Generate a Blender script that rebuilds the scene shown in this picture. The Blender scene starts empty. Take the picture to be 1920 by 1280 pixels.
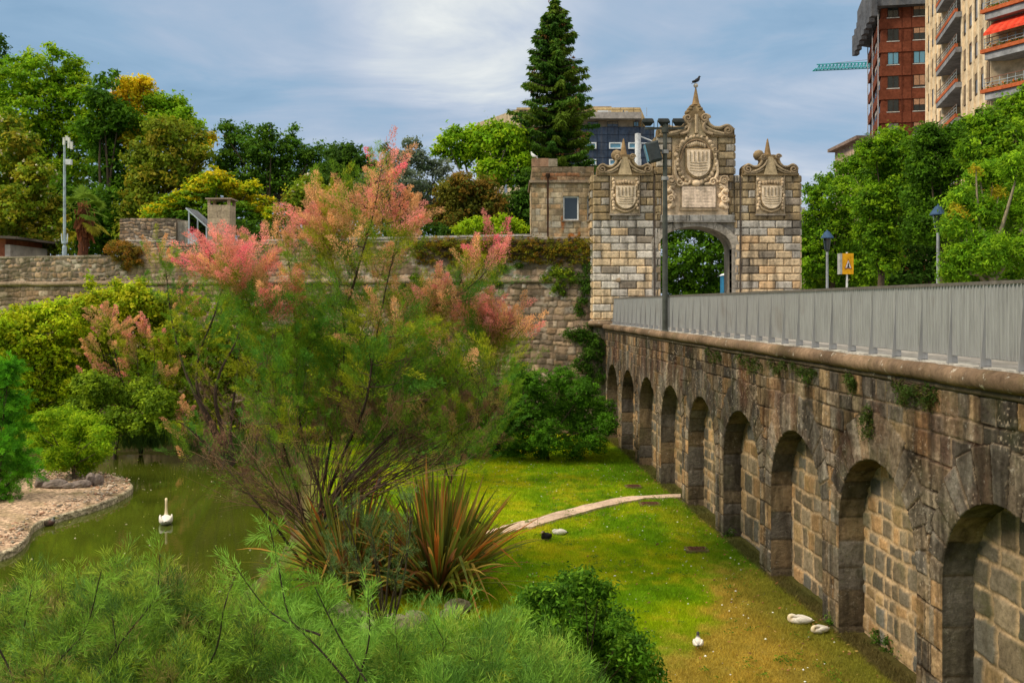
import bpy, math, random
import numpy as np
from mathutils import Vector
rad = math.radians
SC = bpy.context.scene
COL = SC.collection
F = 1750.0; CU = 960.0; HV = 572.0; EYE = 5.05      # focal length in px of the photo, principal column, horizon row, eye height

def at(u, v, Y):
    return np.array([(u-CU)*Y/F, Y, EYE-(v-HV)*Y/F])
def gat(u, v, z=0.0):
    Y = (EYE-z)*F/(v-HV)
    return np.array([(u-CU)*Y/F, Y, z])

# ------------------------------------------------------------ objects
LOC = {}
def tag(o, label=None, cat=None, group=None, kind=None):
    if label: o['label'] = label
    if cat: o['category'] = cat
    if group: o['group'] = group
    if kind: o['kind'] = kind
    return o
def empty(name, loc, label=None, cat=None, group=None):
    o = bpy.data.objects.new(name, None); COL.objects.link(o)
    o.location = [float(a) for a in loc]; LOC[o.name] = np.array(loc, float)
    o.empty_display_size = .2
    return tag(o, label, cat, group)
def mesh_obj(name, V, Fc, mat, parent=None, col=None, smooth=False, origin=None):
    """V in world coordinates; Fc an (n,4) / (n,3) array or a list of polygons."""
    V = np.asarray(V, float)
    if parent is not None: org = LOC[parent.name]
    elif origin is not None: org = np.asarray(origin, float)
    else:
        lo = V.min(0); hi = V.max(0); org = np.array([(lo[0]+hi[0])/2, (lo[1]+hi[1])/2, lo[2]])
    me = bpy.data.meshes.new(name)
    Vl = (V-org).astype(np.float32)
    if isinstance(Fc, np.ndarray):
        n, k = Fc.shape
        me.vertices.add(len(Vl)); me.vertices.foreach_set('co', Vl.ravel())
        me.loops.add(n*k); me.loops.foreach_set('vertex_index', Fc.astype(np.int32).ravel())
        me.polygons.add(n)
        me.polygons.foreach_set('loop_start', np.arange(0, n*k, k, dtype=np.int32))
        me.polygons.foreach_set('loop_total', np.full(n, k, np.int32))
        me.update(calc_edges=True)
    else:
        me.from_pydata(Vl.tolist(), [], Fc); me.update()
    if col is not None:
        a = me.attributes.new('Col', 'FLOAT_COLOR', 'POINT')
        c = np.ones((len(Vl), 4), np.float32); c[:, :3] = col
        a.data.foreach_set('color', c.ravel())
    if smooth: me.polygons.foreach_set('use_smooth', np.ones(len(me.polygons), bool))
    if mat is not None: me.materials.append(mat)
    o = bpy.data.objects.new(name, me); COL.objects.link(o)
    if parent is not None:
        o.parent = parent; LOC[o.name] = LOC[parent.name]
    else:
        o.location = org.tolist(); LOC[o.name] = org
    # parts of parts: children of a mesh share its frame
    return o
class MB:
    def __init__(s): s.v = []; s.f = []; s.c = []; s.cur = (.5, .5, .5)
    def add(s, V, Fc, c=None):
        b = len(s.v); s.v += [tuple(map(float, p)) for p in V]
        s.f += [[b+i for i in f] for f in Fc]
        s.c += [tuple(c or s.cur)]*len(V)
        return s
    def box(s, a, b, c=None):
        x0, y0, z0 = a; x1, y1, z1 = b
        V = [(x, y, z) for x in (x0, x1) for y in (y0, y1) for z in (z0, z1)]
        return s.add(V, [(0,1,3,2),(4,6,7,5),(0,4,5,1),(2,3,7,6),(0,2,6,4),(1,5,7,3)], c)
    def frame(s, O, ex, ey, ez, a, b, ch=0.0, c=None):
        """box from a to b in the local frame O, ex, ey, ez; ch chamfers its -y face (a rusticated stone)"""
        O, ex, ey, ez = [np.asarray(q, float) for q in (O, ex, ey, ez)]
        (x0, y0, z0), (x1, y1, z1) = a, b
        if ch:
            P = [(x0,y1,z0),(x1,y1,z0),(x1,y1,z1),(x0,y1,z1),(x0,y0+ch,z0),(x1,y0+ch,z0),(x1,y0+ch,z1),(x0,y0+ch,z1),
                 (x0+ch,y0,z0+ch),(x1-ch,y0,z0+ch),(x1-ch,y0,z1-ch),(x0+ch,y0,z1-ch)]
            Q = [(3,2,1,0),(0,1,5,4),(1,2,6,5),(2,3,7,6),(3,0,4,7),(4,5,9,8),(5,6,10,9),(6,7,11,10),(7,4,8,11),(8,9,10,11)]
        else:
            P = [(x, y, z) for x in (x0, x1) for y in (y0, y1) for z in (z0, z1)]
            Q = [(0,1,3,2),(4,6,7,5),(0,4,5,1),(2,3,7,6),(0,2,6,4),(1,5,7,3)]
        return s.add([O+ex*p[0]+ey*p[1]+ez*p[2] for p in P], Q, c)
    def prism(s, pts, O, ex, ez, ey, y0, y1, c=None):
        """outline pts (x,z) in plane ex,ez extruded along ey from y0 to y1"""
        O, ex, ey, ez = [np.asarray(q, float) for q in (O, ex, ey, ez)]
        n = len(pts)
        V = [O+ex*p[0]+ez*p[1]+ey*y0 for p in pts]+[O+ex*p[0]+ez*p[1]+ey*y1 for p in pts]
        Fc = [list(range(n)), list(range(2*n-1, n-1, -1))]+[[i, i+n, (i+1) % n+n, (i+1) % n] for i in range(n)]
        return s.add(V, Fc, c)
    def lathe(s, prof, O, n=20, c=None, ax=(0, 0, 1)):
        O = np.asarray(O, float); az = np.asarray(ax, float); az = az/np.linalg.norm(az)
        t = np.array([1., 0, 0]) if abs(az[0]) < .9 else np.array([0, 1., 0])
        a = np.cross(az, t); a /= np.linalg.norm(a); b = np.cross(az, a)
        V = []; Fc = []
        for r, z in prof:
            for k in range(n):
                th = 2*math.pi*k/n; V.append(O+az*z+(a*math.cos(th)+b*math.sin(th))*r)
        for i in range(len(prof)-1):
            for k in range(n):
                Fc.append([i*n+k, i*n+(k+1) % n, (i+1)*n+(k+1) % n, (i+1)*n+k])
        Fc.append(list(range(n))[::-1]); m = (len(prof)-1)*n; Fc.append([m+k for k in range(n)])
        return s.add(V, Fc, c)
    def tube(s, pts, rs, n=8, c=None):
        V, Fc = tube_np(pts, rs, n); return s.add(V, Fc.tolist()+[list(range(n))[::-1], [len(V)-n+k for k in range(n)]], c)
    def build(s, name, mat, parent=None, smooth=False, origin=None):
        return mesh_obj(name, np.array(s.v), s.f, mat, parent, col=np.array(s.c), smooth=smooth, origin=origin)

def tube_np(pts, rs, n=6):
    P = np.asarray(pts, float); m = len(P)
    rs = np.broadcast_to(np.asarray(rs, float), (m,))
    T = np.gradient(P, axis=0); T /= np.linalg.norm(T, axis=1)[:, None]+1e-9
    ref = np.array([.13, .97, .21]) if abs(T[:, 1]).mean() < .8 else np.array([.97, .13, .21])
    A = np.cross(T, ref); A /= np.linalg.norm(A, axis=1)[:, None]+1e-9
    B = np.cross(T, A)
    th = np.arange(n)*2*math.pi/n
    V = P[:, None]+rs[:, None, None]*(A[:, None]*np.cos(th)[None, :, None]+B[:, None]*np.sin(th)[None, :, None])
    i = np.arange(m-1)[:, None]*n; k = np.arange(n)[None]; k2 = (k+1) % n
    Fc = np.stack([i+k, i+k2, i+n+k2, i+n+k], -1).reshape(-1, 4)
    return V.reshape(-1, 3), Fc
class NP:
    """collects numpy quads with colours"""
    def __init__(s): s.v = []; s.f = []; s.c = []; s.n = 0
    def add(s, V, Fc, c):
        s.v.append(V); s.f.append(np.asarray(Fc)+s.n); s.n += len(V)
        c = np.asarray(c, float)
        if c.ndim == 1: c = np.tile(c, (len(V), 1))
        s.c.append(c); return s
    def tube(s, pts, rs, n=5, c=(.1, .07, .05)):
        V, Fc = tube_np(pts, rs, n); return s.add(V, Fc, c)
    def build(s, name, mat, parent=None, smooth=False, origin=None):
        return mesh_obj(name, np.concatenate(s.v), np.concatenate(s.f), mat, parent, col=np.concatenate(s.c), smooth=smooth, origin=origin)

# ------------------------------------------------------------ noise in numpy
def vnoise(x, y, seed=0):
    x = np.asarray(x, float); y = np.asarray(y, float)
    R = np.random.RandomState(seed+7).rand(256, 256)
    xi = np.floor(x).astype(int); yi = np.floor(y).astype(int); fx = x-xi; fy = y-yi
    fx = fx*fx*(3-2*fx); fy = fy*fy*(3-2*fy)
    a = R[xi & 255, yi & 255]; b = R[(xi+1) & 255, yi & 255]; c = R[xi & 255, (yi+1) & 255]; d = R[(xi+1) & 255, (yi+1) & 255]
    return (a*(1-fx)+b*fx)*(1-fy)+(c*(1-fx)+d*fx)*fy
def fbm(x, y, seed=0, o=4):
    s = 0; w = .5; t = 0
    for i in range(o):
        s = s+w*vnoise(x*2**i, y*2**i, seed+i*13); t += w; w *= .5
    return s/t
def sstep(a, b, x):
    t = np.clip((x-a)/(b-a), 0, 1); return t*t*(3-2*t)

# ------------------------------------------------------------ materials
def mat_new(name):
    m = bpy.data.materials.new(name); m.use_nodes = True
    nt = m.node_tree; nt.nodes.clear(); return m, nt, nt.nodes, nt.links
def out(nt, sh):
    o = nt.nodes.new('ShaderNodeOutputMaterial'); nt.links.new(sh, o.inputs[0])
def noise_node(nt, scale, detail=4, vec=None, stretch=None, rough=.55, dist=0):
    n = nt.nodes.new('ShaderNodeTexNoise'); n.inputs['Scale'].default_value = scale
    n.inputs['Detail'].default_value = detail; n.inputs['Roughness'].default_value = rough; n.inputs['Distortion'].default_value = dist
    tc = nt.nodes.new('ShaderNodeTexCoord'); src = tc.outputs['Object']
    if stretch:
        mp = nt.nodes.new('ShaderNodeMapping'); mp.inputs['Scale'].default_value = stretch
        nt.links.new(src, mp.inputs[0]); src = mp.outputs[0]
    nt.links.new(src, n.inputs['Vector']); return n
def ramp(nt, fac, stops):
    r = nt.nodes.new('ShaderNodeValToRGB'); e = r.color_ramp.elements
    while len(e) > 1: e.remove(e[-1])
    e[0].position = stops[0][0]; c = stops[0][1]; e[0].color = (c, c, c, 1) if isinstance(c, (int, float)) else (*c, 1)
    for p, c in stops[1:]:
        q = e.new(p); q.color = (c, c, c, 1) if isinstance(c, (int, float)) else (*c, 1)
    nt.links.new(fac, r.inputs[0]); return r.outputs[0]
def mixc(nt, a, b, fac, mode='MIX'):
    m = nt.nodes.new('ShaderNodeMix'); m.data_type = 'RGBA'; m.blend_type = mode
    for k, v in ((6, a), (7, b), (0, fac)):
        if hasattr(v, 'is_linked'): nt.links.new(v, m.inputs[k])
        elif isinstance(v, (int, float)): m.inputs[k].default_value = v if k == 0 else (v, v, v, 1)
        else: m.inputs[k].default_value = (*v, 1)
    return m.outputs[2]
def bsdf(nt, base, rough=.8, metal=0, spec=.3, bump=None, bstr=.3, bdist=.02):
    p = nt.nodes.new('ShaderNodeBsdfPrincipled')
    if hasattr(base, 'is_linked'): nt.links.new(base, p.inputs['Base Color'])
    else: p.inputs['Base Color'].default_value = (*base, 1)
    if hasattr(rough, 'is_linked'): nt.links.new(rough, p.inputs['Roughness'])
    else: p.inputs['Roughness'].default_value = rough
    p.inputs['Metallic'].default_value = metal; p.inputs['Specular IOR Level'].default_value = spec
    if bump is not None:
        b = nt.nodes.new('ShaderNodeBump'); b.inputs['Strength'].default_value = bstr; b.inputs['Distance'].default_value = bdist
        nt.links.new(bump, b.inputs['Height']); nt.links.new(b.outputs[0], p.inputs['Normal'])
    return p.outputs[0]
def attr(nt):
    a = nt.nodes.new('ShaderNodeAttribute'); a.attribute_name = 'Col'; return a.outputs['Color']
def plain(name, base, rough=.6, metal=0, spec=.4, var=.25, scale=6, bstr=.0):
    m, nt, N, L = mat_new(name)
    n = noise_node(nt, scale, 5)
    f = ramp(nt, n.outputs[0], [(.3, 1-var), (.7, 1+var*.3)])
    c = mixc(nt, base, f, 1.0, 'MULTIPLY')
    out(nt, bsdf(nt, c, rough, metal, spec, n.outputs[0] if bstr else None, bstr)); return m
def leaf_mat(name, trans=.3, rough=.55):
    m, nt, N, L = mat_new(name)
    c = attr(nt)
    p = bsdf(nt, c, rough, 0, .06)
    t = N.new('ShaderNodeBsdfTranslucent'); L.new(c, t.inputs[0])
    x = N.new('ShaderNodeMixShader'); x.inputs[0].default_value = trans
    L.new(p, x.inputs[1]); L.new(t.outputs[0], x.inputs[2]); out(nt, x.outputs[0]); return m
def stone_mat(name, grain=9, streak=.5, dark=(.05, .04, .03), moss=0.0, bstr=.5, lichen=.0, stscale=1.2):
    m, nt, N, L = mat_new(name)
    c = attr(nt)
    g = noise_node(nt, grain, 8, rough=.7)
    c = mixc(nt, c, ramp(nt, g.outputs[0], [(.28, .55), (.5, 1.0), (.75, 1.4)]), 1.0, 'MULTIPLY')
    s = noise_node(nt, stscale, 5, stretch=(1.6, 1.6, .28), rough=.65)
    sf = ramp(nt, s.outputs[0], [(.47, 0), (.68, streak)])
    c = mixc(nt, c, dark, sf)
    b2 = noise_node(nt, .55, 4); c = mixc(nt, c, ramp(nt, b2.outputs[0], [(.3, .75), (.7, 1.2)]), 1.0, 'MULTIPLY')
    if lichen:
        l = noise_node(nt, 5.5, 6, rough=.75); c = mixc(nt, c, (.55, .5, .42), ramp(nt, l.outputs[0], [(.6, 0), (.68, lichen)]))
    if moss:
        l = noise_node(nt, 1.7, 6, rough=.7); c = mixc(nt, c, (.07, .08, .015), ramp(nt, l.outputs[0], [(.52, 0), (.64, moss)]))
    out(nt, bsdf(nt, c, .95, 0, .04, g.outputs[0], bstr, .03)); return m

M = {}
M['leaf'] = leaf_mat('leaf', .42); M['needle'] = leaf_mat('needle', .2, .7); M['petal'] = leaf_mat('petal', .4, .8)
M['bark'] = stone_mat('bark', 14, .3, bstr=.6)
M['bridge'] = stone_mat('bridge_stone', 12, .85, (.03, .024, .018), .18, 1.0, .35, 1.9)
M['infill'] = stone_mat('infill_stone', 16, .55, (.07, .055, .03), .3, .8, .15)
M['rubble'] = stone_mat('rubble_stone', 8, .55, (.07, .055, .035), .25, .6, .45)
M['gate'] = stone_mat('gate_stone', 9, .8, (.085, .07, .055), .05, .9, .25, 2.4)
M['carve'] = stone_mat('carved_stone', 6, .6, (.09, .065, .04), .1, 1.0, .1, 1.6)
M['cornice'] = stone_mat('cornice_stone', 10, .4, (.06, .045, .035), .2, .5, .9)
M['paint'] = stone_mat('painted', 5, .12, (.15, .12, .1), 0, .0)
M['grey'] = plain('galvanised', (.34, .335, .33), .4, .4, .5, .18, 3)
M['dkmetal'] = plain('dark_metal', (.045, .05, .05), .45, .3, .5)
M['white'] = plain('white_paint', (.72, .72, .7), .5, 0, .4, .1)
M['ltgrey'] = plain('pale_grey_metal', (.45, .5, .54), .45, .2, .5, .15)
M['blue'] = plain('blue_paint', (.05, .13, .3), .45, .1, .5, .2)
m, nt, N, L = mat_new('galvanised_streaked'); g = noise_node(nt, 5, 6, stretch=(3, 3, .35), rough=.65); g2 = noise_node(nt, 1.3, 4)
c = mixc(nt, (.37, .365, .36), ramp(nt, g.outputs[0], [(.3, .72), (.55, 1.0), (.75, 1.12)]), 1., 'MULTIPLY'); c = mixc(nt, c, (.20, .15, .11), ramp(nt, g2.outputs[0], [(.60, 0), (.72, .35)]))
out(nt, bsdf(nt, c, .45, .35, .4, g.outputs[0], .05)); M['grey'] = m
M['railtop'] = plain('worn_dark_rail', (.16, .14, .12), .6, .2, .3, .4, 9)
def glass(name, base, rough=.08):
    m, nt, N, L = mat_new(name); out(nt, bsdf(nt, base, rough, 0, .8)); return m
M['glass'] = glass('window_glass', (.02, .03, .035)); M['glassblue'] = glass('blue_glass', (.12, .3, .42), .1)
M['black'] = plain('black_matter', (.02, .02, .022), .6)
# ------------------------------------------------------------ camera, light, sky
cam = bpy.data.cameras.new('camera'); co = bpy.data.objects.new('camera', cam); COL.objects.link(co)
co.location = (0, 0, EYE); co.rotation_euler = (rad(90), 0, 0)
cam.sensor_width = 36; cam.lens = 36*F/1920; cam.shift_y = (HV-640)/1920
cam.clip_start = .1; cam.clip_end = 3000
SC.camera = co
SUN_DIR = Vector((-.80, -.28, .80)).normalized()
su = bpy.data.lights.new('sun', 'SUN'); su.energy = 1.5; su.angle = rad(14); su.color = (1, .89, .70)
so = bpy.data.objects.new('sun', su); COL.objects.link(so)
so.rotation_euler = (-SUN_DIR).to_track_quat('-Z', 'Y').to_euler()
w = bpy.data.worlds.new('World'); SC.world = w; w.use_nodes = True
nt = w.node_tree; N = nt.nodes; L = nt.links; N.clear()
sky = N.new('ShaderNodeTexSky'); sky.sky_type = 'NISHITA'; sky.sun_disc = False
sky.sun_elevation = math.asin(SUN_DIR.z); sky.sun_rotation = math.atan2(SUN_DIR.x, SUN_DIR.y)
sky.altitude = 450; sky.air_density = 1.2; sky.dust_density = .6
tc = N.new('ShaderNodeTexCoord'); sp = N.new('ShaderNodeSeparateXYZ'); L.new(tc.outputs['Generated'], sp.inputs[0])
def wm(op, a, b=0.0, clamp=False):
    m = N.new('ShaderNodeMath'); m.operation = op; m.use_clamp = clamp
    for i, q in enumerate((a, b)):
        if hasattr(q, 'is_linked'): L.new(q, m.inputs[i])
        else: m.inputs[i].default_value = q
    return m.outputs[0]
zz = wm('MAXIMUM', sp.outputs[2], 0.0); den = wm('ADD', zz, .13)
cx = wm('DIVIDE', sp.outputs[0], den); cy = wm('DIVIDE', sp.outputs[1], den)
cb = N.new('ShaderNodeCombineXYZ'); L.new(cx, cb.inputs[0]); L.new(cy, cb.inputs[1])
def wn(scale, detail, seed, rough=.5, dist=0., st=(1, 1, 1)):
    mp = N.new('ShaderNodeMapping'); mp.inputs['Location'].default_value = (seed, seed*1.7, seed*.4); mp.inputs['Scale'].default_value = st
    L.new(cb.outputs[0], mp.inputs[0])
    n = N.new('ShaderNodeTexNoise'); n.inputs['Scale'].default_value = scale; n.inputs['Detail'].default_value = detail
    n.inputs['Roughness'].default_value = rough; n.inputs['Distortion'].default_value = dist
    L.new(mp.outputs[0], n.inputs['Vector']); return n.outputs[0]
n1 = wn(.75, 6, 3.1, .5, .35, (1, .75, 1)); n2 = wn(1.9, 7, 9.4, .58, .6, (.75, 1.0, 1))
mixn = wm('ADD', wm('MULTIPLY', n1, .50), wm('MULTIPLY', n2, .50))
# the bright break in the clouds above the spruce
dp = N.new('ShaderNodeVectorMath'); dp.operation = 'DOT_PRODUCT'
nv = N.new('ShaderNodeVectorMath'); nv.operation = 'NORMALIZE'; L.new(tc.outputs['Generated'], nv.inputs[0]); L.new(nv.outputs[0], dp.inputs[0])
bd = Vector((-95, 1750, 590)).normalized(); dp.inputs[1].default_value = bd
spot = N.new('ShaderNodeMapRange'); spot.interpolation_type = 'SMOOTHERSTEP'
spot.inputs[1].default_value = .984; spot.inputs[2].default_value = 1.0; spot.inputs[3].default_value = 0; spot.inputs[4].default_value = .15
L.new(dp.outputs['Value'], spot.inputs[0])
lf = wm('MULTIPLY', wm('ADD', cx, 1.0), .02)
mixn = wm('ADD', wm('ADD', mixn, spot.outputs[0]), wm('MINIMUM', lf, .06))
K = 5.5      # cloud radiances over the background strength below
def k(c): return tuple(a*K for a in c)
cr = N.new('ShaderNodeValToRGB'); e = cr.color_ramp.elements
SKY = [(.36, (.22, .36, .52)), (.45, (.27, .41, .57)), (.53, (.36, .46, .60)), (.61, (.48, .55, .66)), (.69, (.68, .72, .74)), (.77, (.92, .93, .88))]
e[0].position = SKY[0][0]; e[0].color = (*k(SKY[0][1]), 1); e[1].position = SKY[1][0]; e[1].color = (*k(SKY[1][1]), 1)
for p, c in SKY[2:]:
    q = e.new(p); q.color = (*k(c), 1)
L.new(mixn, cr.inputs[0])
# pale haze low down
hz = N.new('ShaderNodeMapRange'); hz.interpolation_type = 'SMOOTHSTEP'
hz.inputs[1].default_value = .20; hz.inputs[2].default_value = .0; hz.inputs[3].default_value = 0; hz.inputs[4].default_value = .55
L.new(sp.outputs[2], hz.inputs[0])
m1 = N.new('ShaderNodeMix'); m1.data_type = 'RGBA'; L.new(hz.outputs[0], m1.inputs[0]); L.new(cr.outputs[0], m1.inputs[6]); m1.inputs[7].default_value = (*k((.50, .54, .64)), 1)
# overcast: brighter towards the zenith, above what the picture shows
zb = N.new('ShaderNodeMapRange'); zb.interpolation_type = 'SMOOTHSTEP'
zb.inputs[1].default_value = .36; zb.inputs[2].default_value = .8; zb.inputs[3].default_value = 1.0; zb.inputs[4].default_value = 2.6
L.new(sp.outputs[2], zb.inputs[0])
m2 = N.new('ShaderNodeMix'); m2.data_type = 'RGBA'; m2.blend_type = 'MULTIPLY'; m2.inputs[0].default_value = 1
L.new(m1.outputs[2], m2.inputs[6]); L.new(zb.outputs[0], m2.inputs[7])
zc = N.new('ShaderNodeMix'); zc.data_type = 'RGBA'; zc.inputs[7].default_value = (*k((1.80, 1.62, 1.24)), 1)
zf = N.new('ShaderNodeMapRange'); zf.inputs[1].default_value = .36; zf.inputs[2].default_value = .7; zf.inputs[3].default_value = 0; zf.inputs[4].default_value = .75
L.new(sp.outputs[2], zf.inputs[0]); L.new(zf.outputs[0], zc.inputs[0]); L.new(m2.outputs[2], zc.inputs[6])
# thin clouds over the clear sky
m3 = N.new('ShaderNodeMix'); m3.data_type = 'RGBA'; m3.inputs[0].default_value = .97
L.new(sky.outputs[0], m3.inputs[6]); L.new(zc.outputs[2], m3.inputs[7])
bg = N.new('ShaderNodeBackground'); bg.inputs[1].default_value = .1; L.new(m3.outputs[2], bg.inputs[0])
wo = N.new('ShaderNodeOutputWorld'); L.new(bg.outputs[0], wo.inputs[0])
SC.view_settings.view_transform = 'Standard'; SC.view_settings.look = 'None'
SC.view_settings.exposure = 1.0; SC.view_settings.gamma = 1
SC.cycles.max_bounces = 6; SC.cycles.diffuse_bounces = 3; SC.cycles.transmission_bounces = 3; SC.cycles.glossy_bounces = 2
# ------------------------------------------------------------ ground, pond, path
def poly_sd(px, py, poly):
    """signed distance to a polygon, negative inside"""
    d = np.full(px.shape, 1e9); inside = np.zeros(px.shape, bool); n = len(poly)
    for i in range(n):
        x0, y0 = poly[i]; x1, y1 = poly[(i+1) % n]
        ex, ey = x1-x0, y1-y0; t = np.clip(((px-x0)*ex+(py-y0)*ey)/(ex*ex+ey*ey), 0, 1)
        d = np.minimum(d, np.hypot(px-x0-t*ex, py-y0-t*ey))
        c = (y0 > py) != (y1 > py)
        with np.errstate(divide='ignore', invalid='ignore'):
            xi = (x1-x0)*(py-y0)/(y1-y0)+x0
        inside ^= c & (px < xi)
    return np.where(inside, -d, d)
def smooth_poly(P, it=2):
    P = [tuple(p[:2]) for p in P]
    for _ in range(it):
        Q = []
        for i in range(len(P)):
            a = np.array(P[i]); b = np.array(P[(i+1) % len(P)])
            Q += [tuple(a*.75+b*.25), tuple(a*.25+b*.75)]
        P = Q
    return P
WZ = -.22
POND = smooth_poly([gat(u, v, WZ) for u, v in [(-60, 866), (60, 850), (230, 846), (400, 842), (520, 848), (570, 880), (560, 960), (535, 1040), (470, 1100), (390, 1180), (100, 1210), (-300, 1200), (-500, 1000), (-300, 900)]])
ISLE = smooth_poly([gat(u, v, -.1) for u, v in [(254, 911), (238, 926), (180, 950), (112, 968), (62, 984), (54, 1008), (30, 1030), (-10, 1044), (-120, 1070), (-330, 1040), (-260, 930), (-150, 893), (0, 886), (75, 884), (150, 884), (225, 893)]])
R0 = np.random.RandomState(3)
def ground_col(x, y):
    n1 = fbm(x*.35, y*.35, 1); n2 = fbm(x*1.3, y*1.1, 2); n3 = fbm(x*5, y*5, 5)
    g = np.array([.12, .23, .004]); g2 = np.array([.25, .33, .004]); ye = np.array([.38, .30, .012]); br = np.array([.36, .22, .05])
    t = sstep(.36, .62, n1*.6+n2*.4)[..., None]
    c = g*(1-t)+g2*t
    yy = sstep(.47, .68, n2*.4+n3*.35+fbm(x*.5+9, y*.4, 11)*.25)[..., None]*.55
    c = c*(1-yy)+ye*yy
    near = np.exp(-((x-3.2)/1.9)**2-((y-12.4)/2.3)**2)+.75*np.exp(-((x-4.4)/1.0)**2-((y-15.5)/3.4)**2)
    b = (sstep(.42, .66, near*.6+n2*.3+n3*.25)*.75)[..., None]
    c = c*(1-b)+br*b
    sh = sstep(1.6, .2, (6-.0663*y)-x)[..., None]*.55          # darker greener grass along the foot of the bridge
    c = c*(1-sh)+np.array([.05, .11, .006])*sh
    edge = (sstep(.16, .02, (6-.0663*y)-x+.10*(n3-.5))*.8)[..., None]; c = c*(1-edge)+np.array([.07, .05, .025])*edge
    bed = sstep(.9, .0, np.minimum(poly_sd(x, y, POND), 9))[..., None]     # earth shore
    c = c*(1-bed)+np.array([.11, .085, .04])*bed
    return c*(.8+.4*n3[..., None])
def ground_z(x, y):
    sd = poly_sd(x, y, POND)
    z = -sstep(.5, -1.2, sd)*.95+(fbm(x*.5, y*.5, 8)-.5)*.10
    z = z+3.4*sstep(5.2, .2, y)
    return z
def grid(x0, x1, y0, y1, d):
    xs = np.arange(x0, x1+d/2, d); ys = np.arange(y0, y1+d/2, d); X, Y = np.meshgrid(xs, ys)
    ny, nx = X.shape; i = np.arange(ny-1)[:, None]*nx+np.arange(nx-1)[None]
    return X, Y, np.stack([i, i+1, i+1+nx, i+nx], -1).reshape(-1, 4)
m, nt, N, L = mat_new('lawn'); c = attr(nt)
g = noise_node(nt, 26, 6, rough=.75); c = mixc(nt, c, ramp(nt, g.outputs[0], [(.3, .55), (.5, 1), (.7, 1.45)]), 1., 'MULTIPLY')
out(nt, bsdf(nt, c, .95, 0, .05, g.outputs[0], .8, .05)); M['lawn'] = m
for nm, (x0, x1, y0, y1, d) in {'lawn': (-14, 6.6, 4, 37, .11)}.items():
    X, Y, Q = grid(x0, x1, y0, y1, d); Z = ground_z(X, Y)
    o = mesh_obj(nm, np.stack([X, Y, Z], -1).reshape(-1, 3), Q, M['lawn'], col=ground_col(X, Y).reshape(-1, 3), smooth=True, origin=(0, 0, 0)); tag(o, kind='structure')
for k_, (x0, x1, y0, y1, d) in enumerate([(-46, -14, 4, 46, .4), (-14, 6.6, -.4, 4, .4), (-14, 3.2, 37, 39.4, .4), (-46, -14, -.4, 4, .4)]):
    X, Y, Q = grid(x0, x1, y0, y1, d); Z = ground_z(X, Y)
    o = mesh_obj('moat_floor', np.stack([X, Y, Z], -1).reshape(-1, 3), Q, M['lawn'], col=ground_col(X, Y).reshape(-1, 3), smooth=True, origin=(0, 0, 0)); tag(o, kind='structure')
m, nt, N, L = mat_new('park_ground'); g = noise_node(nt, .8, 6); g2 = noise_node(nt, 12, 5)
out(nt, bsdf(nt, mixc(nt, ramp(nt, g.outputs[0], [(.35, (.045, .06, .012)), (.65, (.10, .09, .05))]), ramp(nt, g2.outputs[0], [(.3, .7), (.7, 1.2)]), 1., 'MULTIPLY'), .95, 0, .05, g2.outputs[0], .4)); M['park'] = m
def slab(name, rects, z, mat):
    b = MB()
    for x0, x1, y0, y1 in rects: b.add([(x0, y0, z), (x1, y0, z), (x1, y1, z), (x0, y1, z)], [(0, 1, 2, 3)])
    return tag(b.build(name, mat, origin=(0, 0, 0)), kind='structure')
slab('ground', [(-1500, 1500, -600, -.4), (-1500, -46, -.4, 46), (6.6, 1500, -.4, 46), (-1500, 1500, 46, 2500)], 3.4, M['park'])
# street level right of and behind the bridge
m, nt, N, L = mat_new('paving'); g = noise_node(nt, 3, 6)
out(nt, bsdf(nt, ramp(nt, g.outputs[0], [(.3, (.16, .15, .14)), (.7, (.27, .26, .24))]), .9, 0, .2, g.outputs[0], .2)); M['paving'] = m
b = MB(); b.box((12.6, -20, 3.2), (140, 300, 4.28)); b.box((3.3, 36.3, -1), (12.6, 300, 4.30)); tag(b.build('street', M['paving'], origin=(0, 0, 0)), kind='structure')
# pond
m, nt, N, L = mat_new('pond_water')
g = noise_node(nt, 2.2, 3, stretch=(1, 2.2, 1)); g2 = noise_node(nt, .25, 4)
c = ramp(nt, g2.outputs[0], [(.3, (.036, .048, .005)), (.7, (.066, .080, .007))])
out(nt, bsdf(nt, c, .05, 0, .4, g.outputs[0], .035, .05)); M['water'] = m
ws = slab('water', [(-30, -3.0, 6, 36)], WZ, M['water'])
# gravel spit with a kerb of mortared stone
def spit():
    P = np.array(ISLE); cx_, cy_ = P.mean(0); n = len(P); rings = [(1.0, -.6), (1.0, -.08), (.985, -.06), (.95, -.05), (.8, 0), (.5, .05), (.2, .06)]
    V = []; C = []
    for s_, z in rings:
        for p in P:
            q = np.array([cx_, cy_])+(p-[cx_, cy_])*s_
            V.append((q[0], q[1], z)); 
            C.append((.36, .30, .20) if s_ > .97 else (.44, .30, .20))
    Fc = [[i*n+k_, i*n+(k_+1) % n, (i+1)*n+(k_+1) % n, (i+1)*n+k_] for i in range(len(rings)-1) for k_ in range(n)]
    Fc.append([(len(rings)-1)*n+k_ for k_ in range(n)])
    return np.array(V), Fc, np.array(C)
V, Fc, C = spit()
m, nt, N, L = mat_new('gravel'); c = attr(nt)
v_ = N.new('ShaderNodeTexVoronoi'); v_.inputs['Scale'].default_value = 16
tcn = N.new('ShaderNodeTexCoord'); L.new(tcn.outputs['Object'], v_.inputs['Vector'])
c = mixc(nt, c, ramp(nt, v_.outputs['Color'], [(.1, .45), (.5, 1.0), (.9, 1.7)]), 1., 'MULTIPLY')
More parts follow.
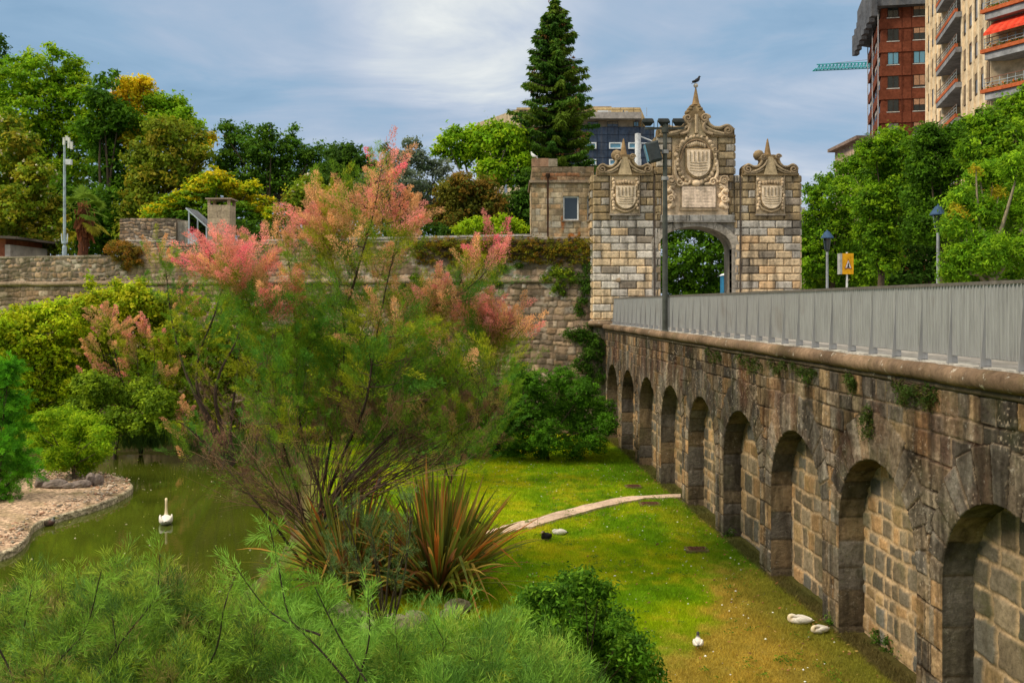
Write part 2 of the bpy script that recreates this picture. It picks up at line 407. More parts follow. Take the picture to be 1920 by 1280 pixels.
g = noise_node(nt, 1.1, 4); c = mixc(nt, c, (.16, .13, .05), ramp(nt, g.outputs[0], [(.5, 0), (.62, .55)]))
out(nt, bsdf(nt, c, .95, 0, .1, v_.outputs['Distance'], .8, .03)); M['gravel'] = m
tag(mesh_obj('gravel_spit', V, Fc, M['gravel'], col=C, origin=(0, 0, 0)), kind='structure')
def pts_in(poly, n, rng, lo=None):
    P = np.array(poly); a = P.min(0); b = P.max(0); o_ = []
    q = a+(b-a)*rng.rand(n*3, 2); q = q[poly_sd(q[:, 0], q[:, 1], poly) < -.05]; return q[:n]
OCT = np.array([(1,0,0),(0,1,0),(-1,0,0),(0,-1,0),(0,0,1),(0,0,-1)], float)
OF = np.array([(0,1,4),(1,2,4),(2,3,4),(3,0,4),(1,0,5),(2,1,5),(3,2,5),(0,3,5)])
def pebbles(name, q, z, smin, smax, cols, rng):
    n = len(q); s = smin+(smax-smin)*rng.rand(n)**2; V = OCT[None]*s[:, None, None]*(.6+.6*rng.rand(n, 6, 1))*np.array([1, 1, .6])
    V = V+np.concatenate([q, np.full((n, 1), z)], 1)[:, None]
    Fc = (OF[None]+np.arange(n)[:, None, None]*6).reshape(-1, 3)
    C = np.repeat(np.array(cols)[rng.randint(len(cols), size=n)]*(.7+.6*rng.rand(n, 1)), 6, 0)
    return mesh_obj(name, V.reshape(-1, 3), Fc, M['paint'], col=C, origin=(0, 0, 0))
rg = np.random.RandomState(5)
q = pts_in(ISLE, 4500, rg)
tag(pebbles('pebbles', q, .03, .015, .07, [(.48, .33, .23), (.55, .44, .34), (.40, .22, .14), (.30, .25, .19)], rg), 'loose pale pink and tan pebbles spread on the gravel spit', kind='stuff')
# path
pu = [(915, 994), (960, 980), (1010, 969), (1090, 947), (1170, 930), (1276, 925)]; pl = [(1276, 931), (1200, 934), (1110, 954), (1010, 983), (960, 994), (905, 1005)]
def strip(up, lo, z, n=24):
    A = [gat(u, v, z) for u, v in up]; B = [gat(u, v, z) for u, v in lo[::-1]]
    t = np.linspace(0, 1, n); f = lambda Q: np.stack([np.interp(t, np.linspace(0, 1, len(Q)), [q[i] for q in Q]) for i in range(3)], 1)
    A = f(A); B = f(B); r = np.random.RandomState(2); A[:, 1] += r.randn(n)*.03; B[:, 1] += r.randn(n)*.03
    return A, B
A, B = strip(pu, pl, .05)
b = MB(); n = len(A)
for i in range(n-1):
    cc = (.58, .42, .31) if (i//3) % 2 else (.63, .46, .34)
    b.add([A[i], A[i+1]-(A[i+1]-A[i])*.05*(i % 3 == 2), B[i+1]-(B[i+1]-B[i])*.05*(i % 3 == 2), B[i], A[i]-[0, 0, .15], B[i]-[0, 0, .15], A[i+1]-[0, 0, .15], B[i+1]-[0, 0, .15]], [(0, 3, 2, 1), (0, 4, 5, 3), (0, 1, 6, 4), (3, 5, 7, 2), (1, 2, 7, 6)], cc)
tag(b.build('path', stone_mat('path_concrete', 12, .15, bstr=.3), origin=(0, 0, 0)), kind='structure')
for (u, v, w_, d_, lb) in [(1187, 911, .16, .12, 'rusty square drain cover in the lawn beyond the pale path'), (1218, 944, .20, .14, 'rusty drain cover in the lawn just below the pale path'), (1306, 1029, .17, .12, 'brown drain cover set in the open lawn nearest the camera')]:
    p = gat(u, v, .03); b = MB()
    b.box((p[0]-w_-.06, p[1]-d_-.06, -.1), (p[0]+w_+.06, p[1]+d_+.06, .04), (.16, .12, .05))
    o = b.build('drain_cover', M['rubble']); tag(o, lb, 'drain cover', 'drain covers set in the lawn')
    b = MB(); b.box((p[0]-w_, p[1]-d_, .0), (p[0]+w_, p[1]+d_, .055), (.12, .055, .03))
    for i in range(5): b.box((p[0]-w_+.05+i*w_*.36, p[1]-d_+.04, .0), (p[0]-w_+.09+i*w_*.36, p[1]+d_-.04, .068), (.09, .04, .025))
    b.build('grille', M['paint'], o)
# grass blades over the visible lawn
def blades(n, x0, x1, y0, y1, rng, h0=.03, h1=.075, w=.006):
    x = x0+(x1-x0)*rng.rand(n); y = y0+(y1-y0)*rng.rand(n)
    k_ = (poly_sd(x, y, POND) > .35) & (x < 6.25-.0663*y) & (fbm(x*3, y*3, 21)+rng.rand(n)*.35 > .45)
    pt = np.vstack([A[:, :2], B[::-1, :2]]); k_ &= poly_sd(x, y, [tuple(p) for p in pt]) > 0
    x = x[k_]; y = y[k_]; n = len(x); z = ground_z(x, y); h = h0+(h1-h0)*rng.rand(n)*(.25+2.2*fbm(x*2.5, y*2.5, 4)**2); a = rng.rand(n)*6.28
    dx = np.cos(a)*w; dy = np.sin(a)*w; lx = rng.randn(n)*h*.5; ly = rng.randn(n)*h*.5
    V = np.stack([np.stack([x-dx, y-dy, z-.01], 1), np.stack([x+dx, y+dy, z-.01], 1), np.stack([x+lx, y+ly, z+h], 1)], 1)
    C = np.repeat(ground_col(x, y)*(1.1+.9*rng.rand(n, 1)), 3, 0)
    return V.reshape(-1, 3), np.arange(3*n).reshape(-1, 3), C
rg = np.random.RandomState(9)
bl = NP(); bl.add(*blades(260000, -3.5, 5.9, 10.5, 20, rg)); bl.add(*blades(170000, -9, 4.8, 20, 35, rg, .04, .09, .009))
tag(bl.build('grass', M['leaf'], origin=(0, 0, 0)), 'short mown green grass with yellow patches beside the bridge', 'grass', kind='stuff')
n = 1100; x = -2+7*rg.rand(n); y = 12+18*rg.rand(n); k_ = (x < 5.8-.0663*y) & (poly_sd(x, y, POND) > .8); 
tag(pebbles('lawn_litter', np.stack([x, y], 1)[k_], .05, .006, .026, [(.8, .8, .75), (.7, .72, .6), (.35, .17, .07), (.30, .14, .05)], rg), 'tiny white daisies, feathers and brown leaves scattered on the lawn', kind='stuff')
q = pts_in(POND, 420, rg); q = q[poly_sd(q[:, 0], q[:, 1], ISLE) > .1]
tag(pebbles('pond_litter', q, WZ+.004, .01, .035, [(.35, .36, .08), (.5, .45, .3), (.2, .22, .05)], rg), 'small yellowish leaves and feathers floating on the green pond', kind='stuff')
def flat_leaves(n, xf, y0, y1, cols, smin, smax, rng):
    y = y0+(y1-y0)*rng.rand(n)**.8; x = xf(y, rng.rand(n)); z = ground_z(x, y)+.03+.03*rng.rand(n); s = (smin+(smax-smin)*rng.rand(n))[:, None]; a = rng.rand(n)*6.28
    d = np.stack([np.cos(a), np.sin(a), rng.randn(n)*.25], 1); e = np.stack([-np.sin(a), np.cos(a), rng.randn(n)*.35], 1); P = np.stack([x, y, z], 1)
    V = np.stack([P-d*s, P+e*s*.5, P+d*s, P-e*s*.5], 1).reshape(-1, 3); c = np.array(cols)[rng.randint(len(cols), size=n)]*(.7+.6*rng.rand(n, 1))
    return V, np.arange(4*n).reshape(-1, 4), np.repeat(c, 4, 0)
fl = NP(); fl.add(*flat_leaves(700, lambda y, r: 5.9-.0663*y-r**2.2*3.5, 11, 30, [(.34, .15, .05), (.22, .11, .05), (.42, .28, .08), (.14, .08, .04)], .015, .04, rg))
tag(fl.build('fallen_leaves', M['leaf'], origin=(0, 0, 0)), 'dry brown leaves collected along the foot of the arcade', kind='stuff')
r2 = np.random.RandomState(44); cx_ = -3+8*r2.rand(420); cy_ = 11.5+20*r2.rand(420); w2 = NP()
for a_, b_ in zip(cx_, cy_):
    if a_ > 5.4-.0663*b_ or poly_sd(np.array([a_]), np.array([b_]), POND)[0] < .5: continue
    k_ = r2.randint(14, 34); R_ = r2.uniform(.05, .16); V, Q, C = flat_leaves(k_, lambda y, r: a_+(r-.5)*2*R_, b_-R_, b_+R_, [(.07, .15, .01), (.10, .20, .01), (.15, .24, .012)], .012, .028, r2); w2.add(V+[0, 0, .02], Q, C)
tag(w2.build('lawn_weeds', M['leaf'], origin=(0, 0, 0)), 'low clover and dandelion tufts growing through the lawn', kind='stuff')
# ------------------------------------------------------------ masonry as real relief
def courses(z0, z1, hm, rng, jit=.25):
    zs = [z0]
    while zs[-1] < z1: zs.append(zs[-1]+hm*(1+(rng.rand()-.5)*2*jit))
    return np.array(zs)
def masonry(S, Z, hm, lm, seed, jit=.25, warp=.02, z0=None, z1=None):
    """id, distance to the nearest joint for a wall of coursed blocks"""
    rng = np.random.RandomState(seed); z0 = Z.min()-.5 if z0 is None else z0; z1 = Z.max()+.5 if z1 is None else z1
    Sw = S+(fbm(S*1.7, Z*1.7, seed+1, 3)-.5)*warp*4+(vnoise(S*9, Z*9, seed+3)-.5)*warp
    Zw = Z+(fbm(S*.9, Z*1.3, seed+2, 3)-.5)*warp*5+(vnoise(S*8, Z*8, seed+4)-.5)*warp
    cs = courses(z0, z1, hm, rng, jit); ci = np.clip(np.searchsorted(cs, Zw)-1, 0, len(cs)-2)
    d = np.minimum(Zw-cs[ci], cs[ci+1]-Zw); idn = np.zeros(S.shape, int)
    s0, s1 = Sw.min()-1, Sw.max()+1
    for i in range(len(cs)-1):
        m_ = ci == i
        if not m_.any(): continue
        n = int((s1-s0)/lm*1.5)+4; L_ = lm*(.55+.9*rng.rand(n)); br = s0-rng.rand()*lm+np.cumsum(L_)
        k_ = np.clip(np.searchsorted(br, Sw[m_]), 1, n-1)
        d[m_] = np.minimum(d[m_], np.minimum(Sw[m_]-br[k_-1], br[k_]-Sw[m_])); idn[m_] = i*5000+k_
    return idn, d
def pick(idn, pal, seed, var=.25):
    """a colour per stone id"""
    u, inv = np.unique(idn, return_inverse=True); rng = np.random.RandomState(seed); inv = inv.reshape(idn.shape)
    pal = np.array(pal); c = pal[rng.randint(len(pal), size=len(u))]*(1-var+2*var*rng.rand(len(u), 1))
    return c[inv], rng.rand(len(u))[inv]
# bridge frame: s along the face from the camera side, n out of the face towards the moat
BT = np.array([-116/F, 1.0, 0]); BT /= np.linalg.norm(BT); BN = np.array([-BT[1], BT[0], 0]); BO = np.array([6.0, 0, 0]); UP = np.array([0, 0, 1.])
def bw(s, n, z): return BO+BT*s+BN*n+UP*z
CT, SP, RO = 4.12, 1.65, 1.21          # face top, springing height, arch radius
AR = [(10.15+3.03*k_)*1.0022 for k_ in range(-2, 9)]
S0, S1 = 2.6, 36.55
bridge = empty('arched_bridge', bw(20, -.3, 0), 'long brown stone bridge with a row of blind arches, stained and mossy, beside the lawn', 'bridge')
PALB = [(.29, .20, .115), (.24, .18, .115), (.18, .15, .115), (.33, .225, .125), (.13, .11, .09), (.29, .225, .155), (.36, .22, .11), (.22, .185, .145)]
MORT = np.array([.045, .030, .019])
def bridge_face():
    ss = [S0]
    while ss[-1] < S1: ss.append(ss[-1]+max(.013, .00125*ss[-1]))
    ss = np.array(ss); zs = np.arange(-.25, CT+.001, .016)
    S, Z = np.meshgrid(ss, zs); H = np.zeros(S.shape); C = np.zeros(S.shape+(3,))
    idn, d = masonry(S, Z, .30, .36, 11, .3, .014)
    # voussoirs
    ax = np.array(AR); k_ = np.abs(S[..., None]-ax).argmin(-1); x = S-ax[k_]; y = Z-SP; r = np.hypot(x, y); th = np.arctan2(y, x)
    Sn, Zn = fbm(S*1.5, Z*1.5, 40, 3)-.5, fbm(S*2, Z*2, 41, 3)-.5
    nv = 15; tt = th/math.pi*nv; vi = np.clip(np.floor(tt), 0, nv-1).astype(int); fr = tt-vi
    rl = np.random.RandomState(4).rand(40, nv)
    base = np.array([.28, .34, .42, .5, .56, .62, .66, .68, .66, .62, .56, .5, .42, .34, .28])
    Re = RO+base[vi]*(1+.06*(rl[k_, vi]-.5))
    isv = (y > 0) & (r+Sn*.05 < Re)
    dv = np.minimum(np.minimum(fr, 1-fr)*math.pi/nv*r, Re-r)+Zn*.01
    # piers: tall blocks
    isp = (y <= 0) & (np.abs(x) < 1.52) & (np.abs(x) > RO-.05)
    idp, dp_ = masonry(S, Z, .42, 3.0, 33, .2, .015)
    side = (x > 0).astype(int)
    dmid = np.abs(np.abs(x)-(RO+.20+.08*(((idp//5000) % 2))))       # a joint up the pier
    dpp = np.minimum(dp_, np.abs(S-ax[k_]-np.sign(x)*1.515)+.004)
    dpp = np.minimum(dp_, dmid+.003)
    inner = (np.abs(x) < RO+.20+.08*(((idp//5000) % 2)))
    idn = np.where(isp, 3000000+idp*4+side*2+inner, idn); d = np.where(isp, dpp, d)
    idn = np.where(isv, 7000000+k_*100+vi, idn); d = np.where(isv, np.maximum(dv, 0), d)
    C, rn = pick(idn, PALB, 5, .34)
    grey = np.array([.19, .165, .135]); C = np.where(isv[..., None], C*.45+grey*.55*(.6+.8*rn[..., None]), C)
    jw = .019
    jm = sstep(jw*.35, jw*1.2, d+(vnoise(S*25, Z*25, 3)-.5)*.012)
    H = jm*(.015+.012*rn)+(fbm(S*6, Z*6, 9)-.5)*.012*jm+(fbm(S*22, Z*22, 19, 3)-.5)*.010
    H = H+isv*.012+(fbm(S*38, Z*38, 29, 2)-.5)*.010
    # spalled, worn patches
    er = sstep(.58, .72, fbm(S*1.1, Z*1.4, 77)); H = H-er*.022*(fbm(S*9, Z*9, 78))
    patch = sstep(.50, .62, fbm(S*3.1, Z*3.6, 87, 5))[..., None]*.6
    C = C*(1-patch)+C*np.array([.55, .5, .48])*patch
    C = C*(.55+.9*fbm(S*13, Z*11, 88)[..., None])
    mort = MORT*(.6+.8*fbm(S*3, Z*3, 6)[..., None]); pale = np.array([.26, .19, .12]); pm = sstep(.52, .62, fbm(S*.7, Z*1.1, 16))[..., None]; mort = mort*(1-pm)+pale*pm
    C = mort*(1-jm[..., None])+C*jm[..., None]
    # long dark water stains below the cornice
    stn = sstep(.42, .60, fbm(S*2.3, Z*.22, 91))*sstep(1.7, 3.7, Z+.9*fbm(S*1.4, Z*.1, 92)); C = C*(1-.60*stn[..., None])
    st2 = sstep(.52, .66, fbm(S*5.5, Z*.5, 191))*.38; C = C*(1-st2[..., None]); spk = sstep(.80, .88, vnoise(S*34, Z*34, 77))[..., None]*sstep(.45, .6, fbm(S*1.7, Z*1.9, 78))[..., None]*.7; C = C*(1-spk)+np.array([.46, .36, .26])*spk
    ars = (sstep(.030, .017, d)*sstep(.008, .016, d)*sstep(.45, .6, fbm(S*2.2, Z*2.4, 79)))[..., None]*.45; C = C*(1-ars)+np.array([.40, .29, .19])*ars
    rd = (sstep(.50, .68, fbm(S*1.2+5, Z*.9, 95))*sstep(2.0, 3.6, Z))[..., None]*.35; C = C*(1-rd)+np.array([.15, .06, .035])*rd
    gr = (sstep(.55, .12, Z+.2*fbm(S*3, Z, 97)))[..., None]*.5; C = C*(1-gr)+np.array([.05, .055, .02])*gr
    # the openings: drop the inside and snap the rim onto the arch
    ins = ((y > 0) & (r < RO)) | ((y <= 0) & (np.abs(x) < RO))
    Sx, Zx = S.copy(), Z.copy(); e = .03
    near = ins & (((y > 0) & (r > RO-2.5*e)) | ((y <= 0) & (np.abs(x) > RO-2.5*e)))
    u_ = near & (y > 0); sc_ = RO/np.maximum(r, 1e-6)
    Sx[u_] = (ax[k_]+x*sc_)[u_]; Zx[u_] = (SP+y*sc_)[u_]
    l_ = near & (y <= 0); Sx[l_] = (ax[k_]+np.sign(x)*RO)[l_]
    H = np.where(near, .01, H)
    P = BO+BT*Sx[..., None]+BN*H[..., None]+UP*Zx[..., None]
    ny, nx = S.shape; i = np.arange(ny-1)[:, None]*nx+np.arange(nx-1)[None]
    Q = np.stack([i, i+1, i+1+nx, i+nx], -1).reshape(-1, 4)
    deep = ins & ~near; f1 = deep.ravel()
    nn = near.ravel(); bad = f1[Q].any(1) | (nn[Q].sum(1) >= 4)
    Q = Q[~bad]; used = np.zeros(nx*ny, bool); used[Q.ravel()] = True; mp = np.cumsum(used)-1
    return P.reshape(-1, 3)[used], mp[Q][:, ::-1], C.reshape(-1, 3)[used]
V, Q, C = bridge_face()
mesh_obj('face_wall', V, Q, M['bridge'], bridge, col=C, smooth=True)
DEP = .42
def relief_sheet(name, fP, s0, s1, z0, z1, d, hm, lm, seed, pal, mort, jw, mat, parent, mdepth=.02, warp=.02, keep=None, post=None, jit=.25, dz=None):
    ss = np.arange(s0, s1+d/2, d); zs = np.arange(z0, z1+(dz or d)/2, dz or d); S, Z = np.meshgrid(ss, zs)
    idn, dd = masonry(S, Z, hm, lm, seed, jit, warp); C, rn = pick(idn, pal, seed+1)
    jm = sstep(jw*.3, jw, dd+(vnoise(S*25, Z*25, 3)-.5)*jw*.4)
    H = jm*mdepth*(.6+.8*rn)+(fbm(S*7, Z*7, seed, 3)-.5)*.02
    C = C*(.75+.5*fbm(S*9, Z*8, seed+5)[..., None])
    C = np.asarray(mort)*(.8+.4*fbm(S*4, Z*4, seed+6)[..., None])*(1-jm[..., None])+C*jm[..., None]
    if post: H, C = post(S, Z, H, C)
    P = fP(S, Z, H); ny, nx = S.shape; i = np.arange(ny-1)[:, None]*nx+np.arange(nx-1)[None]
    Q = np.stack([i, i+1, i+1+nx, i+nx], -1).reshape(-1, 4)[:, ::-1]
    if keep is not None: Q = Q[keep(S, Z).ravel()[Q].all(1)]
    return mesh_obj(name, P.reshape(-1, 3), Q, mat, parent, col=C.reshape(-1, 3), smooth=True)
PALI = [(.30, .20, .10), (.19, .155, .11), (.11, .095, .07), (.38, .23, .11), (.22, .17, .11), (.15, .115, .075), (.13, .12, .10)]
for k_, a in enumerate(AR):
    # reveal: jambs and vault
    n = 40; prof = []
    for z in np.linspace(-.25, SP, 26): prof.append((RO, z))
    for t in np.linspace(0, math.pi, n+2)[1:-1]: prof.append((RO*math.cos(t), SP+RO*math.sin(t)))
    for z in np.linspace(SP, -.25, 26): prof.append((-RO, z))
    prof = np.array(prof); L_ = np.r_[0, np.cumsum(np.hypot(*np.diff(prof, axis=0).T))]; dd = np.linspace(0, 1, 12)
    Lg = np.arange(0, L_[-1], .03); px = np.interp(Lg, L_, prof[:, 0]); pz = np.interp(Lg, L_, prof[:, 1])
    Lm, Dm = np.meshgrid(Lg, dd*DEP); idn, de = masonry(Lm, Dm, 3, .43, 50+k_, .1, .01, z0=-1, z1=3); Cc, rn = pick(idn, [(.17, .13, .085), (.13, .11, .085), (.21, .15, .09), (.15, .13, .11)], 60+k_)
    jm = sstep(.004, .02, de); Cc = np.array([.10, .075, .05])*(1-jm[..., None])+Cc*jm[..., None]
    nrm = np.stack([-np.sign(px)*(pz < SP)-(px/RO)*(pz >= SP), -(pz-SP)/RO*(pz >= SP)], 1)
    off = (jm-1)*.012*(Dm > .02)+(fbm(Lm*6, Dm*6, 8)-.5)*.02*(Dm > .02)
    X_ = px[None]+nrm[None, :, 0]*off; Z_ = pz[None]+nrm[None, :, 1]*off
    P = BO+BT*(a+X_)[..., None]+BN*(.012-Dm)[..., None]+UP*Z_[..., None]
    ny, nx = Lm.shape; i = np.arange(ny-1)[:, None]*nx+np.arange(nx-1)[None]; Q = np.stack([i, i+1, i+1+nx, i+nx], -1).reshape(-1, 4)
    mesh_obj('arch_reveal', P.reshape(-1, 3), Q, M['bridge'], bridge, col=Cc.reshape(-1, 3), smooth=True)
    relief_sheet('infill_wall', lambda S, Z, H: BO+BT*S[..., None]+BN*(H-DEP+.02)[..., None]+UP*Z[..., None],
                 a-RO-.03, a+RO+.03, -.25, SP+RO+.03, .022 if a < 20 else .035, .25+.05*(k_ % 3), .30+.08*((k_*7) % 3), 200+k_, PALI, (.43, .30, .175), .045, M['infill'], bridge, .022, .03, jit=.4,
                 keep=lambda S, Z, a=a: (Z < SP) | (np.hypot(S-a, Z-SP) < RO+.06))
b = MB(); O = BO
b.frame(O, BT, -BN, UP, (S0, .60, -.3), (S1, 6.4, 4.06), c=(.2, .16, .12)); b.build('core', M['bridge'], bridge)
b = MB(); b.frame(O, BT, -BN, UP, (S0, .04, CT-.01), (S1, 6.6, 4.30), c=(.33, .30, .27)); b.build('bridge_deck', M['cornice'], bridge)
# half-round cornice, slightly uneven, with mortar joints
b = NP(); ss = np.arange(S0, S1+.5, .08); rr = .112+.010*(vnoise(ss*2, ss*0, 4)-.5); rr = np.where((np.arange(len(ss)) % 11) == 0, rr-.012, rr)
V, Q = tube_np([bw(s, .05+.012*(vnoise(s*1.3, 0, 5)-.5), 4.222+.012*(vnoise(s*1.1, 0, 6)-.5)) for s in ss], rr, 18)
cc = np.repeat(np.array([.19, .125, .08])*(.6+.8*vnoise(ss*1.1, ss*0, 8)[:, None]), 18, 0); b.add(V, Q, cc)
b.build('cornice', M['cornice'], bridge, smooth=True)
b = NP(); V, Q = tube_np([bw(s, .01, 4.075) for s in ss], .05, 8); b.add(V, Q, np.array([.12, .09, .06])); b.build('cornice_underside', M['cornice'], bridge, smooth=True)
b = MB(); b.frame(O, BT, -BN, UP, (S0, .14, 4.30), (S1-.5, .42, 4.335), c=(.46, .43, .38)); b.build('kerb', M['cornice'], bridge)
# ------------------------------------------------------------ railing of louvre fins
rail = empty('metal_railing', bw(20, -.2, 4.33), 'grey galvanised railing of close upright louvres on top of the stone bridge', 'railing')
RS = [10.07-.72*8+.72*i for i in range(0, 45)]
RS = [s for s in RS if s < 35.9]
for i, s in enumerate(RS):
    b = MB(); b.frame(O, BT, -BN, UP, (s-.010, .10, 4.335), (s+.010, .30, 4.42)); 
    b.prism([(.12, 4.335), (.25, 4.335), (.22, 5.28), (.18, 5.28)], BO+BT*s, -BN, UP, BT, -.009, .009)
    b.v = b.v[8:]; b.f = [[j-8 for j in f] for f in b.f[6:]]; b.c = b.c[8:]
    b.frame(O, BT, -BN, UP, (s-.009, .16, 4.336), (s+.10, .25, 4.35))
    b.build('post', M['grey'], rail)
    if i+1 < len(RS):
        b = MB(); e_ = RS[i+1]
        nf = 10
        for k_ in range(nf):
            c0 = s+.72*(k_+.55)/nf; r_ = random.Random(i*20+k_)
            ang = rad(-44+r_.uniform(-7, 7)); ex = BT*math.cos(ang)-BN*math.sin(ang); ey = np.cross(UP, ex)
            b.frame(bw(c0, -.205, 0), ex, ey, UP, (-.034, -.002, 4.435), (.034, .002, 5.295))
        for k_ in range(nf):
            c0 = s+.72*(k_+.55)/nf; b.frame(bw(c0, -.205, 0), BT, -BN, UP, (-.036, -.040, 4.437), (-.020, -.037, 5.293))
        b.frame(O, BT, -BN, UP, (s+.011, .19, 4.43), (e_-.011, .215, 4.445))
        b.build('louvre_panel', M['grey'], rail)
b = MB(); b.frame(O, BT, -BN, UP, (RS[0]-.05, .165, 5.285), (RS[-1]+.05, .245, 5.325)); b.build('top_rail', M['railtop'], rail)
# ------------------------------------------------------------ curtain wall, left of the gate
WA = np.array([4.2, 36.0, 0]); WB = np.array([-31.0, 45.2, 0]); WT = (WB-WA)/np.linalg.norm(WB-WA); WN = np.array([WT[1], -WT[0], 0]); WN = WN if WN[1] < 0 else -WN
WL = np.linalg.norm(WB-WA)
def wp(s, n, z): return WA+WT*s+WN*n+UP*z
def wall_s(u):      # distance along the wall where image column u meets it
    k_ = (u-CU)/F
    return (k_*WA[1]-WA[0])/(WT[0]-k_*WT[1])
PALW = [(.40, .27, .17), (.32, .22, .15), (.47, .32, .21), (.25, .18, .13), (.37, .23, .14), (.50, .38, .28), (.20, .15, .11)]
rampart = empty('rampart_wall', wp(12, -.5, 0), 'tall old sandstone rampart wall with a rounded string course, behind the shrubs', 'wall')
def post_wall(S, Z, H, C):
    er = sstep(.5, .66, fbm(S*.8, Z*.9, 301))[..., None]
    C = C*(1-er*.45)+np.array([.10, .075, .05])*er*.45
    wh = sstep(.60, .70, fbm(S*2.6, Z*3.1, 302))[..., None]*sstep(.5, .7, fbm(S*.3, Z*.5, 303))[..., None]; C = C*(1-wh)+np.array([.5, .44, .36])*wh
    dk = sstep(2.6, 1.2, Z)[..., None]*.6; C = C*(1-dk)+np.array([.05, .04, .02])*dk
    H = H+(fbm(S*1.2, Z*1.2, 304)-.5)*.10
    return H, C
fw = lambda S, Z, H: WA+WT*S[..., None]+WN*H[..., None]+UP*Z[..., None]
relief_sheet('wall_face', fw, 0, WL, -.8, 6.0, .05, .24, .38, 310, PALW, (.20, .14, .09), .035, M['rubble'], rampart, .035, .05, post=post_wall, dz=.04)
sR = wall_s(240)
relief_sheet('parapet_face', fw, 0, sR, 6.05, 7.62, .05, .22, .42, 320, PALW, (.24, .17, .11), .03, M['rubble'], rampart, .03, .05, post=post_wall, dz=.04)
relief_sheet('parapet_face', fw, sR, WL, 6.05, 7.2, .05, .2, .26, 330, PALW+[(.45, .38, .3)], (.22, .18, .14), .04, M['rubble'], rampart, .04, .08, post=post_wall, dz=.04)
b = MB(); b.frame(WA, WT, -WN, UP, (0, .04, -.9), (WL, 1.1, 7.12)); b.frame(WA, WT, -WN, UP, (0, .03, 7.121), (sR, .9, 7.60)); b.build('wall_core', M['rubble'], rampart)
b = NP()
ss = np.arange(0, WL, .15); V, Q = tube_np([wp(s, .03+.03*(vnoise(s*.8, 0, 1)-.5), 6.03+.03*(vnoise(s*.9, 0, 2)-.5)) for s in ss], .10+.02*vnoise(ss*2, ss*0, 3), 12); b.add(V, Q, np.array([.30, .22, .15])); b.build('string_course', M['cornice'], rampart, smooth=True)
rs = random.Random(4); b = MB(); s = 0
while s < WL:
    l = rs.uniform(.7, 1.6); z = 7.62 if s < sR else 7.2
    if not (s < sR < s+l): b.frame(WA, WT, -WN, UP, (s+.01, -.05, z+.003), (s+l-.01, .55, z+.10+rs.uniform(-.01, .01)), ch=.012, c=tuple(np.array([.30, .25, .19])*rs.uniform(.75, 1.2)))
    s += l
b.build('coping', M['rubble'], rampart)
# raised park terrace behind the wall
P_ = [wp(-.4, -.9, 0), wp(WL+40, -.9, 0)]
b = MB(); x0, y0 = P_[0][:2]; x1, y1 = P_[1][:2]
b.add([(x0, y0, 7.1), (x1, y1, 7.1), (x1-60, 700, 7.1), (3.25, 700, 7.1), (3.25, y0, 7.1), (x0, y0, -1), (x1, y1, -1), (3.25, y0, -1), (3.25, 700, -1)], [(0, 4, 3, 2, 1), (0, 1, 6, 5), (4, 7, 8, 3)])
tag(b.build('terrace', M['park'], origin=(0, 0, 0)), kind='structure')
# pale slab wall with a dark gutter strip, between chimney and guardhouse
sw = empty('low_parapet', wp(8, -.9, 7.1), 'low pale rendered parapet with dark strip, running left from the small guardhouse', 'wall')
b = MB(); sa, sb = wall_s(985), wall_s(470)
b.frame(WA, WT, -WN, UP, (sa, .95, 7.1), (sb, 1.25, 7.84), c=(.40, .35, .30)); b.build('wall_body', M['rubble'], sw)
b = MB(); b.frame(WA, WT, -WN, UP, (0.15, .62, 7.1), (sb, .93, 7.725), c=(.03, .035, .045)); b.build('dark_strip', M['paint'], sw)
b = MB(); b.frame(WA, WT, -WN, UP, (sa, .90, 7.843), (sb, 1.32, 7.93), c=(.50, .46, .42)); b.build('capping', M['cornice'], sw)
# rough block of old wall and rendered stub
bl_ = empty('stone_block_wall', at(277, 452, 44), 'rough weathered stone block of wall at the left, beside the concrete chimney', 'wall')
EX = np.array([1., 0, 0]); EY = np.array([0, 1., 0])
p0 = at(225, 452, 43.6); p1 = at(331, 410, 43.6)
relief_sheet('stone_face', lambda S, Z, H: np.array([0, 43.6, 0])+EX*S[..., None]-EY*H[..., None]+UP*Z[..., None], p0[0], p1[0], 7.0, p1[2], .035, .17, .25, 340, PALW+[(.5, .42, .34), (.13, .10, .08)], (.25, .2, .16), .03, M['rubble'], bl_, .04, .07)
b = MB(); b.box((p0[0]+.02, 43.62, 7), (p1[0]-.02, 45, p1[2]+.02), (.25, .2, .15)); b.build('core', M['rubble'], bl_)
b = MB(); a_, c_ = at(331, 455, 43.8), at(352, 414, 43.8); b.box((a_[0], 43.8, 7), (c_[0], 44.1, c_[2]), (.5, .44, .37)); b.build('rendered_stub', M['rubble'], bl_)
b = MB(); 
for q in [(236, 333)]: b.tube([at(q[0], 451, 43.2), at(q[1], 453, 43.2)], .03, 6, (.4, .36, .3)); b.tube([at(q[0], 451, 43.2), at(q[0]-2, 462, 43.2)], .03, 6, (.4, .36, .3))
b.build('pipe', M['paint'], bl_)
